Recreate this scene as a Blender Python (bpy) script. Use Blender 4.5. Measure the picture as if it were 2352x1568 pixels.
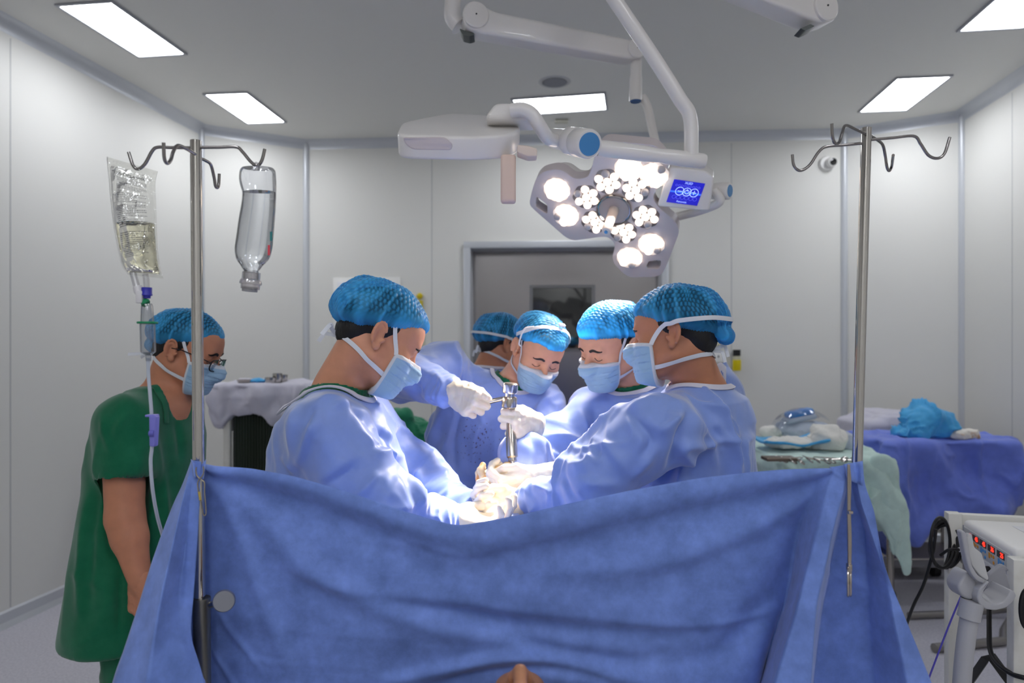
import bpy, bmesh, math, random
import numpy as np
from mathutils import Vector, Matrix
for _o in list(bpy.data.objects):
    bpy.data.objects.remove(_o, do_unlink=True)
SC = bpy.context.scene
COL = SC.collection
# ------------------------------------------------------------------ camera
FPX, CX, HY, CAMZ, CEIL = 1568.0, 1176.0, 800.0, 1.50, 3.27
cam_data = bpy.data.cameras.new('camera')
cam_data.sensor_fit = 'HORIZONTAL'
cam_data.sensor_width = 36.0
cam_data.lens = 24.0
cam_data.shift_y = (HY - 784.0) / 2352.0
cam_data.dof.use_dof = True
cam_data.dof.focus_distance = 1.58
cam_data.dof.aperture_fstop = 3.2
cam_data.clip_start = 0.02
cam_data.clip_end = 60
cam = bpy.data.objects.new('camera', cam_data)
cam.location = (0, 0, CAMZ)
cam.rotation_euler = (math.pi / 2, 0, 0)
COL.objects.link(cam)
SC.camera = cam
# ------------------------------------------------------------------ world, view
wd = bpy.data.worlds.new('world')
SC.world = wd
wd.use_nodes = True
wd.node_tree.nodes['Background'].inputs[0].default_value = (0.75, 0.8, 0.9, 1)
wd.node_tree.nodes['Background'].inputs[1].default_value = 0.05
SC.view_settings.view_transform = 'Standard'
SC.view_settings.look = 'None'
SC.view_settings.gamma = 1.0
SC.view_settings.use_curve_mapping = False
SC.view_settings.exposure = 0.0
SC.cycles.max_bounces = 8
SC.cycles.adaptive_threshold = 0.025
SC.cycles.transmission_bounces = 8
PANEL_STRENGTH = 17.5      # emission of the ceiling light panels over the far half of the room
FILL_PANEL_STRENGTH = 19.0 # and of the unseen fill panels added over and behind the camera
LAMP_POWER = 440.0         # watts of the surgical lamp's narrow beam
LAMP_SPILL = 110.0         # watts of its wide soft spill
# ------------------------------------------------------------------ helpers
rnd = random.Random(7)
PI = math.pi


def W(px, py, d):
    """World point on the sight line of a photo pixel at depth d (metres)."""
    return np.array([(px - CX) / FPX * d, d, CAMZ + (HY - py) / FPX * d])


def lin(c):
    return tuple(((v / 255.0) / 12.92 if v / 255.0 <= 0.04045 else ((v / 255.0 + 0.055) / 1.055) ** 2.4) for v in c)


MATS = {}


def M(name, rgb=(200, 200, 200), rough=0.5, metal=0.0, spec=0.5, bump=None, var=None, sheen=0.0, trans=0.0, ior=1.45,
      emit=None, alpha=1.0, coat=0.0, sss=0.0, trl=0.0, stretch=None):
    """Procedural material; rgb is sRGB 0-255. bump=(scale, strength[, distance]); var=(scale, rgb2[, lo, hi])."""
    if name in MATS:
        return MATS[name]
    m = bpy.data.materials.new(name)
    m.use_nodes = True
    nt = m.node_tree
    b = nt.nodes['Principled BSDF']
    b.inputs['Base Color'].default_value = (*lin(rgb), 1)
    b.inputs['Roughness'].default_value = rough
    b.inputs['Metallic'].default_value = metal
    b.inputs['Specular IOR Level'].default_value = spec
    b.inputs['IOR'].default_value = ior
    b.inputs['Transmission Weight'].default_value = trans
    b.inputs['Sheen Weight'].default_value = sheen
    b.inputs['Coat Weight'].default_value = coat
    b.inputs['Alpha'].default_value = alpha
    if sss:
        b.inputs['Subsurface Weight'].default_value = sss
        b.inputs['Subsurface Radius'].default_value = (0.012, 0.005, 0.003)
        b.inputs['Subsurface Scale'].default_value = 0.5
    if emit:
        b.inputs['Emission Color'].default_value = (*lin(emit[0]), 1)
        b.inputs['Emission Strength'].default_value = emit[1]
    co = None
    if bump or var:
        tc = nt.nodes.new('ShaderNodeTexCoord')
        co = tc.outputs['Object']
        if stretch:
            mp = nt.nodes.new('ShaderNodeMapping')
            mp.inputs['Scale'].default_value = stretch
            nt.links.new(co, mp.inputs['Vector'])
            co = mp.outputs['Vector']
    if bump:
        n = nt.nodes.new('ShaderNodeTexNoise')
        n.inputs['Scale'].default_value = bump[0]
        n.inputs['Detail'].default_value = 4
        nt.links.new(co, n.inputs['Vector'])
        bp = nt.nodes.new('ShaderNodeBump')
        bp.inputs['Strength'].default_value = bump[1]
        bp.inputs['Distance'].default_value = bump[2] if len(bump) > 2 else 0.01
        nt.links.new(n.outputs['Fac'], bp.inputs['Height'])
        nt.links.new(bp.outputs['Normal'], b.inputs['Normal'])
    if var:
        n = nt.nodes.new('ShaderNodeTexNoise')
        n.inputs['Scale'].default_value = var[0]
        n.inputs['Detail'].default_value = 5
        nt.links.new(co, n.inputs['Vector'])
        r = nt.nodes.new('ShaderNodeValToRGB')
        r.color_ramp.elements[0].position = var[2] if len(var) > 2 else 0.35
        r.color_ramp.elements[1].position = var[3] if len(var) > 3 else 0.65
        r.color_ramp.elements[0].color = (*lin(rgb), 1)
        r.color_ramp.elements[1].color = (*lin(var[1]), 1)
        nt.links.new(n.outputs['Fac'], r.inputs['Fac'])
        nt.links.new(r.outputs['Color'], b.inputs['Base Color'])
    if trl:
        out = nt.nodes['Material Output']
        tb = nt.nodes.new('ShaderNodeBsdfTranslucent')
        tb.inputs['Color'].default_value = (*lin(rgb), 1)
        mx = nt.nodes.new('ShaderNodeMixShader')
        mx.inputs[0].default_value = trl
        nt.links.new(b.outputs[0], mx.inputs[1])
        nt.links.new(tb.outputs[0], mx.inputs[2])
        nt.links.new(mx.outputs[0], out.inputs['Surface'])
    MATS[name] = m
    return m


def wpos(o):
    p = Vector((0, 0, 0))
    while o is not None:
        p = p + o.location
        o = o.parent
    return p


def new_mesh(name, V, F, mat, parent=None, smooth=40, fm=None, mats=None):
    """One mesh object from world-space verts; parents only ever carry a location."""
    V = np.asarray(V, dtype=np.float32).reshape(-1, 3)
    me = bpy.data.meshes.new(name)
    off = np.array(wpos(parent), dtype=np.float32) if parent is not None else None
    if parent is None:
        lo, hi = V.min(0), V.max(0)
        off = np.array([(lo[0] + hi[0]) / 2, (lo[1] + hi[1]) / 2, lo[2]], dtype=np.float32)
    V = V - off
    if isinstance(F, np.ndarray):
        n, k = F.shape
        me.vertices.add(len(V))
        me.vertices.foreach_set('co', V.ravel())
        me.loops.add(n * k)
        me.loops.foreach_set('vertex_index', F.ravel().astype(np.int32))
        me.polygons.add(n)
        me.polygons.foreach_set('loop_start', np.arange(0, n * k, k, dtype=np.int32))
        me.polygons.foreach_set('loop_total', np.full(n, k, dtype=np.int32))
        me.update(calc_edges=True)
    else:
        me.from_pydata(V.tolist(), [], F)
    me.validate()
    for mm in (mats or [mat]):
        me.materials.append(mm)
    if fm is not None:
        me.polygons.foreach_set('material_index', np.asarray(fm, dtype=np.int32))
    if smooth:
        me.polygons.foreach_set('use_smooth', [True] * len(me.polygons))
        if smooth < 180:
            me.set_sharp_from_angle(angle=math.radians(smooth))
    me.update()
    o = bpy.data.objects.new(name, me)
    COL.objects.link(o)
    if parent is not None:
        o.parent = parent
    else:
        o.location = off.tolist()
    return o


def thing(name, label, cat, loc=(0, 0, 0), group=None):
    o = bpy.data.objects.new(name, None)
    o.empty_display_size = 0.05
    o.location = [float(v) for v in loc]
    o['label'] = label
    o['category'] = cat
    if group:
        o['group'] = group
    COL.objects.link(o)
    return o


def tag(o, label, cat, group=None, kind=None):
    o['label'] = label
    o['category'] = cat
    if group:
        o['group'] = group
    if kind:
        o['kind'] = kind
    return o


def struct(o):
    o['kind'] = 'structure'
    return o


def relabel(o, label):
    o['label'] = label
    return o


def copy_tree(o, loc=None, label=None, parent=None):
    c = o.copy()
    COL.objects.link(c)
    if parent is not None:
        c.parent = parent
    if loc is not None:
        c.location = loc
    if label:
        c['label'] = label
    for ch in list(o.children):
        copy_tree(ch, parent=c)
    return c


def unit(v):
    v = np.asarray(v, float)
    n = np.linalg.norm(v)
    return v / n if n > 1e-12 else v


def spline(pts, n=40, closed=False):
    """Catmull-Rom through points (centripetal-ish, uniform)."""
    P = np.asarray(pts, float)
    m = len(P)
    if m < 3:
        t = np.linspace(0, 1, n)[:, None]
        return P[0] * (1 - t) + P[-1] * t
    if closed:
        Q = np.vstack([P[-1], P, P[0], P[1]])
        segs = m
    else:
        Q = np.vstack([2 * P[0] - P[1], P, 2 * P[-1] - P[-2]])
        segs = m - 1
    t = np.linspace(0, segs, n, endpoint=not closed)
    i = np.minimum(t.astype(int), segs - 1)
    f = (t - i)[:, None]
    a, b, c, d = Q[i], Q[i + 1], Q[i + 2], Q[i + 3]
    return 0.5 * ((2 * b) + (c - a) * f + (2 * a - 5 * b + 4 * c - d) * f ** 2 + (3 * b - a - 3 * c + d) * f ** 3)


def frame_of(n, up=(0, 0, 1)):
    n = unit(n)
    u = np.cross(up, n)
    if np.linalg.norm(u) < 1e-6:
        u = np.cross((0, 1, 0), n)
    u = unit(u)
    return u, np.cross(n, u), n


class MB:
    """Collects simple solids into ONE mesh."""

    def __init__(self):
        self.V, self.F, self.m, self.cur = [], [], [], 0

    def add(self, V, F):
        o = len(self.V)
        self.V += [tuple(float(x) for x in v) for v in V]
        self.F += [tuple(int(i) + o for i in f) for f in F]
        self.m += [self.cur] * len(F)
        return self

    def bm(self, bm):
        bm.verts.index_update()
        return self.add([v.co[:] for v in bm.verts], [[v.index for v in f.verts] for f in bm.faces])

    def box(self, c, s, rot=None, bev=0.0, seg=2):
        """centre c, full size s, rot a 3x3 (columns = axes)."""
        b = bmesh.new()
        bmesh.ops.create_cube(b, size=1.0)
        for v in b.verts:
            v.co = Vector((v.co.x * s[0], v.co.y * s[1], v.co.z * s[2]))
        if bev:
            bmesh.ops.bevel(b, geom=list(b.edges), offset=bev, segments=seg, profile=0.5, affect='EDGES')
        R = np.eye(3) if rot is None else np.asarray(rot)
        for v in b.verts:
            v.co = Vector((R @ np.array(v.co) + np.asarray(c)).tolist())
        self.bm(b)
        b.free()
        return self

    def tube(self, pts, r, seg=12, caps=True, flat=None, closed=False):
        """pts path, r radius or list; flat=(normal_hint, ratio) squashes the section."""
        P = np.asarray(pts, float)
        n = len(P)
        R = np.full(n, r, float) if np.isscalar(r) else np.interp(np.linspace(0, 1, n), np.linspace(0, 1, len(r)), r)
        T = np.gradient(P, axis=0)
        if closed:
            T = np.roll(P, -1, 0) - np.roll(P, 1, 0)
        T = np.array([unit(t) for t in T])
        u = np.cross(T[0], (0, 0, 1))
        if np.linalg.norm(u) < 1e-3:
            u = np.cross(T[0], (0, 1, 0))
        u = unit(u)
        V = []
        for i in range(n):
            u = unit(u - T[i] * np.dot(u, T[i]))
            w = np.cross(T[i], u)
            for k in range(seg):
                a = 2 * PI * k / seg
                V.append(P[i] + R[i] * (math.cos(a) * u + math.sin(a) * w))
        F = []
        for i in range(n if closed else n - 1):
            j = (i + 1) % n
            for k in range(seg):
                l = (k + 1) % seg
                F.append((i * seg + k, i * seg + l, j * seg + l, j * seg + k))
        if caps and not closed:
            F.append(tuple(range(seg - 1, -1, -1)))
            F.append(tuple((n - 1) * seg + k for k in range(seg)))
        return self.add(V, F)

    def cyl(self, a, b, r, r2=None, seg=24):
        return self.tube([a, b], [r, r if r2 is None else r2], seg=seg)

    def lathe(self, base, prof, axis=(0, 0, 1), seg=32, squash=1.0, up=(0, 1, 0)):
        """prof: list of (radius, height along axis). Closed at ends when radius is 0."""
        u, v, n = frame_of(axis, up)
        base = np.asarray(base, float)
        V, F = [], []
        rings = []
        for r, h in prof:
            if r < 1e-6:
                rings.append([len(V)])
                V.append(base + n * h)
            else:
                rings.append(list(range(len(V), len(V) + seg)))
                for k in range(seg):
                    a = 2 * PI * k / seg
                    V.append(base + n * h + r * (math.cos(a) * u + squash * math.sin(a) * v))
        for A, B in zip(rings[:-1], rings[1:]):
            if len(A) == 1 and len(B) == 1:
                continue
            for k in range(seg):
                l = (k + 1) % seg
                if len(A) == 1:
                    F.append((A[0], B[l], B[k]))
                elif len(B) == 1:
                    F.append((A[k], A[l], B[0]))
                else:
                    F.append((A[k], A[l], B[l], B[k]))
        for ring, flip in ((rings[0], True), (rings[-1], False)):
            if len(ring) > 1:
                F.append(tuple(ring[::-1] if flip else ring))
        return self.add(V, F)

    def prism(self, pts, ext, holes=None):
        """pts: planar loop of 3D points; ext: extrusion vector. holes: loops cut through."""
        P = [np.asarray(p, float) for p in pts]
        ext = np.asarray(ext, float)
        if not holes:
            n = len(P)
            V = P + [p + ext for p in P]
            F = [tuple(range(n - 1, -1, -1)), tuple(range(n, 2 * n))]
            F += [(i, (i + 1) % n, n + (i + 1) % n, n + i) for i in range(n)]
            return self.add(V, F)
        from mathutils.geometry import tessellate_polygon
        loops = [P] + [[np.asarray(q, float) for q in h] for h in holes]
        flat = [q for L in loops for q in L]
        tris = tessellate_polygon([[Vector(q.tolist()) for q in L] for L in loops])
        n = len(flat)
        V = flat + [q + ext for q in flat]
        F = [tuple(t) for t in tris] + [tuple(i + n for i in t[::-1]) for t in tris]
        s = 0
        for L in loops:
            k = len(L)
            F += [(s + i, s + (i + 1) % k, n + s + (i + 1) % k, n + s + i) for i in range(k)]
            s += k
        return self.add(V, F)

    def sheet(self, G, thick=0.0, closed_u=False):
        """G: (nu, nv, 3) grid of points; thick gives it a second face."""
        G = np.asarray(G, float)
        nu, nv = G.shape[:2]
        V = G.reshape(-1, 3)
        idx = np.arange(nu * nv).reshape(nu, nv)
        F = []
        iu = range(nu if closed_u else nu - 1)
        for i in iu:
            i2 = (i + 1) % nu
            for j in range(nv - 1):
                F.append((idx[i, j], idx[i2, j], idx[i2, j + 1], idx[i, j + 1]))
        if thick:
            N = grid_normals(G)
            V2 = (G + N * thick).reshape(-1, 3)
            n = len(V)
            V = np.vstack([V, V2])
            F += [tuple(n + q for q in f[::-1]) for f in F]
            rim = []
            if not closed_u:
                rim += [(idx[0, j], idx[0, j + 1]) for j in range(nv - 1)]
                rim += [(idx[-1, j + 1], idx[-1, j]) for j in range(nv - 1)]
            rim += [(idx[(i + 1) % nu, 0], idx[i, 0]) for i in iu]
            rim += [(idx[i, -1], idx[(i + 1) % nu, -1]) for i in iu]
            F += [(a, b, n + b, n + a) for a, b in rim]
        return self.add(V, F)

    def ribbon(self, P, N, width, thick=0.0012):
        P, N = np.asarray(P, float), np.asarray(N, float)
        T = np.gradient(P, axis=0)
        B = np.cross(T, N)
        B /= np.linalg.norm(B, axis=1)[:, None] + 1e-9
        wv = (np.full(len(P), width) if np.isscalar(width) else np.asarray(width))[:, None]
        G = np.stack([P - B * wv / 2, P + N * wv * 0.06, P + B * wv / 2], axis=1)
        return self.sheet(G, thick)

    def build(self, name, mat, parent=None, smooth=40, recalc=True, mats=None):
        o = new_mesh(name, self.V, self.F, mat, parent, smooth=0, fm=self.m if mats else None, mats=mats)
        me = o.data
        b = bmesh.new()
        b.from_mesh(me)
        if recalc:
            bmesh.ops.recalc_face_normals(b, faces=b.faces)
        b.to_mesh(me)
        b.free()
        if smooth:
            me.polygons.foreach_set('use_smooth', [True] * len(me.polygons))
            me.set_sharp_from_angle(angle=math.radians(smooth))
        me.update()
        return o


def grid_normals(G):
    du = np.gradient(G, axis=0)
    dv = np.gradient(G, axis=1)
    N = np.cross(du, dv)
    return N / (np.linalg.norm(N, axis=2, keepdims=True) + 1e-12)


# ---- noise (vectorised value noise) ------------------------------------------------
def _hash(i, j, k, s):
    h = (i * 374761393 + j * 668265263 + k * 2147483647 + s * 1274126177) & 0xFFFFFFFF
    h = ((h ^ (h >> 13)) * 1274126177) & 0xFFFFFFFF
    h = h ^ (h >> 16)
    return (h & 0xFFFF).astype(np.float64) / 32767.5 - 1.0


def vnoise(P, scale=1.0, seed=0):
    P = np.asarray(P, float) * scale
    I = np.floor(P).astype(np.int64)
    f = P - I
    f = f * f * f * (f * (f * 6 - 15) + 10)
    out = 0
    for a in (0, 1):
        for b in (0, 1):
            for c in (0, 1):
                w = (f[..., 0] if a else 1 - f[..., 0]) * (f[..., 1] if b else 1 - f[..., 1]) * (f[..., 2] if c else 1 - f[..., 2])
                out = out + w * _hash(I[..., 0] + a, I[..., 1] + b, I[..., 2] + c, seed)
    return out


def fbm(P, scale, seed=0, oct=3):
    o, a = 0, 1.0
    for i in range(oct):
        o = o + a * vnoise(P, scale * 2 ** i, seed + i * 17)
        a *= 0.5
    return o


def ridge(P, scale, seed=0):
    """sharp creases: 1 at crease line, falling to 0."""
    w = np.stack([vnoise(P, scale * 0.6, seed + 5), vnoise(P, scale * 0.6, seed + 6), vnoise(P, scale * 0.6, seed + 7)], -1)
    n = vnoise(P + w * (0.35 / scale), scale, seed)
    return 1.0 - np.minimum(1.0, np.abs(n) * 2.2)


def crease_n(P, scale, seed=0, sharp=7.0):
    """thin sharp creases that start and stop, with soft facets between."""
    w = np.stack([vnoise(P, scale * 0.5, seed + 5), vnoise(P, scale * 0.5, seed + 6), vnoise(P, scale * 0.5, seed + 7)], -1)
    Q = P + w * (0.45 / scale)
    n = vnoise(Q, scale, seed)
    g = np.clip(0.5 + 0.9 * vnoise(Q, scale * 0.8, seed + 50), 0, 1)
    return np.exp(-np.abs(n) * sharp) * g + 0.35 * np.abs(n)


def facets(P, scale, seed=0, n=5):
    """straight packing creases: sum of triangle waves across a few random planes."""
    r = np.random.RandomState(seed)
    w = np.stack([vnoise(P, scale * 0.35, seed + 1), vnoise(P, scale * 0.35, seed + 2), vnoise(P, scale * 0.35, seed + 3)], -1)
    Q = P + w * (0.22 / scale)
    o = 0
    for i in range(n):
        d = r.normal(size=3)
        d[1] *= 0.5
        d /= np.linalg.norm(d)
        t = (Q @ d) * scale * (0.6 + 0.8 * r.rand()) + r.rand() * 7
        o = o + np.abs((t % 2.0) - 1.0) - 0.5
    return o / math.sqrt(n)


def smooth_field(D, F, it=3):
    n = len(D)
    for _ in range(it):
        S = np.zeros(n)
        C = np.zeros(n)
        for a, b in ((0, 1), (1, 2), (2, 3), (3, 0)):
            S += np.bincount(F[:, a], D[F[:, b]], n) + np.bincount(F[:, b], D[F[:, a]], n)
            C += np.bincount(F[:, a], minlength=n) + np.bincount(F[:, b], minlength=n)
        D = 0.4 * D + 0.6 * S / np.maximum(C, 1)
    return D


def text_obj(name, body, size, mat, centre, right, up, parent, extrude=0.0004, align='CENTER', sx=1.0, mapf=None):
    cu = bpy.data.curves.new(name, 'FONT')
    cu.body = body
    cu.size = size
    cu.align_x = align
    cu.align_y = 'CENTER'
    cu.extrude = extrude
    tmp = bpy.data.objects.new(name + '_tmp', cu)
    COL.objects.link(tmp)
    dg = bpy.context.evaluated_depsgraph_get()
    me = bpy.data.meshes.new_from_object(tmp.evaluated_get(dg))
    V = np.array([v.co[:] for v in me.vertices])
    F = [tuple(p.vertices) for p in me.polygons]
    bpy.data.objects.remove(tmp, do_unlink=True)
    bpy.data.meshes.remove(me)
    r, u = unit(right), unit(up)
    n = np.cross(r, u)
    if mapf is not None:
        return new_mesh(name, mapf(V), F, mat, parent, smooth=0)
    Wv = np.asarray(centre) + V[:, :1] * r * sx + V[:, 1:2] * u + V[:, 2:3] * n
    return new_mesh(name, Wv, F, mat, parent, smooth=0)


# ---- signed distance modelling ------------------------------------------------------
class Prim:
    """fn(x, y, z) in a local frame (R columns = local axes in world, c origin); lo/hi local bounds."""

    def __init__(self, fn, lo, hi, R=None, c=None):
        self.fn, self.R, self.c = fn, R, c
        cs = np.array([[a, b, d] for a in (lo[0], hi[0]) for b in (lo[1], hi[1]) for d in (lo[2], hi[2])], float)
        if R is not None:
            cs = cs @ np.asarray(R).T + np.asarray(c)
        self.lo, self.hi = cs.min(0), cs.max(0)

    def __call__(self, X, Y, Z):
        if self.R is None:
            return self.fn(X, Y, Z)
        R, c = self.R, self.c
        x, y, z = X - c[0], Y - c[1], Z - c[2]
        return self.fn(R[0, 0] * x + R[1, 0] * y + R[2, 0] * z, R[0, 1] * x + R[1, 1] * y + R[2, 1] * z, R[0, 2] * x + R[1, 2] * y + R[2, 2] * z)


def p_cone(a, b, r1, r2=None, R=None, c=None):
    a, b = np.asarray(a, float), np.asarray(b, float)
    r2 = r1 if r2 is None else r2
    d = b - a
    dd = max(float(d @ d), 1e-9)
    m = max(r1, r2)

    def fn(x, y, z):
        t = np.clip(((x - a[0]) * d[0] + (y - a[1]) * d[1] + (z - a[2]) * d[2]) / dd, 0, 1)
        return np.sqrt((x - a[0] - t * d[0]) ** 2 + (y - a[1] - t * d[1]) ** 2 + (z - a[2] - t * d[2]) ** 2) - (r1 + (r2 - r1) * t)
    return Prim(fn, np.minimum(a, b) - m, np.maximum(a, b) + m, R, c)


def p_ell(c0, r, R=None, c=None, E=None):
    """ellipsoid; E (3x3) optional own rotation inside the local frame."""
    c0, r = np.asarray(c0, float), np.asarray(r, float)
    m = r.max() if E is not None else r

    def fn(x, y, z):
        x, y, z = x - c0[0], y - c0[1], z - c0[2]
        if E is not None:
            x, y, z = E[0, 0] * x + E[1, 0] * y + E[2, 0] * z, E[0, 1] * x + E[1, 1] * y + E[2, 1] * z, E[0, 2] * x + E[1, 2] * y + E[2, 2] * z
        k0 = np.sqrt((x / r[0]) ** 2 + (y / r[1]) ** 2 + (z / r[2]) ** 2)
        k1 = np.sqrt((x / r[0] ** 2) ** 2 + (y / r[1] ** 2) ** 2 + (z / r[2] ** 2) ** 2) + 1e-9
        return k0 * (k0 - 1.0) / k1
    return Prim(fn, c0 - m, c0 + m, R, c)


def p_box(c0, h, rad=0.0, R=None, c=None):
    c0, h = np.asarray(c0, float), np.asarray(h, float)

    def fn(x, y, z):
        a, b, d = np.abs(x - c0[0]) - h[0] + rad, np.abs(y - c0[1]) - h[1] + rad, np.abs(z - c0[2]) - h[2] + rad
        return np.sqrt(np.maximum(a, 0) ** 2 + np.maximum(b, 0) ** 2 + np.maximum(d, 0) ** 2) + np.minimum(np.maximum(a, np.maximum(b, d)), 0) - rad
    return Prim(fn, c0 - h, c0 + h, R, c)


def p_half(n, d, lo, hi, R=None, c=None):
    """half space n.x < d (inside), with nominal bounds."""
    n = np.asarray(n, float)
    return Prim(lambda x, y, z: n[0] * x + n[1] * y + n[2] * z - d, np.asarray(lo, float), np.asarray(hi, float), R, c)


def p_loft(secs, yaw):
    """upright lofted trunk. secs rows: (z, cx, cy, a, b): half width a across, half depth b; yaw of the facing direction (rad)."""
    S = np.array(sorted(secs), float)
    zs = S[:, 0]
    f = np.array([math.cos(yaw), math.sin(yaw)])
    s = np.array([f[1], -f[0]])

    def fn(x, y, z):
        zc = np.clip(z, zs[0], zs[-1])
        cx, cy, a, b = (np.interp(zc, zs, S[:, k]) for k in (1, 2, 3, 4))
        dx, dy = x - cx, y - cy
        p = dx * s[0] + dy * s[1]
        q = dx * f[0] + dy * f[1]
        k0 = np.sqrt((p / a) ** 2 + (q / b) ** 2)
        k1 = np.sqrt((p / a ** 2) ** 2 + (q / b ** 2) ** 2) + 1e-9
        d = k0 * (k0 - 1) / k1
        dz = np.maximum(zs[0] - z, z - zs[-1])
        return np.where(dz > 0, np.sqrt(np.maximum(d, 0) ** 2 + dz ** 2), np.maximum(d, dz + 0 * d))
    m = max(S[:, 3].max(), S[:, 4].max())
    return Prim(fn, (S[:, 1].min() - m, S[:, 2].min() - m, zs[0]), (S[:, 1].max() + m, S[:, 2].max() + m, zs[-1]))


class Shape:
    def __init__(self):
        self.ops = []

    def u(self, p, k=0.0):
        self.ops.append(('u', p, k))
        return self

    def sub(self, p, k=0.0):
        self.ops.append(('s', p, k))
        return self

    def cut(self, p, k=0.0):
        self.ops.append(('i', p, k))
        return self

    @staticmethod
    def _mix(op, f, d, k):
        if op == 'u':
            if k <= 0:
                return np.minimum(f, d)
            h = np.maximum(k - np.abs(f - d), 0) / k
            return np.minimum(f, d) - h * h * k * 0.25
        if op == 's':
            d = -d
        if k <= 0:
            return np.maximum(f, d)
        h = np.maximum(k - np.abs(f - d), 0) / k
        return np.maximum(f, d) + h * h * k * 0.25

    def at(self, P):
        P = np.asarray(P, float)
        f = np.full(P.shape[:-1], 9.0)
        for op, p, k in self.ops:
            f = self._mix(op, f, p(P[..., 0], P[..., 1], P[..., 2]), k)
        return f

    def grad(self, P, e=0.002):
        g = np.stack([self.at(P + np.eye(3)[i] * e) - self.at(P - np.eye(3)[i] * e) for i in range(3)], -1)
        return g / (np.linalg.norm(g, axis=-1, keepdims=True) + 1e-9)

    def project(self, P, off=0.0, it=6):
        P = np.array(P, float)
        for _ in range(it):
            P = P - self.grad(P) * (self.at(P) - off)[..., None]
        return P, self.grad(P)

    def mesh(self, h=0.006, fine=None, lo=None, hi=None):
        """surface nets on a rectilinear grid. fine=(lo, hi, h2): a box meshed at spacing h2."""
        us = [p for op, p, k in self.ops if op == 'u']
        lo = np.min([p.lo for p in us], 0) - 0.03 if lo is None else np.asarray(lo, float)
        hi = np.max([p.hi for p in us], 0) + 0.03 if hi is None else np.asarray(hi, float)
        ax = []
        for i in range(3):
            if fine is None:
                ax.append(np.arange(lo[i], hi[i] + h, h))
            else:
                fl, fh, h2 = max(fine[0][i], lo[i]), min(fine[1][i], hi[i]), fine[2]
                a = np.concatenate([np.linspace(lo[i], fl, max(2, int((fl - lo[i]) / h) + 1))[:-1] if fl - lo[i] > 1e-4 else [],
                                    np.arange(fl, fh, h2),
                                    np.linspace(fh, hi[i], max(2, int((hi[i] - fh) / h) + 1)) if hi[i] - fh > 1e-4 else [fh]])
                ax.append(a)
        X, Y, Z = ax
        F = np.full((len(X), len(Y), len(Z)), 9.0, np.float32)
        for op, p, k in self.ops:
            mrg = k + 0.03
            if op == 'i':
                sl = (slice(None),) * 3
            else:
                sl = tuple(slice(max(0, np.searchsorted(a, p.lo[i] - mrg) - 1), min(len(a), np.searchsorted(a, p.hi[i] + mrg) + 1)) for i, a in enumerate(ax))
            x, y, z = X[sl[0]][:, None, None], Y[sl[1]][None, :, None], Z[sl[2]][None, None, :]
            if F[sl].size == 0:
                continue
            F[sl] = self._mix(op, F[sl], p(x, y, z) + 0 * (x + y + z), k)
        return surfnets(F, X, Y, Z)


def surfnets(F, X, Y, Z):
    S = F < 0
    nx, ny, nz = F.shape
    c = S[:-1, :-1, :-1].astype(np.int8)
    tot = np.zeros_like(c)
    for a in (0, 1):
        for b in (0, 1):
            for d in (0, 1):
                tot += S[a:nx - 1 + a, b:ny - 1 + b, d:nz - 1 + d]
    act = np.argwhere((tot > 0) & (tot < 8))
    if len(act) == 0:
        return np.zeros((0, 3)), np.zeros((0, 4), int)
    vid = np.full(tot.shape, -1, np.int64)
    vid[tuple(act.T)] = np.arange(len(act))
    pos = np.zeros((len(act), 3))
    cnt = np.zeros(len(act))
    cor = [(0, 0, 0), (1, 0, 0), (0, 1, 0), (1, 1, 0), (0, 0, 1), (1, 0, 1), (0, 1, 1), (1, 1, 1)]
    val = {q: F[act[:, 0] + q[0], act[:, 1] + q[1], act[:, 2] + q[2]].astype(float) for q in cor}
    for q in cor:
        for i in range(3):
            if q[i] == 0:
                r = tuple(q[j] + (1 if j == i else 0) for j in range(3))
                a, b = val[q], val[r]
                m = (a < 0) != (b < 0)
                t = np.where(m, a / np.where(m, a - b, 1), 0)
                for j in range(3):
                    pos[:, j] += np.where(m, q[j] + (t if j == i else 0), 0)
                cnt += m
    pos /= cnt[:, None]
    G = [X, Y, Z]
    V = np.stack([np.interp(act[:, j] + pos[:, j], np.arange(len(G[j])), G[j]) for j in range(3)], 1)
    quads = []
    for i in range(3):
        j, k = (i + 1) % 3, (i + 2) % 3
        sl0, sl1 = [slice(None)] * 3, [slice(None)] * 3
        sl0[i], sl1[i] = slice(0, -1), slice(1, None)
        for q in (j, k):
            sl0[q] = sl1[q] = slice(1, -1)
        A, B = S[tuple(sl0)], S[tuple(sl1)]
        e = np.argwhere(A != B)
        if len(e) == 0:
            continue
        flip = ~A[tuple(e.T)]
        e[:, j] += 1
        e[:, k] += 1

        def cell(dj, dk):
            q = e.copy()
            q[:, j] += dj
            q[:, k] += dk
            return vid[q[:, 0], q[:, 1], q[:, 2]]
        Q = np.stack([cell(-1, -1), cell(0, -1), cell(0, 0), cell(-1, 0)], 1)
        Q[flip] = Q[flip][:, ::-1]
        quads.append(Q)
    return V, np.vstack(quads)


def vnormals(V, F):
    n = np.cross(V[F[:, 2]] - V[F[:, 0]], V[F[:, 3]] - V[F[:, 1]])
    N = np.zeros_like(V)
    for k in range(4):
        for j in range(3):
            N[:, j] += np.bincount(F[:, k], n[:, j], len(V))
    return N / (np.linalg.norm(N, axis=1)[:, None] + 1e-12)


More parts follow.
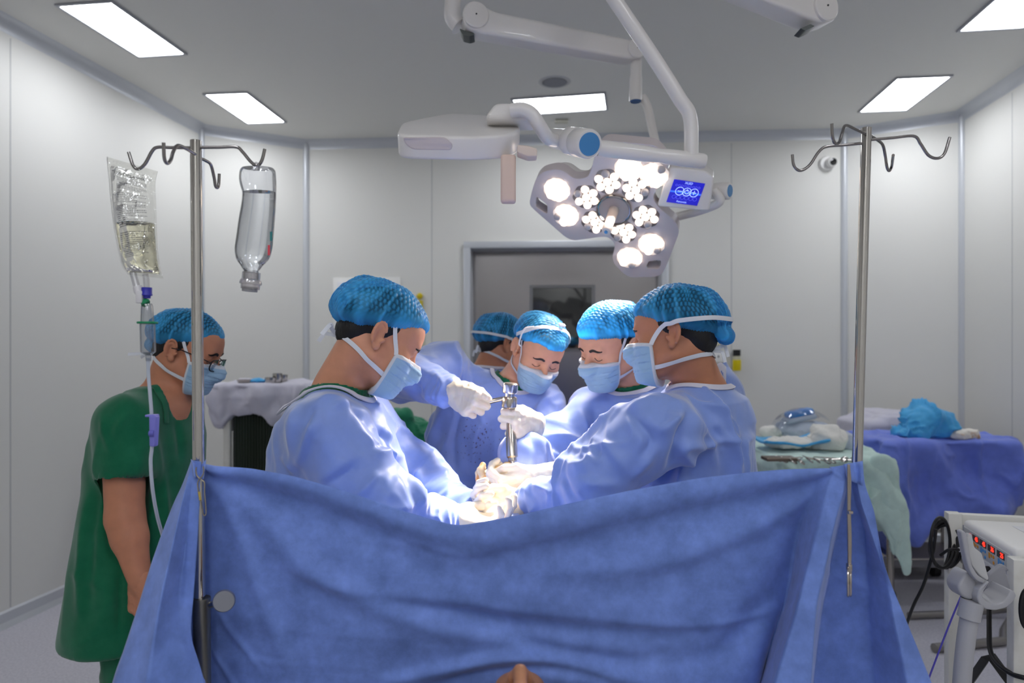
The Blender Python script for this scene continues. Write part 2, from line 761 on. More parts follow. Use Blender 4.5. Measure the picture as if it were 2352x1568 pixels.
def relax(V, F, it=2, lam=0.5):
    for _ in range(it):
        S = np.zeros_like(V)
        C = np.zeros(len(V))
        for a, b in ((0, 1), (1, 2), (2, 3), (3, 0)):
            for j in range(3):
                S[:, j] += np.bincount(F[:, a], V[F[:, b], j], len(V)) + np.bincount(F[:, b], V[F[:, a], j], len(V))
            C += np.bincount(F[:, a], minlength=len(V)) + np.bincount(F[:, b], minlength=len(V))
        V = V * (1 - lam) + lam * S / np.maximum(C, 1)[:, None]
    return V


def seg_dist(P, a, b):
    a, b = np.asarray(a, float), np.asarray(b, float)
    d = b - a
    t = np.clip(((P - a) @ d) / max(d @ d, 1e-9), 0, 1)
    return np.linalg.norm(P - a - t[:, None] * d, axis=1), t
# ------------------------------------------------------------------ the room
wall_m = M('wall_paint', (222, 221, 216), rough=0.5, spec=0.25, bump=(3.0, 0.03, 0.02))
ceil_m = M('ceiling_paint', (224, 223, 218), rough=0.6, spec=0.3)
floor_m = M('floor_vinyl', (204, 202, 210), rough=0.45, spec=0.4, var=(90, (186, 184, 194)))
trim_m = M('trim_aluminium', (200, 203, 208), rough=0.35, metal=0.25)
seam_m = M('seam_grey', (190, 191, 190), rough=0.6)
steel_m = M('door_steel', (150, 146, 146), rough=0.26, metal=1.0, bump=(40, 0.05, 0.004), stretch=(1, 1, 0.03))
white_m = M('white_plastic', (236, 235, 232), rough=0.4)
LB = np.array([-2.48, 5.44])
BL = np.array([-1.76, 5.84])
BR = np.array([2.70, 5.55])
RB = np.array([3.38, 5.12])
LF = np.array([-2.48 - 0.143 * 8.04, -2.6])
RF = np.array([3.38 - 0.136 * 7.72, -2.6])


def wall(name, a, b, thick=0.12, hole=None, z0=0.0, z1=CEIL, mat=wall_m):
    """a vertical slab from a to b (plan), outside on the left of a->b. hole=(s0, s1, z0, z1) along the wall."""
    d = unit(b - a)
    out = np.array([-d[1], d[0]])
    L = np.linalg.norm(b - a)
    mb = MB()

    def blk(s0, s1, q0, q1):
        p0, p1 = a + d * s0, a + d * s1
        mb.prism([(*p0, q0), (*p1, q0), (*p1, q1), (*p0, q1)], (*(out * thick), 0))
    if hole:
        s0, s1, q0, q1 = hole
        blk(-0.0, s0, z0, z1)
        blk(s1, L, z0, z1)
        blk(s0, s1, q1, z1)
        if q0 > z0:
            blk(s0, s1, z0, q0)
    else:
        blk(0, L, z0, z1)
    return struct(mb.build(name, mat, smooth=0))


plan = [LF, LB, BL, BR, RB, RF]
for nm, zz, ext, mt in (('floor', 0.0, -0.1, floor_m), ('ceiling', CEIL, 0.1, ceil_m)):
    struct(MB().prism([(*p, zz) for p in plan], (0, 0, ext)).build(nm, mt, smooth=0))
wall('wall_left', LF, LB)
wall('wall_left_corner', LB, BL)
# the door's opening: photo x 1072..1524 on the back wall, top y 560
bd = unit(BR - BL)


def on_back(px):
    """plan point of the back wall on the sight line px."""
    k = (px - CX) / FPX
    t = (k * BL[1] - BL[0]) / (bd[0] - k * bd[1])
    return BL + bd * t, t


pl, sl_ = on_back(1078)
pr, sr_ = on_back(1522)
door_top = CAMZ + (HY - 568) / FPX * pl[1]
wall('wall_back', BL, BR, thick=0.30, hole=(sl_, sr_, 0.0, door_top))
wall('wall_right_corner', BR, RB)
wall('wall_right', RB, RF)
wall('wall_front', RF, LF)
bn = np.array([-bd[1], bd[0]])   # into the wall


# door frame, leaf, window
def bx_on_back(mb, s0, s1, z0, z1, d0, d1, bev=0.0):
    c = BL + bd * (s0 + s1) / 2 + bn * (d0 + d1) / 2
    R = np.array([[bd[0], bn[0], 0], [bd[1], bn[1], 0], [0, 0, 1]])
    mb.box((*c, (z0 + z1) / 2), (s1 - s0, abs(d1 - d0), z1 - z0), R, bev)


mb = MB()
bx_on_back(mb, sl_ - 0.045, sl_ + 0.012, 0, door_top + 0.045, -0.035, 0.24, 0.006)
bx_on_back(mb, sr_ - 0.012, sr_ + 0.045, 0, door_top + 0.045, -0.035, 0.24, 0.006)
bx_on_back(mb, sl_ - 0.045, sr_ + 0.045, door_top - 0.012, door_top + 0.045, -0.036, 0.24, 0.006)
struct(mb.build('door_1_frame', trim_m))
door = thing('door_1', 'brushed steel sliding door with small dark window in back wall', 'door', (*(BL + bd * (sl_ + sr_) / 2 + bn * 0.2), 0))
struct(door)
_, w0 = on_back(1222)
_, w1 = on_back(1362)
wz0 = CAMZ + (HY - 800) / FPX * (pl[1] + 0.2)
wz1 = CAMZ + (HY - 662) / FPX * (pl[1] + 0.2)
mb = MB()
c0, c1 = sl_ + 0.012, sr_ - 0.012
for q in ((c0, w0, 0, door_top), (w1, c1, 0, door_top), (w0, w1, 0, wz0), (w0, w1, wz1, door_top)):
    bx_on_back(mb, q[0], q[1], q[2] + 0.005, q[3] - 0.012, 0.20, 0.245)
mb.build('door_leaf', steel_m, door)
mb = MB()
for q in ((w0 - 0.03, w1 + 0.03, wz1, wz1 + 0.025), (w0 - 0.03, w1 + 0.03, wz0 - 0.025, wz0), (w0 - 0.03, w0, wz0, wz1), (w1, w1 + 0.03, wz0, wz1)):
    bx_on_back(mb, *q, 0.19, 0.20)
mb.build('window_bezel', M('bezel_steel', (120, 120, 122), rough=0.3, metal=0.8), door)
mb = MB()
bx_on_back(mb, w0, w1, wz0, wz1, 0.205, 0.215)
mb.build('window_pane', M('dark_glass', (14, 20, 22), rough=0.04, spec=0.9, coat=0.5), door)
# cove trims along the ceiling and the corner profiles, skirting
names = ['left', 'left_corner', 'back', 'right_corner', 'right', 'front']
loop = plan
for i in range(6):
    a, b = loop[i], loop[(i + 1) % 6]
    d = unit(b - a)
    n = np.array([d[1], -d[0]])      # into the room
    sec = [(0, 0), (0.07, 0)] + [(0.07 - 0.07 * math.sin(t) , -0.07 + 0.07 * math.cos(t)) for t in np.linspace(0.12, 1.45, 7)] + [(0, -0.07)]
    V, F = [], []
    k = len(sec)
    for p in (a, b):
        for s, z in sec:
            V.append((*(p + n * s), CEIL + z * 1.0))
    F = [(j, (j + 1) % k, k + (j + 1) % k, k + j) for j in range(k)] + [tuple(range(k)), tuple(range(2 * k - 1, k - 1, -1))]
    struct(MB().add(V, F).build('trim_' + str(i + 1), trim_m))
    if i in (1, 2, 3, 4):
        pp = a
        q = unit(n + np.array([unit(loop[i - 1] - a)[1] * -1, unit(loop[i - 1] - a)[0]]) * -1)
        mb = MB()
        c = np.array(pp)
        mb.cyl((c[0], c[1], 0.0), (c[0], c[1], CEIL), 0.028, seg=16)
        struct(mb.build('trim_%d' % (7 + i), trim_m))
    if i == 2:
        for s0, s1 in ((0.0, sl_ - 0.045), (sr_ + 0.045, np.linalg.norm(b - a))):
            mb = MB()
            e0, e1 = a + d * s0, a + d * s1
            mb.prism([(*e0, 0), (*(e0 + n * 0.012), 0), (*(e0 + n * 0.012), 0.08), (*e0, 0.09)], (*(e1 - e0), 0))
            struct(mb.build('baseboard_back', trim_m, smooth=0))
    else:
        mb = MB()
        mb.prism([(*a, 0), (*(a + n * 0.03), 0), (*(a + n * 0.012), 0.03), (*(a + n * 0.012), 0.08), (*a, 0.09)], (*(b - a), 0))
        struct(mb.build('baseboard_' + names[i], trim_m, smooth=0))


# panel seams on the walls
def seam(a, b, s, idx, d0=0.0):
    d = unit(b - a)
    n = np.array([d[1], -d[0]])
    p = a + d * s
    mb = MB()
    R = np.array([[d[0], n[0], 0], [d[1], n[1], 0], [0, 0, 1]])
    mb.box((*(p + n * 0.0006), (CEIL - 0.08 + 0.09) / 2), (0.008, 0.0012, CEIL - 0.18), R)
    struct(mb.build('trim_%d' % idx, seam_m, smooth=0))


def s_on(a, b, px):
    d = unit(b - a)
    k = (px - CX) / FPX
    return (k * a[1] - a[0]) / (d[0] - k * d[1])


for ii, (a, b, px) in enumerate(((LF, LB, 24), (BL, BR, 992), (BL, BR, 1680), (RB, RF, 2325))):
    seam(a, b, s_on(a, b, px), 20 + ii)


# ceiling light panels, each traced on the ceiling plane
def ceil_pt(px, py):
    d = FPX * (CEIL - CAMZ) / (HY - py)
    return W(px, py, d)


glow_m = M('panel_glow', (250, 250, 250), rough=0.5, emit=((246, 249, 255), PANEL_STRENGTH))
glow_fill_m = M('fill_panel_glow', (250, 250, 250), rough=0.5, emit=((246, 249, 255), FILL_PANEL_STRENGTH))
pframe_m = M('panel_frame', (170, 172, 178), rough=0.4, metal=0.4)


def ceiling_panel(label, c, along, w, l, glow=None):
    """recessed flat panel: c centre on the ceiling, long axis along."""
    c = np.array([c[0], c[1], CEIL])
    y = unit(np.array([along[0], along[1], 0.0]))
    x = np.array([y[1], -y[0], 0.0])
    t = thing('ceiling_light', label, 'ceiling light', c, 'flat light panels in the ceiling')
    R = np.stack([x, y, np.array([0, 0, 1.0])], 1)
    mb = MB()
    fw = 0.016
    for s in (-1, 1):
        mb.box(c + x * s * (w / 2 + fw / 2) - [0, 0, 0.005], (fw, l + 2 * fw, 0.012), R, 0.002)
        mb.box(c + y * s * (l / 2 + fw / 2) - [0, 0, 0.005], (w, fw, 0.012), R, 0.002)
    mb.build('frame', pframe_m, t)
    MB().box(c - [0, 0, 0.003], (w, l, 0.006), R).build('diffuser', glow or glow_m, t)
    return t


def panel_px(label, quad):
    P = [ceil_pt(*q) for q in quad]      # near-left, near-right, far-right, far-left
    c = sum(P) / 4
    al = unit((P[3] + P[2]) / 2 - (P[0] + P[1]) / 2)
    l = np.linalg.norm((P[3] + P[2]) / 2 - (P[0] + P[1]) / 2)
    wv = (P[1] - P[0] + P[2] - P[3]) / 2
    w = abs(wv[0] * al[1] - wv[1] * al[0])
    return ceiling_panel(label, c, al, w, l)


panel_px('lit ceiling panel nearest the left wall, largest in view at upper left', [(134, 10), (257, 4), (424, 122), (317, 126)])
panel_px('small lit ceiling panel beyond the large one, above the pole with the bag', [(470, 214), (568, 213), (654, 279), (568, 280)])
panel_px('wide lit ceiling panel across the back, behind the lamp arm', [(1174, 222), (1389, 218), (1390, 253), (1196, 257)])
panel_px('lit ceiling panel above the empty drip pole at right', [(2065, 177), (2179, 175), (2080, 252), (1977, 253)])
panel_px('lit ceiling panel cut off by the top right corner of the view', [(2310, -20), (2450, -20), (2352, 62), (2204, 66)])
for lb, x, y in (('added ceiling fill panel over the camera, out of view at left', -1.0, 0.2), ('added ceiling fill panel over the camera, out of view at right', 1.2, 0.2), ('added unseen ceiling fill panel behind the camera at left', -1.4, -1.2), ('added unseen ceiling fill panel behind the camera in the middle', 0.0, -1.2), ('added unseen ceiling fill panel behind the camera by the front wall', 0.0, -2.1), ('added unseen ceiling fill panel behind the camera at right', 1.4, -1.5)):
    ceiling_panel(lb, (x, y), (0.08, 1.0), 0.30, 0.60, glow_fill_m)  # out-of-view panels, added to brighten the room and its lower walls
# round ceiling speaker and a small box next to the back panel
c = ceil_pt(1274, 188)
t = thing('ceiling_speaker', 'round grey speaker grille set in the ceiling above the back light panel', 'speaker', c)
MB().lathe(c + [0, 0, 0.001], [(0.0, -0.008), (0.080, -0.008), (0.085, 0.0)], seg=40).build('grille', M('grille_grey', (140, 141, 146), rough=0.7), t)
MB().lathe(c + [0, 0, 0.001], [(0.085, -0.006), (0.105, -0.004), (0.11, 0.0), (0.085, 0.0), (0.085, -0.006)], seg=40).build('rim', M('rim_grey', (196, 196, 196), rough=0.5), t)
c = ceil_pt(1290, 275)
tag(MB().box(c - [0, 0, 0.012], (0.10, 0.06, 0.024), None, 0.006).build('smoke_detector', M('cream_plastic', (198, 196, 180), rough=0.5)), 'small pale detector box on the ceiling just behind the back light panel', 'detector')
# ------------------------------------------------------------------ surgical lights
lampw_m = M('lamp_white', (232, 228, 224), rough=0.28, spec=0.5, coat=0.2)
lampg_m = M('lamp_face_grey', (212, 202, 202), rough=0.4)
blue_m = M('cap_blue', (74, 140, 196), rough=0.4)
dark_m = M('dark_plastic', (34, 36, 40), rough=0.4)
chrome_m = M('steel_polished', (190, 186, 180), rough=0.16, metal=1.0)
pink_m = M('handle_cream', (226, 208, 196), rough=0.5)
led_in_m = M('lens_soft', (255, 246, 236), rough=0.2, emit=((255, 238, 222), 1.25))
led_out_m = M('lens_bright', (255, 246, 236), rough=0.2, emit=((255, 236, 216), 3.6))
led_off_m = M('lens_off', (196, 190, 192), rough=0.15, coat=0.5)


def on_plane(px, py, p0, n):
    d = np.array([(px - CX) / FPX, 1.0, (HY - py) / FPX])
    o = np.array([0, 0, CAMZ])
    return o + d * (np.dot(n, p0 - o) / np.dot(n, d))


def rounded(P, r, seg=4):
    """rounds the corners of a planar loop of points."""
    P = [np.asarray(p, float) for p in P]
    out = []
    n = len(P)
    for i in range(n):
        a, b, c = P[i - 1], P[i], P[(i + 1) % n]
        la, lc = np.linalg.norm(a - b), np.linalg.norm(c - b)
        q = min(r, la * 0.45, lc * 0.45)
        s, e = b + (a - b) / la * q, b + (c - b) / lc * q
        for t in np.linspace(0, 1, seg + 1):
            out.append((1 - t) ** 2 * s + 2 * t * (1 - t) * b + t * t * e)
    return out


def soft_slab(mb, P, ext, bev):
    """prism with a rounded rim on both faces."""
    P = np.asarray(P, float)
    ext = np.asarray(ext, float)
    c = P.mean(0)
    n = unit(ext)
    L = np.linalg.norm(ext)
    T = np.roll(P, -1, 0) - np.roll(P, 1, 0)
    inn = np.cross(np.array([n] * len(P)), T)
    inn /= np.linalg.norm(inn, axis=1)[:, None] + 1e-9
    if np.mean(np.sum(inn * (c - P), 1)) < 0:
        inn = -inn
    rows = []
    for t in np.linspace(0, PI / 2, 5):
        rows.append(P + inn * bev * (1 - math.sin(t)) + n * bev * (1 - math.cos(t)))
    for t in np.linspace(PI / 2, 0, 5):
        rows.append(P + inn * bev * (1 - math.sin(t)) + n * (L - bev * (1 - math.cos(t))))
    k = len(P)
    V = np.vstack(rows)
    F = []
    for i in range(len(rows) - 1):
        for j in range(k):
            F.append((i * k + j, i * k + (j + 1) % k, (i + 1) * k + (j + 1) % k, (i + 1) * k + j))
    from mathutils.geometry import tessellate_polygon
    for o_, row in ((0, rows[0]), ((len(rows) - 1) * k, rows[-1])):
        for t in tessellate_polygon([[Vector(q.tolist()) for q in row]]):
            F.append(tuple(o_ + i for i in t))
    return mb.add(V, F)


LD = 2.40
LN = unit((-0.25, -0.65, -0.70))
LC = W(1411, 479, LD)
zl = lambda zx, zy: (1180 + zx / 4.523, 320 + zy / 4.523)
face = [(165, 650), (190, 530), (235, 400), (300, 338), (440, 308), (520, 328), (620, 405), (690, 411), (770, 390), (812, 300), (836, 190),
        (880, 70), (960, 10), (1480, 60), (1610, 210), (1600, 320), (1440, 600), (1490, 695), (1690, 860), (1722, 960), (1600, 1280), (1545, 1395), (1480, 1425), (1210, 1432), (1140, 1395),
        (1040, 1290), (1024, 1220), (1052, 1115), (1035, 1060), (975, 1012), (900, 1012), (620, 1052), (540, 1018), (215, 735), (172, 690)]
lit = thing('surgical_light', 'lit operating lamp of white petals full of glowing lens clusters, over the surgeons', 'surgical lamp', LC, 'operating lamps on ceiling arms')
fl = rounded([on_plane(*zl(*q), LC, LN) for q in face], 0.022, 4)
hole1 = rounded([on_plane(*zl(*q), LC, LN) for q in [(235, 590), (350, 680), (350, 780), (225, 700)]], 0.012, 3)
hole2 = rounded([on_plane(*zl(*q), LC, LN) for q in [(1400, 1262), (1535, 1252), (1515, 1345), (1370, 1340)]], 0.012, 3)
mb = MB()
mb.prism(fl, -LN * 0.045, holes=[hole1, hole2])
o = mb.build('lamp_head', lampg_m, lit, smooth=35)
bv = o.modifiers.new('bevel', 'BEVEL')
bv.width = 0.006
bv.segments = 2
bv.limit_method = 'ANGLE'
bv.angle_limit = math.radians(50)
cen = np.mean(fl, 0)
mb = MB()
soft_slab(mb, [cen + (p - cen) * 0.9 - LN * 0.04 for p in fl], -LN * 0.05, 0.02)
mb.build('back_shell', lampw_m, lit)
lu, lv, _ = frame_of(LN, unit(on_plane(1411, 400, LC, LN) - LC))
clusters = [((975, 435), 1, (975, 350)), ((1270, 520), 1, (1400, 520)), ((1370, 800), 1, (1440, 870)), ((1140, 960), 1, (1110, 1030)), ((840, 855), 1, (755, 870)), ((755, 595), 1, (690, 530)),
            ((1195, 300), 0, None), ((1460, 370), 0, (1560, 330)), ((450, 520), 0, (360, 440)), ((545, 785), 0, (440, 780)), ((1430, 1085), 0, (1500, 1150)), ((1205, 1225), 0, (1190, 1300))]
well_m = M('lens_well', (120, 110, 108), rough=0.35, metal=0.3)
wellb_m = M('lens_well_bright', (255, 246, 236), rough=0.3, emit=((255, 226, 204), 0.30))
for (zc, inner, off) in clusters:
    c = on_plane(*zl(*zc), LC, LN)
    rad = unit(c - LC)
    tang = np.cross(LN, rad)
    mb = MB()
    R6 = 0.052
    hexo = rounded([c + R6 * (math.cos(a) * rad + math.sin(a) * tang) + LN * 0.0005 for a in np.arange(6) * PI / 3 + PI / 6], 0.012, 3)
    mb.prism(hexo, LN * 0.002)
    cl = mb.build('light_cluster', well_m if inner else wellb_m, lit, smooth=0)
    offp = on_plane(*zl(*off), LC, LN) if off else None
    cs = [c] + [c + 0.0315 * (math.cos(a) * rad + math.sin(a) * tang) for a in np.arange(6) * PI / 3]
    for q in cs:
        dead = offp is not None and np.linalg.norm(q - offp) < 0.0165
        mb = MB()
        mb.lathe(q + LN * 0.002, [(0.0148, 0.0), (0.0148, 0.003), (0.0125, 0.009), (0.008, 0.0125), (0.0, 0.0138)], axis=LN, seg=16)
        mb.build('lens', led_off_m if dead else (led_in_m if inner else led_out_m), cl, smooth=60)
mb = MB()
mb.lathe(LC + LN * 0.001, [(0.0, 0.010), (0.052, 0.010), (0.056, 0.006), (0.057, 0.0)], axis=LN, seg=48)
hub = mb.build('hub', M('hub_grey', (186, 172, 166), rough=0.45), lit)
MB().lathe(LC + LN * 0.001, [(0.057, 0.0), (0.062, 0.004), (0.062, 0.014), (0.058, 0.016), (0.057, 0.008)], axis=LN, seg=48).build('hub_ring', chrome_m, lit)
hd = unit(on_plane(1394, 526, LC + LN * 0.12, LN) - (LC + LN * 0.0))
hb, he = LC + LN * 0.008, LC + hd * 0.135
mb = MB().lathe(hb, [(0.0, 0), (0.019, 0.0), (0.0175, 0.02), (0.016, 0.09), (0.0175, 0.118), (0.015, 0.127), (0.0, 0.128)], axis=hd, seg=28)
hndl = mb.build('handle', pink_m, lit)
MB().lathe(hb, [(0.0, 0.1275), (0.006, 0.1275), (0.006, 0.131), (0.0, 0.1315)], axis=hd, seg=16).build('handle_button', blue_m, hndl)
# control box with the touch screen
BN = unit((-0.25, -0.85, -0.46))
BC = W(1577, 440, 2.27)
bp = lambda zx, zy: on_plane(*zl(zx, zy), BC, BN)
mb = MB()
soft_slab(mb, rounded([bp(*q) for q in [(1610, 285), (1990, 325), (2085, 395), (2030, 735), (1985, 742), (1490, 695)]], 0.012, 3), -BN * 0.10, 0.006)
cbox = mb.build('control_box', lampw_m, lit)
scr_m = M('screen_blue', (40, 40, 190), rough=0.15, emit=((44, 40, 190), 0.55))
q4 = [bp(*q) + BN * 0.0012 for q in [(1667, 412), (1990, 458), (1905, 688), (1585, 648)]]
MB().prism(q4, BN * 0.0015).build('screen', scr_m, cbox, smooth=0)
sr, su = unit(q4[1] - q4[0]), unit(q4[0] - q4[3])
qs = lambda u, v: q4[3] * (1 - u) * (1 - v) + q4[2] * u * (1 - v) + q4[1] * u * v + q4[0] * (1 - u) * v + BN * 0.002
ic_m = M('screen_icons', (170, 200, 255), rough=0.4, emit=((180, 205, 255), 0.9))
icd_m = M('screen_icons_dim', (90, 90, 220), rough=0.4, emit=((96, 100, 225), 0.7))
mb = MB()
for i, u in enumerate((0.30, 0.53, 0.76)):
    c = qs(u, 0.54)
    mb.tube([c + 0.0135 * (math.cos(a) * sr + math.sin(a) * su) for a in np.linspace(0, 2 * PI, 28, endpoint=False)], 0.0011, seg=6, closed=True)
    if i != 1:
        mb.tube([c - sr * 0.007, c + sr * 0.007], 0.0012, seg=6)
    if i == 2:
        mb.tube([c - su * 0.007, c + su * 0.007], 0.0012, seg=6)
    if i == 1:
        mb.tube([c + 0.0065 * (math.cos(a) * sr + math.sin(a) * su) for a in np.linspace(0, 2 * PI, 20, endpoint=False)], 0.001, seg=6, closed=True)
        mb.tube([c + su * 0.002, c + su * 0.009], 0.0012, seg=6)
mb.build('screen_icons', ic_m, cbox)
mb = MB()
for i in range(9):
    c = qs(0.14 + 0.09 * i, 0.78)
    mb.tube([c + 0.0032 * (math.cos(a) * sr + math.sin(a) * su) for a in np.linspace(0, 2 * PI, 12, endpoint=False)], 0.0006, seg=5, closed=True)
mb.build('screen_dots', icd_m, cbox)
mb = MB()
for i in range(6):
    c = qs(0.18 + 0.135 * i, 0.27)
    mb.tube([c + 0.006 * (math.cos(a) * sr + math.sin(a) * su) for a in np.linspace(0, 2 * PI, 16, endpoint=False)], 0.0006, seg=5, closed=True)
mb.build('screen_rows', icd_m, cbox)
MB().prism([qs(0, 0.46) - BN * 0.0003, qs(1, 0.46) - BN * 0.0003, qs(1, 0.53) - BN * 0.0003, qs(0, 0.53) - BN * 0.0003], BN * 0.0002).build('screen_band', M('screen_band', (60, 110, 240), emit=((60, 120, 245), 0.7)), cbox, smooth=0)
text_obj('screen_title', 'XLED', 0.0105, ic_m, qs(0.50, 0.915), sr, su, cbox)
text_obj('screen_caption', 'Kenswick', 0.0085, ic_m, qs(0.47, 0.09), sr, su, cbox)
# side arm of the lit head: knuckle with blue cap and the bar behind
pa = W(1653, 462, 2.36)
pb = W(1545, 500, 2.55)
mb = MB().tube(spline([W(1640, 436, 2.36), pa + [0.0, 0, 0.0], W(1612, 482, 2.42), pb], 24), 0.016, seg=16)
mb.build('yoke_bar', lampw_m, lit)
mb = MB().lathe(W(1636, 440, 2.40), [(0.0, 0), (0.026, 0), (0.03, 0.02), (0.03, 0.06), (0.027, 0.064), (0.0, 0.064)], axis=unit((0.75, -0.62, -0.1)), seg=28)
kn = mb.build('knuckle', lampw_m, lit)
ka = unit((0.75, -0.62, -0.1))
MB().lathe(W(1636, 440, 2.40) + ka * 0.064, [(0.0, 0.002), (0.02, 0.002), (0.021, 0.0)], axis=ka, seg=28).build('knuckle_cap', blue_m, kn)
MB().lathe(W(1492, 371, 2.41), [(0, 0.004), (0.008, 0.003), (0.009, 0)], axis=LN, seg=20).build('blue_marker', blue_m, lit)
# thin pipe, joint and spring arm up to the ceiling
MB().tube(spline([W(1474, 222, 2.62), W(1487, 245, 2.62), W(1497, 290, 2.62), W(1508, 345, 2.60), W(1512, 420, 2.56)], 40), 0.0165, seg=16).build('drop_pipe', lampw_m, lit)
mb = MB().tube([W(1461, 110, 2.60), W(1461, 176, 2.60)], 0.0215, seg=28)
mb.tube([W(1461, 176, 2.60), W(1460.6, 181, 2.60), W(1460, 232, 2.60)], [0.0225, 0.024, 0.024], seg=28)
js = mb.build('drop_joint', lampw_m, lit)
MB().lathe(W(1460, 232, 2.60), [(0.0, -0.004), (0.019, -0.004), (0.021, 0.0), (0.0, 0.0)], seg=28).build('joint_cap', M('joint_cap_blue', (60, 100, 150), rough=0.4), js)
mb = MB()
A0, A1 = W(1088, 47, 2.45), W(1452, 122, 2.60)
ad = unit(A1 - A0)
au = unit(np.cross(np.cross(ad, (0, 0, 1)), ad))
aw = np.cross(ad, au)
n0 = aw if aw[1] < 0 else -aw
prof = [A0 - ad * 0.01 + au * 0.045, A0 + ad * 0.03 + au * 0.042, A0 + ad * 0.07 + au * 0.030, A1 - ad * 0.03 + au * 0.033, A1 + ad * 0.01 + au * 0.03,
        A1 + ad * 0.03, A1 + ad * 0.01 - au * 0.035, A1 - ad * 0.04 - au * 0.04, A0 + ad * 0.02 - au * 0.056, A0 - ad * 0.03 - au * 0.045, A0 - ad * 0.045]
soft_slab(mb, rounded([p + n0 * 0.04 for p in prof], 0.02, 3), -n0 * 0.08, 0.014)
arm = mb.build('spring_arm', lampw_m, lit)
MB().lathe(A0 + n0 * 0.036, [(0.046, 0), (0.046, 0.010), (0.043, 0.013), (0.0, 0.014)], axis=n0, seg=40).build('joint_disc', lampw_m, arm)
MB().lathe(A1 + n0 * 0.034, [(0.036, 0), (0.036, 0.012), (0.033, 0.015), (0.0, 0.016)], axis=n0, seg=40).build('joint_disc', lampw_m, arm)
MB().lathe(A0 + n0 * 0.05, [(0.0, 0.0), (0.003, 0), (0.003, 0.002), (0, 0.002)], axis=n0, seg=10).build('screw', dark_m, arm)
MB().lathe(A1 + n0 * 0.05, [(0.0, 0.0), (0.002, 0), (0.002, 0.002), (0, 0.002)], axis=n0, seg=10).build('screw', dark_m, arm)
B0 = W(1066, 84, 2.45)
mb = MB()
mb.prism(rounded([W(1055, 65, 2.43), W(1090, 79, 2.43), W(1078, 83, 2.43), W(1062, 79, 2.43)], 0.004, 2), (0, 0.06, 0))
mb.build('vent_slot', M('vent_dark', (88, 92, 90), rough=0.4, metal=0.4), arm)
stub = spline([W(1056, 60, 2.48), W(1040, 40, 2.48), W(1040, 8, 2.48), W(1041, -40, 2.48)], 20)
top = W(1041, -40, 2.48)
MB().tube(list(stub) + [np.array([top[0], top[1], CEIL - 0.01])], [0.036] + [0.03] * 21, seg=24).build('ceiling_column', lampw_m, lit)
MB().lathe((top[0], top[1], CEIL), [(0.0, -0.05), (0.09, -0.05), (0.11, 0.0)], seg=36).build('ceiling_rose', lampw_m, lit)
# the lamp's beam
sp = bpy.data.lights.new('lamp_beam', 'SPOT')
sp.energy = LAMP_POWER
sp.color = (1.0, 0.90, 0.80)
sp.spot_size = math.radians(30)
sp.spot_blend = 0.8
sp.shadow_soft_size = 0.14
so = bpy.data.objects.new('lamp_beam', sp)
COL.objects.link(so)
so.parent = lit
tgt = W(1150, 1120, 1.85)
so.location = (LN * 0.06).tolist()
so.rotation_euler = Vector((tgt - LC).tolist()).to_track_quat('-Z', 'Y').to_euler()

KD = 0.87      # this head hangs nearer the camera than the lit one


def W2(px, py, d):
    return W(px, py, d * KD)


def _lathe2(self, base, prof, **k):
    return self.lathe(base, [(r * KD, h * KD) for r, h in prof], **k)


MB.lathe2 = _lathe2
s2 = bpy.data.lights.new('lamp_spill', 'SPOT')
s2.energy = LAMP_SPILL
s2.color = (1.0, 0.88, 0.80)
s2.spot_size = math.radians(84)
s2.spot_blend = 1.0
s2.shadow_soft_size = 0.18
so2 = bpy.data.objects.new('lamp_spill', s2)
COL.objects.link(so2)
so2.parent = lit
so2.location = (LN * 0.06).tolist()
so2.rotation_euler = so.rotation_euler

# ---- second head, unlit, seen edge on
z3 = lambda zx, zy: (880 + zx / 2.376, zy / 2.376)
S0 = W2(1010, 344, 2.2)
unl = thing('surgical_light', 'unlit operating lamp seen edge-on, white slab with a cream handle hanging below it', 'surgical lamp', S0, 'operating lamps on ceiling arms')
tilt = math.radians(30)
ex = np.array([1.0, 0.06, 0.0])
ey = np.array([0.0, math.cos(tilt), math.sin(tilt)])
ez = np.cross(ex, ey)
f0 = W2(1040, 313, 2.13)     # front top edge mid
pl2 = [(-0.135, 0.0), (0.075, 0.0), (0.175, 0.035), (0.215, 0.12), (0.20, 0.24), (0.10, 0.34), (-0.04, 0.36), (-0.12, 0.27), (-0.185, 0.19), (-0.18, 0.06), (-0.172, 0.02)]
mb = MB()
soft_slab(mb, rounded([f0 + ex * a + ey * b for a, b in np.array(pl2) * KD], 0.03, 3), -ez * 0.075 * KD, 0.010)
o = mb.build('lamp_head', lampw_m, unl)
# recessed grip along the front
mb = MB()
g = rounded([f0 + ex * a - ez * b - np.array([0, 0.004, 0]) for a, b in [(-0.135, 0.005), (-0.02, 0.002), (0.0, 0.022), (-0.005, 0.037), (-0.11, 0.037), (-0.13, 0.02)]], 0.012, 3)
soft_slab(mb, g, (0, 0.02, 0.0), 0.004)
mb.build('grip_recess', lampg_m, unl)
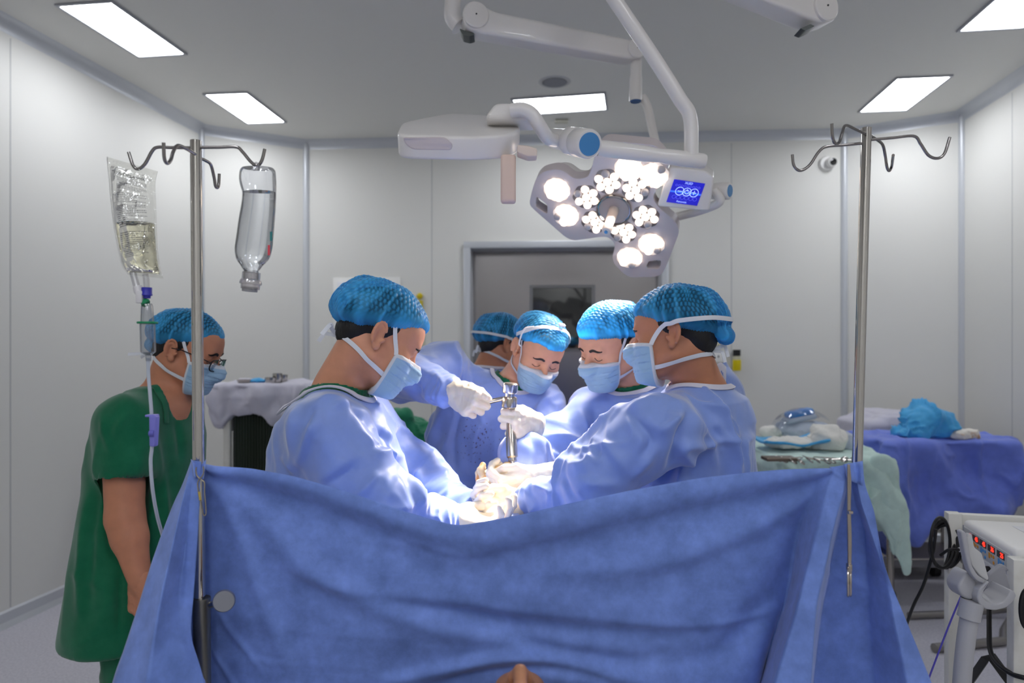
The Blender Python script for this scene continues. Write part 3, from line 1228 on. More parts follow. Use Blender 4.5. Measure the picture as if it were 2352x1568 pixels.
# top housing
mb = MB()
hb0 = W2(1165, 276, 2.25)
soft_slab(mb, rounded([W2(1117, 276, 2.22), W2(1117, 262, 2.22), W2(1137, 236, 2.22), W2(1165, 235, 2.22), W2(1205, 240, 2.22), W2(1232, 276, 2.22)], 0.012, 3), (0, 0.10, 0), 0.012)
mb.build('top_housing', lampw_m, unl)
MB().tube(spline([W2(1175, 254, 2.20), W2(1200, 252, 2.19), W2(1222, 263, 2.19), W2(1240, 290, 2.2), W2(1258, 316, 2.24), W2(1275, 322, 2.3)], 40), 0.0225 * KD, seg=20).build('neck_pipe', lampw_m, unl)
mb = MB()
soft_slab(mb, rounded([W2(*q, 2.16) for q in [(1188, 332), (1212, 334), (1234, 341), (1234, 358), (1213, 359), (1188, 350)]], 0.004, 2), (0, 0.05, 0), 0.003)
mb.build('bracket', pink_m, unl)
mb = MB()
hc = W2(1169, 368, 2.2)
hx = (W2(1187, 368, 2.2) - hc)[0]
mb.box((W2(1167.5, 412, 2.2)), (2 * hx * 0.97, 0.042, 0.132), None, 0.008, 3)
mb.build('handle', M('handle_pinkish', (226, 200, 186), rough=0.5), unl)
# elbow with blue cap
E1, E0 = W2(1354, 331, 2.16), W2(1268, 317, 2.42)
ea = unit(E1 - E0)
EL = np.linalg.norm(E1 - E0)
mb = MB().lathe(E0, [(r_ * KD, h_) for r_, h_ in [(0.0, 0), (0.028, 0), (0.034, 0.01), (0.036, 0.35 * EL), (0.044, 0.50 * EL), (0.0455, 0.515 * EL), (0.0445, 0.52 * EL), (0.0455, 0.525 * EL), (0.0465, 0.73 * EL), (0.0455, 0.735 * EL), (0.0465, 0.74 * EL), (0.0465, EL - 0.006), (0.043, EL), (0.0, EL)]], axis=ea, seg=48)
el = mb.build('elbow', lampw_m, unl)
MB().lathe(E1 - ea * 0.001, [(0.0365 * KD, 0.0), (0.0355 * KD, 0.003), (0.0, 0.004)], axis=ea, seg=48).build('elbow_cap', blue_m, el)
for fx, fy in ((1283, 325), (1320, 326)):
    sc = W2(fx, fy, 2.23)
    MB().lathe2(sc, [(0.0, 0.0), (0.0035, 0.0), (0.0035, 0.012), (0, 0.012)], axis=(0, -1, 0), seg=10).build('screw', dark_m, el)
MB().lathe2(W2(1375, 340, 2.27), [(0.0, 0), (0.026, 0), (0.0275, 0.02), (0.0265, 0.16), (0.024, 0.19), (0.0225, 0.21), (0.0245, 0.225), (0.0255, 0.25), (0.0255, 0.355), (0.022, 0.365), (0, 0.366)], axis=unit(W2(1625, 371, 2.3) - W2(1375, 340, 2.27)), seg=32).build('cross_tube', lampw_m, unl)
bp_pts = spline([W2(1588, 362, 2.295), W2(1585, 270, 2.29), W2(1560, 225, 2.28), W2(1500, 130, 2.27), W2(1412, 0, 2.24), W2(1330, -120, 2.22)], 60)
MB().tube(bp_pts, 0.0235 * KD, seg=24).build('bent_pipe', lampw_m, unl)
MB().tube([bp_pts[-1] + [0, 0, -0.01], np.array([bp_pts[-1][0], bp_pts[-1][1], CEIL - 0.01])], 0.032, seg=24).build('ceiling_column', lampw_m, unl)
MB().lathe2((bp_pts[-1][0], bp_pts[-1][1], CEIL), [(0.0, -0.05), (0.09, -0.05), (0.11, 0.0)], seg=36).build('ceiling_rose', lampw_m, unl)

# ---- third arm cut off by the top edge of the view
T0, T1 = W(1700, -35, 2.05), W(1872, 30, 2.15)
arm3 = thing('jointed_support', 'white jointed arm end cut off by the top edge, above the empty drip pole', 'lamp arm', T1)
td = unit(T1 - T0)
tu = unit(np.cross(np.cross(td, (0, 0, 1)), td))
tw = np.cross(td, tu)
tw = tw if tw[1] < 0 else -tw
mb = MB()
soft_slab(mb, rounded([p + tw * 0.04 for p in [T0 - td * 0.3 + tu * 0.04, T1 + tu * 0.04, T1 + td * 0.045 + tu * 0.03, T1 + td * 0.05 - tu * 0.025, T1 - tu * 0.05, T1 - td * 0.06 - tu * 0.05, T0 - td * 0.3 - tu * 0.035]], 0.012, 3), -tw * 0.08, 0.012)
mb.build('arm_beam', lampw_m, arm3)
MB().lathe(T1 + tw * 0.036, [(0.045, 0), (0.045, 0.012), (0.042, 0.015), (0.0, 0.016)], axis=tw, seg=40).build('joint_disc', lampw_m, arm3)
MB().lathe(T1 + tw * 0.052, [(0.0, 0), (0.003, 0), (0.003, 0.002), (0, 0.002)], axis=tw, seg=10).build('screw', dark_m, arm3)
MB().prism(rounded([W(1838, 65, 2.1), W(1862, 55, 2.1), W(1872, 60, 2.1), W(1850, 70, 2.1)], 0.003, 2), (0, 0.05, 0)).build('vent_slot', MATS['vent_dark'], arm3)
ta = T0 - td * 0.28
MB().tube([ta, np.array([ta[0], ta[1], CEIL - 0.01])], 0.035, seg=24).build('ceiling_column', lampw_m, arm3)
# ---- dome camera on the right corner wall
k = s_on(BL, BR, 1897)
pc = BL + bd * k
zc = CAMZ + (HY - 376) / FPX * pc[1]
cc = thing('security_camera', 'small white round camera with dark lens on the back wall, right of the lamps', 'camera', (*pc, zc))
MB().lathe((*pc, zc), [(0.0, 0.0), (0.062, 0.0), (0.062, 0.012), (0.052, 0.03), (0.0, 0.03)], axis=(*(-bn), 0), seg=32).build('base', white_m, cc)
cd = unit((0.12, -1, -0.05))
cb = np.array([*pc, zc]) + cd * 0.03 + [0.012, 0, 0]
MB().lathe(cb, [(0.0, 0.0), (0.035, 0.0), (0.042, 0.02), (0.042, 0.04), (0.036, 0.052), (0.0, 0.053)], axis=cd, seg=32).build('eyeball', white_m, cc)
MB().lathe(cb + cd * 0.050, [(0.030, 0.0), (0.030, 0.006), (0.024, 0.009), (0.0, 0.007)], axis=cd, seg=32).build('lens', M('lens_black', (12, 12, 14), rough=0.1, coat=0.6), cc)
# ------------------------------------------------------------------ drip poles
pole_m = M('pole_steel', (200, 196, 190), rough=0.06, metal=1.0, bump=(60, 0.02, 0.002), stretch=(1, 1, 0.05))
hook_m = M('hook_steel', (150, 146, 144), rough=0.2, metal=1.0)


def film(name, tint, gloss=0.10, rough=0.06, edge=0.75, bump=None):
    """thin clear plastic: see-through with a glossy skin."""
    m = bpy.data.materials.new(name)
    m.use_nodes = True
    nt = m.node_tree
    nt.nodes.remove(nt.nodes['Principled BSDF'])
    out = nt.nodes['Material Output']
    tr = nt.nodes.new('ShaderNodeBsdfTransparent')
    tr.inputs[0].default_value = (*lin(tint), 1)
    gl = nt.nodes.new('ShaderNodeBsdfGlossy')
    gl.inputs['Roughness'].default_value = rough
    gl.inputs['Color'].default_value = (0.95, 0.95, 0.95, 1)
    lw = nt.nodes.new('ShaderNodeLayerWeight')
    lw.inputs['Blend'].default_value = 0.25
    mr = nt.nodes.new('ShaderNodeMapRange')
    mr.inputs['To Min'].default_value = gloss
    mr.inputs['To Max'].default_value = edge
    nt.links.new(lw.outputs['Fresnel'], mr.inputs['Value'])
    mx = nt.nodes.new('ShaderNodeMixShader')
    nt.links.new(mr.outputs[0], mx.inputs[0])
    nt.links.new(tr.outputs[0], mx.inputs[1])
    nt.links.new(gl.outputs[0], mx.inputs[2])
    nt.links.new(mx.outputs[0], out.inputs['Surface'])
    if bump:
        tc = nt.nodes.new('ShaderNodeTexCoord')
        n = nt.nodes.new('ShaderNodeTexNoise')
        n.inputs['Scale'].default_value = bump[0]
        n.inputs['Detail'].default_value = 2
        bp = nt.nodes.new('ShaderNodeBump')
        bp.inputs['Strength'].default_value = bump[1]
        bp.inputs['Distance'].default_value = 0.01
        nt.links.new(tc.outputs['Object'], n.inputs['Vector'])
        nt.links.new(n.outputs['Fac'], bp.inputs['Height'])
        nt.links.new(bp.outputs['Normal'], gl.inputs['Normal'])
        nt.links.new(bp.outputs['Normal'], lw.inputs['Normal'])
    MATS[name] = m
    return m


PD = 1.22


def drip_pole(label, ptop, pjoin, hooks, knob=None, lower_r=0.0148, join_y=None, PD=PD):
    top, low = W(*ptop, PD), W(*pjoin, PD)
    dirv = unit(low - top)
    foot = low + dirv * (low[2] / -dirv[2])
    t = thing('drip_pole', label, 'drip stand', (foot[0], foot[1], 0.0), 'steel drip poles holding the blue screen')
    r = 0.0099
    jn = W(*join_y, PD) if join_y else low
    L = np.linalg.norm(jn - top)
    # a flat-topped tube with a shallow open mouth
    MB().lathe(top, [(0.0, 0.006), (r - 0.0015, 0.006), (r - 0.0015, 0.0), (r, 0.0), (r, L + 0.05), (0.0, L + 0.05)], axis=dirv, seg=32).build('upper_tube', pole_m, t)
    ln = (jn[2] - 0.05) / -dirv[2]
    MB().lathe(jn, [(r, 0.002), (lower_r - 0.002, 0.0), (lower_r, 0.0), (lower_r + 0.001, 0.003), (lower_r, 0.008), (lower_r, ln), (0.0, ln)], axis=dirv, seg=32).build('lower_tube', M('pole_steel_dark_reflection', (128, 126, 118), rough=0.34, metal=0.85), t)  # darker base colour stands in for the dim room the tube mirrors
    b = np.array([foot[0], foot[1], 0.0])
    MB().lathe(b + [0, 0, 0.03], [(0.0, 0.0), (0.045, 0.0), (0.045, 0.03), (0.02, 0.06), (0.0, 0.06)], seg=28).build('hub', pole_m, t)
    for i in range(4):
        a = i * PI / 2 + 0.5
        d = np.array([math.cos(a), math.sin(a), 0])
        MB().tube([b + [0, 0, 0.05], b + d * 0.10 + [0, 0, 0.04], b + d * 0.16 + [0, 0, 0.018], b + d * 0.17 + [0, 0, 0.0]], 0.011, seg=10).build('leg', pole_m, t)
    for h in hooks:
        pts = [W(*q) for q in h]
        MB().tube(spline(pts, 48), 0.0029, seg=12).build('hook', hook_m, t)
    if knob:
        k0, k1 = knob
        a, c = W(*k0), W(*k1)
        kn = MB().tube([a, a + (c - a) * 0.35, a + (c - a) * 0.45, c], [0.006, 0.006, 0.0045, 0.0045], seg=16).build('clamp_screw', chrome_m, t)
        MB().lathe(c, [(0.0, -0.003), (0.0175, -0.003), (0.0185, -0.001), (0.0185, 0.003), (0.017, 0.005), (0.0, 0.005)], axis=unit((0.25, -1, 0.1)), seg=36).build('knob_disc', M('knob_grey_steel', (150, 152, 160), rough=0.35, metal=0.8), kn)
    return t


zz = lambda x, y, d: (200 + x / 2.704, 280 + y / 2.704, d)
hl = [[zz(645, 160, PD), zz(520, 159, PD), zz(440, 157, PD), zz(405, 180, PD), zz(360, 260, PD), zz(318, 292, PD), zz(286, 270, PD), zz(258, 188, PD)],
      [zz(705, 158, PD), zz(820, 157, PD), zz(925, 155, PD), zz(965, 185, PD), zz(1015, 245, PD), zz(1055, 272, PD), zz(1085, 240, PD), zz(1104, 168, PD)],
      [zz(672, 200, 1.212), zz(620, 168, 1.19), zz(563, 146, 1.165), zz(535, 185, 1.15), zz(520, 235, 1.14), zz(498, 257, 1.13), zz(480, 225, 1.12), zz(475, 128, 1.115)],
      [zz(690, 220, 1.225), zz(735, 240, 1.25), zz(768, 265, 1.27), zz(788, 340, 1.285), zz(797, 395, 1.29), zz(808, 408, 1.295), zz(817, 390, 1.30), zz(821, 322, 1.30)]]
pole_l = drip_pole('shiny drip pole at left holding a clear bag and a clear bottle on its hooks', (450, 323), (457, 1180), hl,
                   knob=((484, 1388, 1.205), (515, 1379, 1.165)), join_y=(463, 1372))
zz = lambda x, y, d: (1650 + x / 2.239, y / 2.239, d)
hr = [[zz(735, 737, 1.30), zz(640, 746, 1.30), zz(555, 754, 1.30), zz(515, 782, 1.30), zz(468, 850, 1.30), zz(420, 877, 1.30), zz(388, 850, 1.30), zz(380, 795, 1.30)],
      [zz(785, 718, 1.30), zz(890, 709, 1.30), zz(1005, 700, 1.30), zz(1040, 740, 1.30), zz(1080, 798, 1.30), zz(1125, 814, 1.30), zz(1162, 790, 1.30), zz(1190, 706, 1.30)],
      [zz(755, 688, 1.29), zz(705, 664, 1.265), zz(655, 645, 1.24), zz(638, 680, 1.225), zz(622, 730, 1.215), zz(602, 738, 1.205), zz(587, 705, 1.195), zz(583, 635, 1.19)],
      [zz(780, 695, 1.305), zz(815, 718, 1.325), zz(845, 745, 1.345), zz(858, 800, 1.36), zz(866, 855, 1.365), zz(878, 878, 1.37), zz(891, 855, 1.375), zz(899, 798, 1.30)]]
hr = [[(q[0], q[1], q[2] * 1.055) for q in h] for h in hr]
pole_r = drip_pole('shiny drip pole at right with empty hooks', (1990, 294), (1969, 1060), hr, join_y=(1960, 1400), PD=1.372)

# ---- clear bag on the left hook -------------------------------------------------------
BGD = 1.205
zz = lambda x, y, d=BGD: W(200 + x / 2.704, 280 + y / 2.704, d)
Lb = spline([zz(122, 216), zz(128, 280), zz(136, 360), zz(148, 500), zz(164, 640), zz(190, 780), zz(215, 890), zz(252, 948)], 60)
Rb = spline([zz(438, 306), zz(424, 370), zz(424, 440), zz(428, 520), zz(432, 640), zz(440, 780), zz(452, 890), zz(474, 972)], 60)


def bag_pt(u, v, side, infl=0.021):
    """u across, v down (0..1); side -1 is the camera side."""
    u, v = np.asarray(u, float), np.asarray(v, float)
    i = np.clip(v, 0, 1) * 59
    Lp = np.stack([np.interp(i, np.arange(60), Lb[:, k]) for k in range(3)], -1)
    Rp = np.stack([np.interp(i, np.arange(60), Rb[:, k]) for k in range(3)], -1)
    P = Lp * (1 - u)[..., None] + Rp * u[..., None]
    vv = np.clip((v - 0.10) / 0.84, 0, 1)
    th = infl * np.clip(np.sin(PI * np.clip((u - 0.05) / 0.9, 0, 1)), 0, 1) ** 0.6 * np.clip(np.sin(PI * vv ** 1.5), 0, 1) ** 0.5
    w = 0.0035 * fbm(np.stack([u * 5, v * 9, 0 * u + side], -1), 1.0, 3) + 0.003 * ridge(np.stack([u * 3, v * 5, 0 * u + side], -1), 1.0, 9)
    P[..., 1] += side * (th + 0.0006 + w * np.clip(th / 0.01, 0, 1))
    return P


bag = thing('infusion_bag', 'clear crumpled drip bag half full of pale yellow fluid, hanging from the left pole', 'drip bag', zz(318, 293))
U, Vv = np.meshgrid(np.linspace(0, 1, 41), np.linspace(0, 1, 71), indexing='ij')
Gf, Gb = bag_pt(U, Vv, -1), bag_pt(U, Vv, 1)
mb = MB()
loopG = np.concatenate([Gf, Gb[::-1]], 0)
mb.sheet(loopG, closed_u=True)
mb.build('pouch', film('bag_film', (247, 247, 245), gloss=0.06, rough=0.05, edge=0.85, bump=(70, 0.35)), bag, smooth=180)
# fluid fills the lower part
Uq, Vq = np.meshgrid(np.linspace(0.07, 0.93, 31), np.linspace(0.56, 0.955, 41), indexing='ij')
lf, lb_ = bag_pt(Uq, Vq, -1, 0.018), bag_pt(Uq, Vq, 1, 0.018)
loopL = np.concatenate([lf, lb_[::-1]], 0)
mb = MB()
mb.sheet(loopL, closed_u=True)
k = loopL.shape[0]
nvv = loopL.shape[1]
for jj, rev in ((0, 1), (nvv - 1, 0)):
    cap = [i * nvv + jj for i in range(k)]
    mb.F.append(tuple(cap[::-1] if rev else cap))
    mb.m.append(0)
liq_m = M('bag_fluid', (250, 246, 222), rough=0.02, trans=1.0, ior=1.22)
mb.build('fluid', liq_m, bag, smooth=180)
print_m = M('label_ink', (52, 52, 54), rough=0.7)


def bagmap(uc, vc, su, sv, slant=0.0):
    def f(V):
        u = uc + V[:, 0] * su
        v = vc - V[:, 1] * sv + slant * V[:, 0] * su
        P = bag_pt(u, v, -1)
        P[:, 1] -= 0.0009
        return P
    return f


Wb = 0.088
Hb = 0.205
text_obj('label_title', 'GELOPLASMA', 0.0092, print_m, None, (1, 0, 0), (0, 0, 1), bag, mapf=bagmap(0.50, 0.178, 1 / Wb, 1 / Hb, -0.02))
text_obj('label_volume', '500 ml', 0.0062, print_m, None, (1, 0, 0), (0, 0, 1), bag, mapf=bagmap(0.84, 0.150, 1 / Wb, 1 / Hb, -0.02))
mb = MB()
rr = random.Random(5)
for row in range(46):
    v = 0.225 + row * 0.0125
    if row in (9, 10, 17, 30, 31):
        continue
    u = 0.24
    end = 0.86 if rr.random() < 0.7 else 0.5 + rr.random() * 0.3
    while u < end:
        w = 0.012 + 0.04 * rr.random()
        us = np.linspace(u, min(u + w, end), 3)
        g = np.stack([bag_pt(us, v + 0 * us - 0.02 * (us - 0.5), -1), bag_pt(us, v + 0.0036 + 0 * us - 0.02 * (us - 0.5), -1)], 1)
        g[..., 1] -= 0.0008
        mb.sheet(g)
        u += w + 0.009
o = mb.build('label_print', M('label_ink_soft', (92, 92, 94), rough=0.7), bag, smooth=0)
o['kind'] = 'stuff'
# ports, drip chamber, line and clamp
drip = thing('drip_line', 'thin clear drip tube with chamber and blue roller clamp under the hanging bag', 'drip tube', zz(350, 1120))
clear_m = film('tube_film', (225, 228, 232), gloss=0.10, rough=0.12, edge=0.8)
wht_m = M('milky_plastic', (226, 224, 226), rough=0.35, trl=0.2)
mb = MB().tube([zz(283, 930), zz(305, 1010), zz(316, 1040)], 0.0056, seg=16)
prt = mb.build('port', film('port_film', (232, 232, 234), gloss=0.2, rough=0.2, edge=0.7), bag)
MB().tube([zz(362, 948), zz(368, 985), zz(370, 1030)], 0.0052, seg=16).build('port', MATS['port_film'], bag)
MB().lathe(zz(371, 1028), [(0.0, 0.0), (0.0085, 0.0), (0.0085, 0.011), (0.0092, 0.012), (0.0092, 0.014), (0.0065, 0.0145), (0.006, 0.019), (0, 0.019)], axis=(0, 0, -1), seg=20).build('port_cap', M('cap_royal_blue', (48, 48, 160), rough=0.4), bag)
MB().tube([zz(312, 1022), zz(322, 1050), zz(335, 1085), zz(345, 1112)], [0.0075, 0.0085, 0.0055, 0.005], seg=16).build('spike', wht_m, drip)
MB().box(zz(336, 1088) - np.array([0.0, 0.006, 0]), (0.012, 0.006, 0.022), None, 0.002).build('spike_clip', wht_m, drip)
MB().tube([zz(350, 1112), zz(362, 1122), zz(372, 1130)], [0.006, 0.0085, 0.007], seg=16).build('vent_cap', M('cap_green', (8, 130, 84), rough=0.4), drip)
MB().lathe(zz(372, 1128), [(0.0, 0.0), (0.008, 0.0), (0.0095, 0.004), (0.0110, 0.034), (0.0112, 0.036)], axis=unit(zz(378, 1440) - zz(372, 1128)), seg=24).build('chamber_top', clear_m, drip)
MB().lathe(zz(375, 1240), [(0.0, 0.0), (0.0165, 0.0), (0.0172, 0.0015), (0.0165, 0.0035), (0.0, 0.0035)], axis=(0, 0, -1), seg=28).build('chamber_ring', MATS['cap_green'], drip)
MB().lathe(zz(375, 1252), [(0.0125, 0.0), (0.0125, 0.050), (0.0105, 0.052), (0.005, 0.056), (0.004, 0.066), (0.0, 0.066)], axis=unit(zz(380, 1440) - zz(375, 1252)), seg=24).build('chamber', clear_m, drip)
tp = spline([W(340, 822, 1.205), W(341, 860, 1.205), W(345, 910, 1.205), W(348, 952, 1.205), W(349, 1022, 1.205), W(346, 1060, 1.205), W(350, 1120, 1.21), W(360, 1180, 1.23), W(375, 1235, 1.26), W(395, 1300, 1.30), W(410, 1370, 1.33), W(425, 1480, 1.34)], 120)
MB().tube(tp, 0.0030, seg=12).build('tube', M('tube_milky', (205, 212, 222), rough=0.25, trl=0.35), drip)
cl_m = M('clamp_periwinkle', (118, 118, 200), rough=0.35)
mb = MB()
soft_slab(mb, rounded([W(341, 955, 1.19), W(359, 955, 1.19), W(355, 1026, 1.19), W(342, 1026, 1.19)], 0.003, 3), (0, 0.014, 0), 0.003)
rc = mb.build('roller_clamp', cl_m, drip)
MB().box(W(349.5, 954, 1.20), (0.0175, 0.016, 0.004), None, 0.0012).build('clamp_lip', cl_m, rc)
MB().lathe(W(350, 995, 1.192) + np.array([-0.004, 0, 0]), [(0, 0), (0.006, 0), (0.006, 0.008), (0, 0.008)], axis=(1, 0, 0), seg=20).build('roller', M('roller_blue', (92, 92, 176), rough=0.4), rc)

# ---- clear bottle on the right hook ---------------------------------------------------
zz = lambda x, y, d=PD: W(200 + x / 2.704, 280 + y / 2.704, d)
btl = thing('infusion_bottle', 'clear soft plastic bottle of clear fluid hanging upside down from the left pole', 'drip bottle', zz(1060, 290))
bl = [(962, 287), (951, 305), (946, 350), (955, 400), (966, 440), (962, 500), (945, 600), (928, 720), (919, 790), (928, 850), (955, 890), (972, 918), (975, 930), (973, 980)]
br = [(1155, 287), (1168, 305), (1172, 350), (1174, 400), (1173, 440), (1170, 520), (1163, 620), (1155, 720), (1147, 790), (1128, 850), (1090, 890), (1068, 918), (1063, 930), (1062, 980)]


def bottle_shell(pl, pr, n, shrink=0.0, i0=0.0, i1=1.0, depth=0.62):
    a = spline([zz(*q) for q in pl], 90)
    b = spline([zz(*q) for q in pr], 90)
    rows = []
    for t in np.linspace(i0 * 89, i1 * 89, n):
        A = np.array([np.interp(t, np.arange(90), a[:, k]) for k in range(3)])
        B = np.array([np.interp(t, np.arange(90), b[:, k]) for k in range(3)])
        c, h = (A + B) / 2, (B - A) / 2
        hl_ = np.linalg.norm(h) - shrink
        h = unit(h) * hl_
        dp = depth + (1 - depth) * np.clip((t / 89 - 0.72) / 0.1, 0, 1)
        rows.append([c + h * math.cos(q) + np.array([0, 1, 0]) * hl_ * dp * math.sin(q) for q in np.linspace(0, 2 * PI, 40, endpoint=False)])
    return np.array(rows).transpose(1, 0, 2)


def capped(G):
    mb = MB()
    mb.sheet(G, closed_u=True)
    k, n = G.shape[:2]
    for jj in (0, n - 1):
        mb.F.append(tuple(i * n + jj for i in range(k)))
        mb.m.append(0)
    return mb


capped(bottle_shell(bl, br, 60)).build('bottle', film('bottle_film', (243, 244, 246), gloss=0.08, rough=0.04, edge=0.85), btl, smooth=50)
capped(bottle_shell(bl, br, 50, 0.0012, 0.30, 0.93)).build('fluid', M('clear_fluid', (250, 251, 252), rough=0.0, trans=1.0, ior=1.2), btl, smooth=60)
ax_ = unit(zz(1012, 1045) - zz(1018, 975))
MB().lathe(zz(1018, 975), [(0.0155, -0.012), (0.0155, 0.0), (0.0175, 0.002), (0.019, 0.006), (0.019, 0.009), (0.0165, 0.010), (0.0160, 0.018), (0.0, 0.018)], axis=ax_, seg=36).build('neck_ring', film('neck_film', (226, 222, 224), gloss=0.25, rough=0.2, edge=0.6), btl)
MB().lathe(zz(1012, 1025), [(0.0, 0.0), (0.0135, 0.0), (0.0132, 0.008), (0.0, 0.008)], axis=ax_, seg=30).build('stopper', M('stopper_grey', (150, 150, 152), rough=0.5), btl)
MB().tube(spline([zz(1040, 300), zz(1035, 275, 1.215), zz(1050, 252, 1.212), zz(1068, 272, 1.216), zz(1064, 300)], 30), 0.0016, seg=8).build('hanging_loop', MATS['port_film'], btl)
mb = MB()
a, b = zz(1140, 775), zz(1130, 830)
mb.box((a + b) / 2 + np.array([0.003, -0.013, 0]), (0.004, 0.0006, 0.018), None)
mb.build('red_mark', M('mark_red', (214, 70, 84), rough=0.6), btl, smooth=0)
a = zz(1155, 715)
MB().box(a + np.array([0.0, -0.010, 0]), (0.004, 0.0006, 0.016), None).build('green_mark', M('mark_green', (40, 120, 120), rough=0.6), btl, smooth=0)
# ------------------------------------------------------------------ the blue screen drape between the poles
def cloth(name, rgb, rough=0.62, sheen=0.25, trl=0.12, mott=0.10, fine=900, bump=0.10, spec=0.3):
    """non-woven fabric: faint fibre mottling in colour and relief."""
    if name in MATS:
        return MATS[name]
    m = M(name, rgb, rough=rough, sheen=sheen, trl=trl, spec=spec)
    nt = m.node_tree
    b = nt.nodes['Principled BSDF']
    tc = nt.nodes.new('ShaderNodeTexCoord')
    n1 = nt.nodes.new('ShaderNodeTexNoise')
    n1.inputs['Scale'].default_value = 16
    n1.inputs['Detail'].default_value = 9
    n1.inputs['Roughness'].default_value = 0.68
    nt.links.new(tc.outputs['Object'], n1.inputs['Vector'])
    r = nt.nodes.new('ShaderNodeValToRGB')
    c = lin(rgb)
    r.color_ramp.elements[0].position = 0.33
    r.color_ramp.elements[1].position = 0.67
    r.color_ramp.elements[0].color = (*[v * (1 - mott) for v in c], 1)
    r.color_ramp.elements[1].color = (*[min(1, v * (1 + mott) + 0.02 * mott * 5) for v in c], 1)
    nt.links.new(n1.outputs['Fac'], r.inputs['Fac'])
    nt.links.new(r.outputs['Color'], b.inputs['Base Color'])
    n2 = nt.nodes.new('ShaderNodeTexNoise')
    n2.inputs['Scale'].default_value = fine
    n2.inputs['Detail'].default_value = 2
    nt.links.new(tc.outputs['Object'], n2.inputs['Vector'])
    bp = nt.nodes.new('ShaderNodeBump')
    bp.inputs['Strength'].default_value = bump
    bp.inputs['Distance'].default_value = 0.002
    nt.links.new(n2.outputs['Fac'], bp.inputs['Height'])
    nt.links.new(bp.outputs['Normal'], b.inputs['Normal'])
    return m


drape_m = cloth('drape_blue', (112, 141, 214), mott=0.20, trl=0.10)
NV = 150
yrow = np.linspace(0, 1, NV)


def rib(pts):
    return spline([W(*p) for p in pts], NV)


top_pts = np.array([(472, 1068), (560, 1071), (640, 1082), (720, 1100), (800, 1125), (880, 1152), (960, 1182), (1010, 1199), (1050, 1206), (1100, 1200), (1180, 1182), (1300, 1155), (1420, 1128), (1560, 1101), (1700, 1084), (1850, 1071), (1938, 1066)], float)


def top_y(x):
    return np.interp(x, top_pts[:, 0], top_pts[:, 1])


ribs, nsub = [], []


def add(r, n):
    ribs.append(r)
    nsub.append(n)


add(rib([(438, 1058, 1.235), (418, 1112, 1.22), (392, 1170, 1.21), (352, 1280, 1.19), (318, 1390, 1.17), (285, 1490, 1.15), (256, 1575, 1.13), (180, 1860, 1.08)]), 14)
add(rib([(440, 1056, 1.215), (428, 1112, 1.185), (412, 1180, 1.165), (388, 1290, 1.14), (366, 1400, 1.12), (350, 1500, 1.10), (338, 1580, 1.08), (300, 1860, 1.04)]), 12)
add(rib([(446, 1058, 1.20), (440, 1112, 1.19), (434, 1180, 1.185), (424, 1270, 1.18), (412, 1360, 1.17), (415, 1450, 1.15), (440, 1560, 1.13), (470, 1860, 1.09)]), 10)
add(rib([(462, 1060, 1.195), (460, 1112, 1.188), (459, 1180, 1.182), (450, 1300, 1.175), (445, 1370, 1.17), (441, 1460, 1.165), (470, 1560, 1.145), (540, 1860, 1.10)]), 6)
add(rib([(458, 1062, 1.235), (455, 1112, 1.245), (452, 1180, 1.255), (443, 1300, 1.26), (436, 1370, 1.265), (432, 1460, 1.265), (434, 1560, 1.265), (436, 1860, 1.26)]), 6)
xs = [500, 580, 680, 800, 930, 1050, 1180, 1320, 1460, 1600, 1720, 1800]
for i, x in enumerate(xs):
    ty = top_y(x)
    s = math.sin(PI * (x - 480) / 1340.0)
    col = []
    for q in np.linspace(0, 1, 8):
        py = ty + (1860 - ty) * q
        bx = (1120 - x) * 0.02 * q
        if x > 1500:
            bx -= (x - 1500) / 300.0 * 95 * q
        col.append((x + bx, py, 1.252 + 0.03 * s * q - 0.05 * q * (1 - q) * s + (0.03 * (1 - s) * q)))
    add(rib(col), 14 if i < len(xs) - 1 else 10)
add(rib([(1890, 1072, 1.222), (1862, 1150, 1.235), (1836, 1250, 1.26), (1815, 1350, 1.285), (1778, 1450, 1.30), (1740, 1568, 1.31), (1640, 1860, 1.33)]), 8)
add(rib([(1918, 1072, 1.205), (1902, 1140, 1.195), (1880, 1220, 1.185), (1848, 1330, 1.175), (1815, 1450, 1.165), (1780, 1568, 1.155), (1700, 1860, 1.13)]), 10)
add(rib([(1944, 1068, 1.198), (1942, 1120, 1.19), (1915, 1210, 1.178), (1893, 1300, 1.168), (1872, 1400, 1.158), (1862, 1568, 1.14), (1840, 1860, 1.11)]), 5)
add(rib([(1944, 1066, 1.21), (1946, 1130, 1.225), (1926, 1220, 1.275), (1904, 1320, 1.30), (1885, 1430, 1.31), (1868, 1568, 1.315), (1850, 1860, 1.32)]), 14)
add(rib([(1952, 1066, 1.205), (1962, 1140, 1.225), (1985, 1220, 1.255), (1990, 1320, 1.275), (1995, 1430, 1.28), (2005, 1568, 1.275), (2020, 1860, 1.26)]), 12)
add(rib([(1962, 1062, 1.20), (1978, 1150, 1.205), (2005, 1235, 1.215), (2032, 1320, 1.22), (2055, 1430, 1.21), (2085, 1568, 1.19), (2130, 1860, 1.15)]), 12)
add(rib([(1982, 1060, 1.205), (1988, 1112, 1.205), (2009, 1180, 1.21), (2032, 1300, 1.215), (2088, 1440, 1.21), (2140, 1568, 1.20), (2250, 1860, 1.18)]), 1)
cols = []
for a, b, n in zip(ribs[:-1], ribs[1:], nsub[:-1]):
    for k in range(n):
        cols.append(a + (b - a) * (k / n))
cols.append(ribs[-1])
G = np.array(cols)
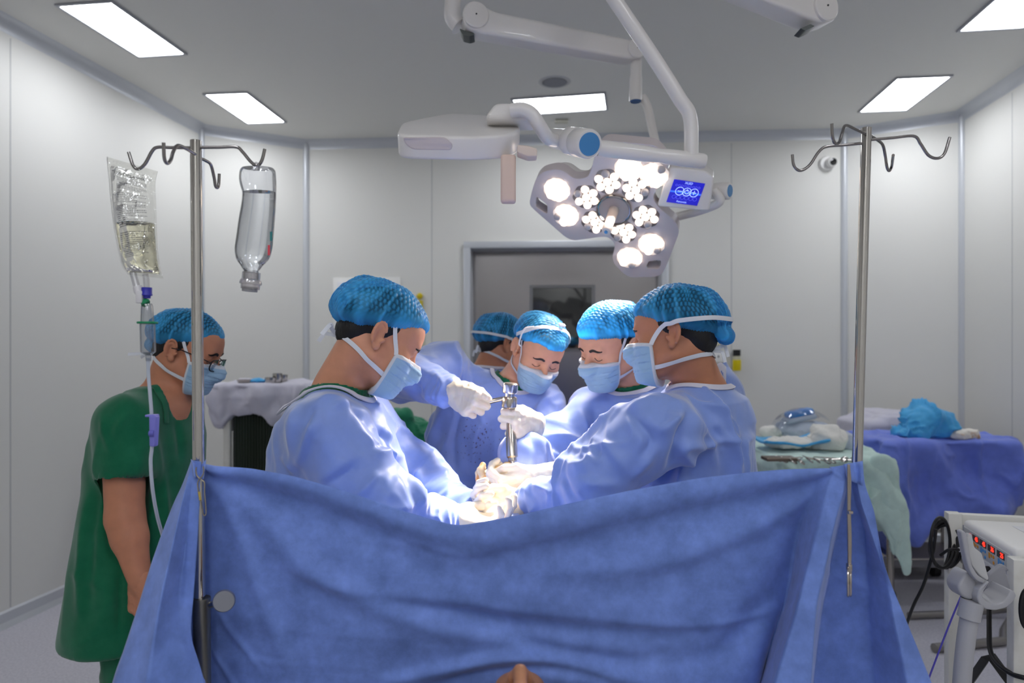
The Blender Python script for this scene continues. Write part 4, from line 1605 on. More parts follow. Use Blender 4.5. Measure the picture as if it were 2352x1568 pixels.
# soften across the columns, keeping the outer edges
K = np.array([1, 3, 5, 3, 1], float)
K /= K.sum()
cum = np.concatenate([[0], np.cumsum(nsub[:-1])])
keep = np.zeros(len(G), bool)
keep[:cum[4] + 3] = True
keep[cum[17] - 4:] = True
for it_ in range(4):
    Pd = np.concatenate([G[:1], G[:1], G, G[-1:], G[-1:]], 0)
    Gs = sum(K[j] * Pd[j:j + len(G)] for j in range(5))
    Gs[0], Gs[-1] = G[0], G[-1]
    Gs[keep] = G[keep]
    G = Gs


def pix(P):
    return np.stack([CX + FPX * P[..., 0] / P[..., 1], HY - FPX * (P[..., 2] - CAMZ) / P[..., 1]], -1)


Q = pix(G)


def crease(pts, width, amp, asym=0.0):
    """a soft ridge (amp > 0 towards the camera) along a polyline given on the sheet."""
    p = spline([(*q, 0) for q in pts], 40)[:, :2]
    best = np.full(Q.shape[:2], 1e9)
    side = np.zeros(Q.shape[:2])
    tt = np.zeros(Q.shape[:2])
    for i in range(len(p) - 1):
        a, d = p[i], p[i + 1] - p[i]
        L = np.linalg.norm(d) + 1e-9
        t = np.clip(((Q - a) @ d) / L ** 2, 0, 1)
        r = Q - a - t[..., None] * d
        dd = np.linalg.norm(r, axis=-1)
        m = dd < best
        best = np.where(m, dd, best)
        side = np.where(m, (d[0] * r[..., 1] - d[1] * r[..., 0]) / L, side)
        tt = np.where(m, (i + t) / (len(p) - 1), tt)
    env = np.clip(np.sin(PI * np.clip(tt, 0, 1)), 0, 1) ** 0.5
    out = amp * np.exp(-(best / width) ** 2) * env
    if asym:
        out += asym * env * np.tanh(side / width) * np.exp(-(best / (width * 4)) ** 2)
    return out


D = np.zeros(Q.shape[:2])
inner = ((Q[..., 0] > 470) & (Q[..., 0] < 1905)).astype(float)
below = Q[..., 1] - np.interp(Q[..., 0], top_pts[:, 0], top_pts[:, 1])
hem = 70 * np.clip(np.sin(PI * np.clip((Q[..., 0] - 470) / 1450, 0, 1)), 0, 1) ** 0.5 + 6
D += inner * 0.0035 * (1 / (1 + np.exp((below - hem) / 3.0)))
D += inner * 0.010 * np.exp(-((below - hem * 0.45) / (hem * 0.5)) ** 2) - inner * 0.006 * np.exp(-((below - hem * 1.5) / (hem * 0.5 + 4)) ** 2)
D += crease([(480, 1078), (600, 1190), (740, 1320), (900, 1400), (1080, 1450), (1300, 1475), (1500, 1500)], 26, 0.012, 0.006)
D += crease([(640, 1290), (760, 1345), (900, 1368), (1040, 1388), (1200, 1412), (1450, 1432), (1700, 1425)], 16, 0.006, -0.008)
D += crease([(1000, 1395), (1150, 1440), (1260, 1500), (1400, 1520), (1600, 1520)], 22, -0.010, 0.006)
D += crease([(860, 1568), (1000, 1540), (1120, 1510), (1210, 1502), (1330, 1520), (1500, 1570)], 14, 0.012, 0.006)
D += crease([(900, 1610), (1040, 1560), (1150, 1535), (1250, 1530), (1400, 1560)], 12, -0.010)
D += crease([(1925, 1085), (1850, 1150), (1700, 1230), (1500, 1300), (1250, 1320)], 24, 0.008, 0.004)
D += crease([(1920, 1090), (1850, 1210), (1790, 1350), (1700, 1470), (1560, 1550)], 34, -0.016, -0.004)
D += crease([(1850, 1360), (1740, 1420), (1560, 1440), (1420, 1430)], 10, 0.004)
D += crease([(482, 1076), (560, 1240), (620, 1420), (680, 1560)], 18, 0.007, 0.003)
D += crease([(500, 1400), (530, 1450), (570, 1500), (600, 1540)], 6, 0.004)
D += crease([(490, 1500), (530, 1560), (560, 1620)], 6, 0.004)
D += crease([(480, 1072), (720, 1150), (960, 1240), (1100, 1260)], 22, -0.006)
D += crease([(1660, 1200), (1690, 1290), (1720, 1390)], 5, 0.0025)
D += crease([(1498, 1250), (1502, 1330), (1512, 1420)], 4, -0.002)
D += crease([(1890, 1310), (1990, 1350), (2060, 1390)], 8, 0.004)
P3 = G * np.array([1.0, 0.4, 1.0])
D += inner * (0.0025 * fbm(P3 * [1, 1, 1.8], 5.0, 31) + 0.0012 * (ridge(P3 * [0.8, 1, 2.0], 8.0, 41) - 0.3) + 0.0005 * (ridge(P3 * [1.5, 1, 2.2], 17.0, 43) - 0.3))
D += (1 - inner) * (0.003 * fbm(P3 * [2, 1, 0.5], 6.0, 51) + 0.001 * (ridge(P3 * [1, 1, 0.6], 10.0, 53) - 0.3))
G[..., 1] -= D
mb = MB()
mb.sheet(G, thick=0.0009)
drape = thing('screen_drape', 'large blue cloth screen hung between the two drip poles in the foreground', 'drape', (0.03, 1.23, 0.70))
mb.build('drape_sheet', drape_m, drape, smooth=180, recalc=False)
# the two pinched corners above the clips
mb = MB()
for side, pts in ((0, [(440, 1052, 1.20), (447, 1066, 1.19), (456, 1074, 1.188), (472, 1056, 1.196)]),):
    g = []
    for i, u in enumerate(np.linspace(0, 1, 12)):
        a, b = W(438 + 36 * u, 1054 + 14 * math.sin(PI * u), 1.20 - 0.008 * math.sin(u * 9)), W(444 + 24 * u, 1096 + 4 * u, 1.186 - 0.004 * math.sin(u * 9))
        g.append([a + (b - a) * t for t in np.linspace(0, 1, 6)])
    mb.sheet(np.array(g), thick=0.001)
mb.build('pinched_corner', drape_m, drape, smooth=180)
mb = MB()
g = []
for i, u in enumerate(np.linspace(0, 1, 14)):
    a, b = W(1936 + 46 * u, 1066 - 8 * u, 1.195 - 0.006 * math.sin(u * 8)), W(1946 + 36 * u, 1100 + 16 * u, 1.19 - 0.005 * math.sin(u * 8))
    g.append([a + (b - a) * t for t in np.linspace(0, 1, 6)])
mb.sheet(np.array(g), thick=0.001)
mb.build('pinched_corner', drape_m, drape, smooth=180)

# ---- clip at the left pole, forceps at the right pole
z5 = lambda x, y, d=1.178: W(200 + x / 2.138, 1040 + y / 2.138, d)
clip = thing('towel_clip', 'small bent wire clip pinching the drape to the left pole', 'clip', z5(560, 190))
wire_m = M('wire_steel', (170, 162, 146), rough=0.22, metal=1.0)
MB().tube(spline([z5(537, 70), z5(535, 92), z5(541, 112), z5(556, 128), z5(576, 146), z5(578, 200), z5(585, 290), z5(577, 306), z5(569, 296), z5(558, 240)], 50), 0.0013, seg=8).build('wire_arm', wire_m, clip)
MB().tube(spline([z5(571, 66), z5(573, 90), z5(567, 112), z5(552, 128, 1.176), z5(544, 148), z5(546, 180), z5(553, 215), z5(560, 245), z5(569, 296)], 50), 0.0013, seg=8).build('wire_arm', wire_m, clip)
MB().tube([z5(550, 190), z5(556, 232)], 0.0021, seg=10).build('grip_sleeve', M('brass_yellow', (200, 176, 96), rough=0.35, metal=0.6), clip)
z6 = lambda x, y, d=1.172: W(1200 + x / 2.138, 1040 + y / 2.138, d)
fc = thing('forceps', 'long steel forceps hanging down the drape from the right pole', 'forceps', z6(1604, 370))
fm = M('forceps_steel', (186, 176, 166), rough=0.2, metal=1.0)
for s in (-1, 1):
    MB().tube(spline([z6(1601 + s * 2, 56), z6(1604 + s * 4, 130), z6(1603 + s * 2.5, 240), z6(1603 + s * 2.5, 300), z6(1606 + s * 3.5, 420), z6(1606 + s * 3, 540), z6(1605 + s * 4, 590)], 50), [0.0016, 0.0024, 0.0026, 0.0026, 0.0024, 0.002], seg=10).build('shank', fm, fc)
    c = z6(1605 + s * 3, 632, 1.172 + s * 0.012)
    ring = [c + np.array([0.001 * s + 0.0058 * math.cos(a), 0.0115 * math.cos(a), 0.024 * math.sin(a)]) for a in np.linspace(0, 2 * PI, 26, endpoint=False)]
    MB().tube(ring, 0.0022, seg=8, closed=True).build('finger_ring', fm, fc)
MB().lathe(z6(1600, 292, 1.166), [(0, 0), (0.003, 0), (0.003, 0.007), (0, 0.007)], axis=(1, 0, 0), seg=14).build('pivot', fm, fc)
mb = MB()
mb.box(z6(1604, 560), (0.007, 0.010, 0.012), None, 0.0015)
mb.build('ratchet', fm, fc)
# ------------------------------------------------------------------ people
SKIN = {}


def skin(name, rgb):
    m = M(name, rgb, rough=0.48, spec=0.4, sss=0.12, bump=(260, 0.08, 0.002), var=(30, tuple(min(255, int(c * 1.06)) for c in rgb), 0.3, 0.7))
    return m


skin_a = skin('skin_warm', (206, 146, 116))
skin_b = skin('skin_tan', (186, 126, 96))
skin_c = skin('skin_light', (216, 160, 130))
hair_m = M('hair_black', (20, 18, 18), rough=0.5, bump=(400, 0.4, 0.003), stretch=(1, 1, 0.15))
mask_m = cloth('mask_blue', (170, 206, 232), rough=0.7, mott=0.03, fine=1500, bump=0.06, trl=0.2)
_nt = mask_m.node_tree
_b = _nt.nodes['Principled BSDF']
_src = _b.inputs['Base Color'].links[0].from_socket
_at = _nt.nodes.new('ShaderNodeAttribute')
_at.attribute_name = 'rim'
_mr = _nt.nodes.new('ShaderNodeMapRange')
_mr.inputs['From Min'].default_value = 0.0088
_mr.inputs['From Max'].default_value = 0.0096
_mx = _nt.nodes.new('ShaderNodeMix')
_mx.data_type = 'RGBA'
_mx.inputs['A'].default_value = (*lin((232, 234, 238)), 1)
_nt.links.new(_at.outputs['Fac'], _mr.inputs['Value'])
_nt.links.new(_mr.outputs[0], _mx.inputs['Factor'])
_nt.links.new(_src, _mx.inputs['B'])
_nt.links.new(_mx.outputs['Result'], _b.inputs['Base Color'])
bind_m = cloth('mask_white', (232, 234, 238), rough=0.7, mott=0.02, fine=1600, bump=0.15, trl=0.1)
gown_m = cloth('gown_blue', (134, 160, 226), rough=0.45, mott=0.05, sheen=0.55, fine=1300, bump=0.05, trl=0.06, spec=0.45)


def crumple_bump(m, scale=7.0, dist=0.010, strength=0.6, detail=3.0):
    nt = m.node_tree
    b = nt.nodes['Principled BSDF']
    tc = nt.nodes.new('ShaderNodeTexCoord')
    n = nt.nodes.new('ShaderNodeTexNoise')
    n.noise_type = 'RIDGED_MULTIFRACTAL'
    n.inputs['Scale'].default_value = scale
    n.inputs['Detail'].default_value = detail
    n.inputs['Distortion'].default_value = 0.7
    nt.links.new(tc.outputs['Object'], n.inputs['Vector'])
    bp = nt.nodes.new('ShaderNodeBump')
    bp.inputs['Strength'].default_value = strength
    bp.inputs['Distance'].default_value = dist
    nt.links.new(n.outputs['Fac'], bp.inputs['Height'])
    old = b.inputs['Normal'].links
    if old:
        nt.links.new(old[0].from_socket, bp.inputs['Normal'])
    nt.links.new(bp.outputs['Normal'], b.inputs['Normal'])
    return m


crumple_bump(gown_m, 6.5, 0.022, 0.9, 3.0)
gown_spot = cloth('gown_blue_spotted', (136, 160, 226), rough=0.45, mott=0.05, sheen=0.55, fine=1300, bump=0.05, trl=0.06, spec=0.45)
crumple_bump(gown_spot, 6.5, 0.022, 0.9, 3.0)
trimw_m = cloth('collar_white', (224, 222, 234), rough=0.7, mott=0.02)
scrub_m = cloth('scrub_green', (4, 100, 66), rough=0.8, mott=0.08, trl=0.0, sheen=0.3, spec=0.2)
glove_m = M('glove_latex', (240, 228, 208), rough=0.42, sss=0.08, bump=(180, 0.12, 0.002))
shoe_m = M('shoe_grey', (70, 72, 78), rough=0.6)
lash_m = M('lash_black', (24, 18, 16), rough=0.6)


def cap_material():
    m = bpy.data.materials.new('cap_mesh')
    m.use_nodes = True
    nt = m.node_tree
    b = nt.nodes['Principled BSDF']
    b.inputs['Base Color'].default_value = (*lin((66, 184, 242)), 1)
    b.inputs['Roughness'].default_value = 0.45
    b.inputs['Sheen Weight'].default_value = 0.2
    out = nt.nodes['Material Output']
    tl = nt.nodes.new('ShaderNodeBsdfTranslucent')
    tl.inputs[0].default_value = (*lin((50, 170, 245)), 1)
    m1 = nt.nodes.new('ShaderNodeMixShader')
    m1.inputs[0].default_value = 0.35
    tr = nt.nodes.new('ShaderNodeBsdfTransparent')
    tr.inputs[0].default_value = (*lin((150, 205, 240)), 1)
    m2 = nt.nodes.new('ShaderNodeMixShader')
    at = nt.nodes.new('ShaderNodeAttribute')
    at.attribute_name = 'weave'
    nt.links.new(b.outputs[0], m1.inputs[1])
    nt.links.new(tl.outputs[0], m1.inputs[2])
    nt.links.new(at.outputs['Fac'], m2.inputs[0])
    nt.links.new(tr.outputs[0], m2.inputs[1])
    nt.links.new(m1.outputs[0], m2.inputs[2])
    nt.links.new(m2.outputs[0], out.inputs['Surface'])
    return m


cap_m = cap_material()


def head_frame(yaw, pitch, roll):
    a, p, r_ = (math.radians(v) for v in (yaw, pitch, roll))
    h = np.array([math.cos(a), math.sin(a), 0.0])
    z = np.array([0, 0, 1.0])
    f = math.cos(p) * h - math.sin(p) * z
    u = math.cos(p) * z + math.sin(p) * h
    r = np.cross(f, u)
    r2 = math.cos(r_) * r - math.sin(r_) * u
    u2 = math.cos(r_) * u + math.sin(r_) * r
    return np.stack([r2, f, u2], 1)


def rotx(a):
    c, s = math.cos(a), math.sin(a)
    return np.array([[1, 0, 0], [0, c, -s], [0, s, c]])


def head_ops(S, R, c, s, neck, nr=0.058, detail=True):
    """adds a head (and its neck down to `neck`) to Shape S."""
    E = lambda cc, rr, Er=None: p_ell(np.array(cc) * s, np.array(rr) * s, R, c, Er)
    C = lambda a, b, r1, r2=None: p_cone(np.array(a) * s, np.array(b) * s, r1 * s, (r1 if r2 is None else r2) * s, R, c)
    S.u(E((0, 0.0, 0.045), (0.076, 0.098, 0.082)))
    S.u(E((0, 0.045, 0.042), (0.066, 0.055, 0.058)), 0.03)
    S.u(E((0, 0.044, -0.02), (0.063, 0.052, 0.074)), 0.03)
    for q in (-1, 1):
        S.u(C((q * 0.052, 0.008, -0.048), (q * 0.022, 0.076, -0.090), 0.019, 0.018), 0.03)
    S.u(E((0, 0.084, -0.093), (0.023, 0.016, 0.019)), 0.025)
    for q in (-1, 1):
        S.u(E((q * 0.044, 0.066, -0.014), (0.027, 0.026, 0.023)), 0.02)
    S.u(C((-0.038, 0.089, 0.031), (0.038, 0.089, 0.031), 0.011), 0.016)
    for q in (-1, 1):
        S.sub(E((q * 0.033, 0.107, 0.012), (0.021, 0.015, 0.012)), 0.012)
        S.u(E((q * 0.033, 0.084, 0.012), (0.0150, 0.0140, 0.0115)), 0.004)
    S.u(C((0, 0.095, 0.020), (0, 0.120, -0.020), 0.008, 0.0115), 0.012)
    for q in (-1, 1):
        S.u(E((q * 0.012, 0.110, -0.026), (0.0085, 0.010, 0.008)), 0.007)
    S.u(E((0, 0.097, -0.054), (0.024, 0.009, 0.006)), 0.007)
    S.u(E((0, 0.096, -0.064), (0.021, 0.009, 0.006)), 0.006)
    # neck
    nl = np.asarray(neck)
    a0 = c + R @ (np.array([0, -0.018, -0.035]) * s)
    S.u(p_cone(a0, nl, nr * s, nr * s * 1.06), 0.03)
    # ears
    for q in (-1, 1):
        Er = np.stack([np.array([math.cos(0.35), q * -math.sin(0.35) * -1, 0]), np.array([q * math.sin(0.35) * -1, math.cos(0.35), 0]), np.array([0, 0, 1.0])], 1)
        Er = Er @ rotx(0.22)
        S.u(E((q * 0.079, -0.010, 0.002), (0.0068, 0.017, 0.030), Er), 0.005)
        S.u(E((q * 0.078, 0.0, -0.024), (0.0065, 0.010, 0.011)), 0.006)
        S.sub(E((q * 0.0900, -0.006, 0.000), (0.0105, 0.0115, 0.021), Er), 0.003)
        cE = np.array([q * 0.0825, -0.010, 0.003])
        rim = [cE + Er @ np.array([q * 0.003, 0.0165 * math.cos(t), 0.0295 * math.sin(t)]) for t in np.linspace(0.35, 4.0, 11)]
        for a_, b_ in zip(rim[:-1], rim[1:]):
            S.u(C(a_, b_, 0.0038), 0.002)
        ah = [cE + Er @ np.array([q * 0.0015, 0.0085 * math.cos(t) - 0.002, 0.017 * math.sin(t)]) for t in np.linspace(1.5, 3.9, 7)]
        for a_, b_ in zip(ah[:-1], ah[1:]):
            S.u(C(a_, b_, 0.0026), 0.003)
        S.u(C((q * 0.080, 0.009, -0.004), (q * 0.081, 0.005, -0.010), 0.0042), 0.004)
    return S


def strap(parent, SH, R, c, s, pts, width=0.011, off=0.0035, n=40, name='strap', mat=None):
    P = spline([c + R @ (np.array(p) * s) for p in pts], n)
    P, N = SH.project(P, off)
    for _ in range(2):
        P[1:-1] = (P[:-2] + P[1:-1] * 2 + P[2:]) / 4
    return MB().ribbon(P, N, width * s, 0.0011).build(name, mat or bind_m, parent, smooth=60)


def dress_head(root, P, HS, R, c, s):
    """cap, hair, mask with straps, brows and lashes."""
    loc = lambda V: (V - c) @ R / s
    # hair
    hs = Shape()
    hs.u(p_ell(np.array([0, -0.002, 0.046]) * s, np.array([0.080, 0.1015, 0.0855]) * s, R, c))
    hs.u(p_ell(np.array([0, -0.055, -0.005]) * s, np.array([0.058, 0.045, 0.055]) * s, R, c), 0.02)
    B = 0.2
    hs.cut(p_half((0, 0.42, -0.9), 0.018 * s, (-B, -B, -B), (B, B, B), R, c), 0.008)
    hs.cut(p_half((0, 1, -1.2), 0.008 * s, (-B, -B, -B), (B, B, B), R, c), 0.01)
    V, F = hs.mesh(0.005)
    N = vnormals(V, F)
    V = V + N * (0.0010 * fbm(loc(V) * [3, 1, 1], 60, 3, 2))[:, None]
    new_mesh('hair', V, F, hair_m, root, 180)
    # cap
    cw = P.get('cap', {})
    sx, sy, sz = cw.get('r', (0.094, 0.124, 0.090))
    cy, cz = cw.get('c', (-0.010, 0.060))
    slope, z0 = cw.get('edge', (0.48, 0.026))
    cs = Shape()
    cs.u(p_ell(np.array([0, cy, cz]) * s, np.array([sx, sy, sz]) * s, R, c))
    cs.u(p_ell(np.array([0, cy - 0.035, cz - 0.022]) * s, np.array([sx * 0.98, sy * 0.76, sz * 0.74]) * s, R, c), 0.03)
    nl = np.array([0, slope, -1.0]) / math.hypot(slope, 1)
    cs.cut(p_half(nl, -z0 * s / math.hypot(slope, 1), (-B, -B, -B), (B, B, B), R, c), 0.035)
    if cw.get('tail'):
        tx = cw['tail']
        cs.u(p_ell(np.array(tx[0]) * s, np.array(tx[1]) * s, R, c), 0.015)
    V, F = cs.mesh(0.0028)
    N = vnormals(V, F)
    L = loc(V)
    hgt = L[:, 2] - z0 - slope * L[:, 1]          # height above the elastic edge
    d = L - np.array([0, cy, cz - 0.02])
    phi = np.arctan2(d[:, 0], d[:, 1])
    lat = np.arccos(np.clip(d[:, 2] / (np.linalg.norm(d, axis=1) + 1e-9), -1, 1))
    # rows of small crimps running over the crown, folds fanning from the edge
    v1 = np.arctan2(L[:, 0], L[:, 2] - cz + 0.09) * 13 / 1.1
    row = np.floor(v1)
    v2 = L[:, 1] * 92 + (row % 2) * 0.5 + 0.8 * vnoise(L * [1, 1, 1], 28, 8)
    crimp = np.abs(np.sin(PI * v1)) ** 0.5 * (0.5 + 0.5 * np.tanh(2.2 * np.sin(2 * PI * v2) + 0.9 * vnoise(L, 45, 15)))
    up = np.clip((hgt - 0.022) / 0.03, 0, 1)
    fold = ridge(np.stack([np.sin(phi) * 0.09, np.cos(phi) * 0.09, hgt * 0.22], 1), 34, 12)
    gather = np.sin(phi * 78 + 3 * vnoise(L, 40, 4))
    disp = 0.0020 * crimp * up + 0.0040 * (fold - 0.4) * (1 - 0.55 * up) + 0.0014 * gather * np.exp(-(np.maximum(hgt - 0.004, 0) / 0.012) ** 2) + 0.004 * fbm(L, 16, 6, 2)
    V2 = V + N * disp[:, None] * s
    dens = 0.56 + 0.36 * np.clip(1 - (hgt - 0.004) / 0.034, 0, 1) + 0.55 * (crimp - 0.40) * up + 0.50 * (fold - 0.35) + 0.14 * fbm(L, 26, 21, 2)
    capo = new_mesh('cap', V2, F, cap_m, root, 180)
    att = capo.data.attributes.new('weave', 'FLOAT', 'POINT')
    att.data.foreach_set('value', np.clip(dens, 0.22, 0.97).astype(np.float32))
    # mask
    ms = Shape()
    hp = Prim(lambda X, Y, Z: HS.at(np.stack(np.broadcast_arrays(X, Y, Z), -1)) - 0.0045 * s, np.array([-0.09, -0.0, -0.13]) * s, np.array([0.09, 0.14, 0.03]) * s)
    cs8 = np.array([[a, b, d_] for a in (-0.085, 0.085) for b in (0.02, 0.14) for d_ in (-0.13, 0.03)]) * s @ R.T + c
    hp.lo, hp.hi = cs8.min(0), cs8.max(0)
    ms.u(hp)
    ms.u(p_ell(np.array([0, 0.062, -0.042]) * s, np.array([0.066, 0.057, 0.056]) * s, R, c), 0.02)
    ms.u(p_cone(np.array([0, 0.103, 0.010]) * s, np.array([0, 0.124, -0.030]) * s, 0.013 * s, 0.020 * s, R, c), 0.03)
    ms.u(p_ell(np.array([0, 0.078, -0.088]) * s, np.array([0.046, 0.036, 0.032]) * s, R, c), 0.03)
    mt = P.get('mask_top', -0.003)
    ms.cut(p_half(np.array([0, -0.18, 0.98]), (mt * 0.98 - 0.18 * 0.105) * s, (-B,) * 3, (B,) * 3, R, c), 0.003)
    ms.cut(p_half(np.array([0, -1, -0.06]), -0.049 * s, (-B,) * 3, (B,) * 3, R, c), 0.003)
    ms.cut(p_half(np.array([0, 0.30, -0.95]), 0.135 * s, (-B,) * 3, (B,) * 3, R, c), 0.006)
    V, F = ms.mesh(0.0026, lo=cs8.min(0) - 0.01, hi=cs8.max(0) + 0.01)
    L = loc(V)
    N = vnormals(V, F)
    zt = L[:, 2] - 0.18 * (L[:, 1] - 0.105)
    front = np.clip((L[:, 1] - 0.058) / 0.015, 0, 1)
    saw = ((-(L[:, 2]) / 0.019) % 1.0)
    disp = front * (0.0028 * saw * ((L[:, 2] < -0.012) & (L[:, 2] > -0.085)) + 0.0018 * (ridge(L * [1, 1, 2], 26, 5) - 0.4) + 0.0015 * fbm(L, 30, 9, 2))
    V = V + N * (disp * s)[:, None]
    e1 = mt - (L[:, 2] - 0.18 * (L[:, 1] - 0.105))
    e2 = (L[:, 1] + 0.06 * L[:, 2]) - 0.049
    msk = new_mesh('mask', V, F, mask_m, root, 180)
    at_ = msk.data.attributes.new('rim', 'FLOAT', 'POINT')
    at_.data.foreach_set('value', np.minimum(e1, e2 * 1.3).astype(np.float32))
    # straps lie on head and cap
    SH = Shape()
    SH.ops = list(HS.ops)
    if P.get('strap_over'):
        cprim = Prim(lambda X, Y, Z: cs.at(np.stack(np.broadcast_arrays(X, Y, Z), -1)), c - 0.2, c + 0.2)
        SH.ops = list(HS.ops) + [('u', cprim, 0.01)]
    for q in (-1, 1):
        if P.get('strap_over'):
            strap(msk, SH, R, c, s, [(q * 0.062, 0.056, mt - 0.012), (q * 0.076, 0.022, 0.022), (q * 0.082, -0.012, 0.036), (q * 0.085, -0.05, 0.034), (q * 0.06, -0.10, 0.030), (0, -0.13, 0.028)], 0.011, off=0.006)
        else:
            strap(msk, SH, R, c, s, [(q * 0.062, 0.056, mt - 0.012), (q * 0.074, 0.030, 0.016), (q * 0.079, 0.012, 0.042)], 0.010)
        strap(msk, HS, R, c, s, P.get('low', [(q * 0.050, 0.066, -0.073), (q * 0.064, 0.014, -0.066), (q * 0.060, -0.035, -0.058), (q * 0.040, -0.070, -0.050), (0.0, -0.085, -0.045)]) if not P.get('low') else [(q * x, y, z) for x, y, z in P['low']], 0.011)
    kn = P.get('low_knot', (0.0, -0.088, -0.045))
    k0 = c + R @ (np.array(kn) * s)
    k0, kN = HS.project(k0[None], 0.004)
    k0, kN = k0[0], kN[0]
    for (ta, tb) in P.get('tails', [((0.015, -0.03, 0.012), (0.02, -0.035, -0.02)), ((-0.015, -0.028, -0.012), (-0.012, -0.03, -0.035))]):
        p1 = k0 + R @ (np.array(ta) * s)
        p2 = k0 + R @ (np.array(tb) * s)
        pts = spline([k0, (k0 + p1) / 2 + kN * 0.006, p1, p2], 16)
        MB().ribbon(pts, np.array([[0.2, -0.9, 0.3]] * 16), 0.010, 0.001).build('strap_tail', bind_m, msk, smooth=60)
    # brows and closed lash lines
    for q in (-1, 1):
        pb = spline([c + R @ (np.array(p) * s) for p in [(q * 0.014, 0.105, 0.029), (q * 0.030, 0.104, 0.033), (q * 0.050, 0.088, 0.027)]], 14)
        pb, nb = HS.project(pb, 0.0006)
        MB().ribbon(pb, nb, np.array([0.006] + [0.0085] * 10 + [0.006, 0.004, 0.003]) * s, 0.0016).build('eyebrow', lash_m, root)
        pe = spline([c + R @ (np.array(p) * s) for p in [(q * 0.0195, 0.098, 0.0055), (q * 0.033, 0.104, -0.0025), (q * 0.0480, 0.094, 0.0015)]], 14)
        pe, ne = HS.project(pe, 0.0005)
        MB().ribbon(pe, ne, 0.0020 * s, 0.0010).build('eyelashes', lash_m, root)
    return msk, capo


def sec_w(rows):
    """(py, px, d, a, b) -> loft rows (z, cx, cy, a, b)."""
    out = []
    for py, px, d, a, b in rows:
        w = W(px, py, d)
        out.append((w[2], w[0], w[1], a, b))
    return out


def wrinkle(V, N, wr):
    D = np.zeros(len(V))
    for (k, sc, amp, seed, st) in wr:
        Q = V * np.array(st)
        if k == 'p':
            D += amp * facets(Q, sc, seed)
        elif k == 'c':
            D += amp * (crease_n(Q, sc, seed) - 0.2)
        elif k == 'f':
            D += amp * fbm(Q, sc, seed, 3)
        else:
            D += amp * (ridge(Q, sc, seed) - 0.35)
    return D


def folds(V, lst):
    """explicit folds: (a, b, width, amp) ridges between world points; several may chain."""
    D = np.zeros(len(V))
    for a, b, w, amp in lst:
        d, t = seg_dist(V, a, b)
        D += amp * np.exp(-(d / w) ** 2) * np.clip(np.minimum(t, 1 - t) * 5 + 0.15, 0, 1)
    return D


def folds_px(V, N, lst):
    """folds laid out on the side of a garment the photo shows: (polyline in photo pixels, width px, height m[, step m])."""
    view = np.array([0, 0, CAMZ]) - V
    view /= np.linalg.norm(view, axis=1)[:, None]
    face = np.clip(np.sum(N * view, 1) * 3, 0, 1)
    Q = np.stack([CX + FPX * V[:, 0] / V[:, 1], HY - FPX * (V[:, 2] - CAMZ) / V[:, 1]], 1)
    D = np.zeros(len(V))
    for f in lst:
        p = spline([(*q, 0) for q in f[0]], max(8, 6 * len(f[0])))[:, :2]
        best, side, tt = np.full(len(V), 1e9), np.zeros(len(V)), np.zeros(len(V))
        for i in range(len(p) - 1):
            a, d = p[i], p[i + 1] - p[i]
            L = np.linalg.norm(d) + 1e-9
            t = np.clip(((Q - a) @ d) / L ** 2, 0, 1)
            r = Q - a - t[:, None] * d
            dd = np.linalg.norm(r, axis=1)
            m = dd < best
            best = np.where(m, dd, best)
            side = np.where(m, (d[0] * r[:, 1] - d[1] * r[:, 0]) / L, side)
            tt = np.where(m, (i + t) / (len(p) - 1), tt)
        env = np.clip(np.sin(PI * np.clip(tt, 0.02, 0.98)), 0, 1) ** 0.6
        w = f[1]
        D += f[2] * env * np.exp(-np.abs(best / w) ** 1.5)
        if len(f) > 3:
            D += f[3] * env * np.tanh(side / (w * 0.7)) * np.exp(-(best / (w * 3.5)) ** 2)
    return D * face


def ring_on(SH, axis_p, axis_d, r, n=64, it=10):
    """closed loop where surface SH meets the cylinder radius r about an axis."""
    u, v, w = frame_of(axis_d, (0, 1, 0.1))
    P = np.array([axis_p + r * (math.cos(a) * u + math.sin(a) * v) for a in np.linspace(0, 2 * PI, n, endpoint=False)])
    for _ in range(it):
        f = SH.at(P)
        P = P - w[None] * f[:, None] * 0.7
    return P, SH.grad(P)


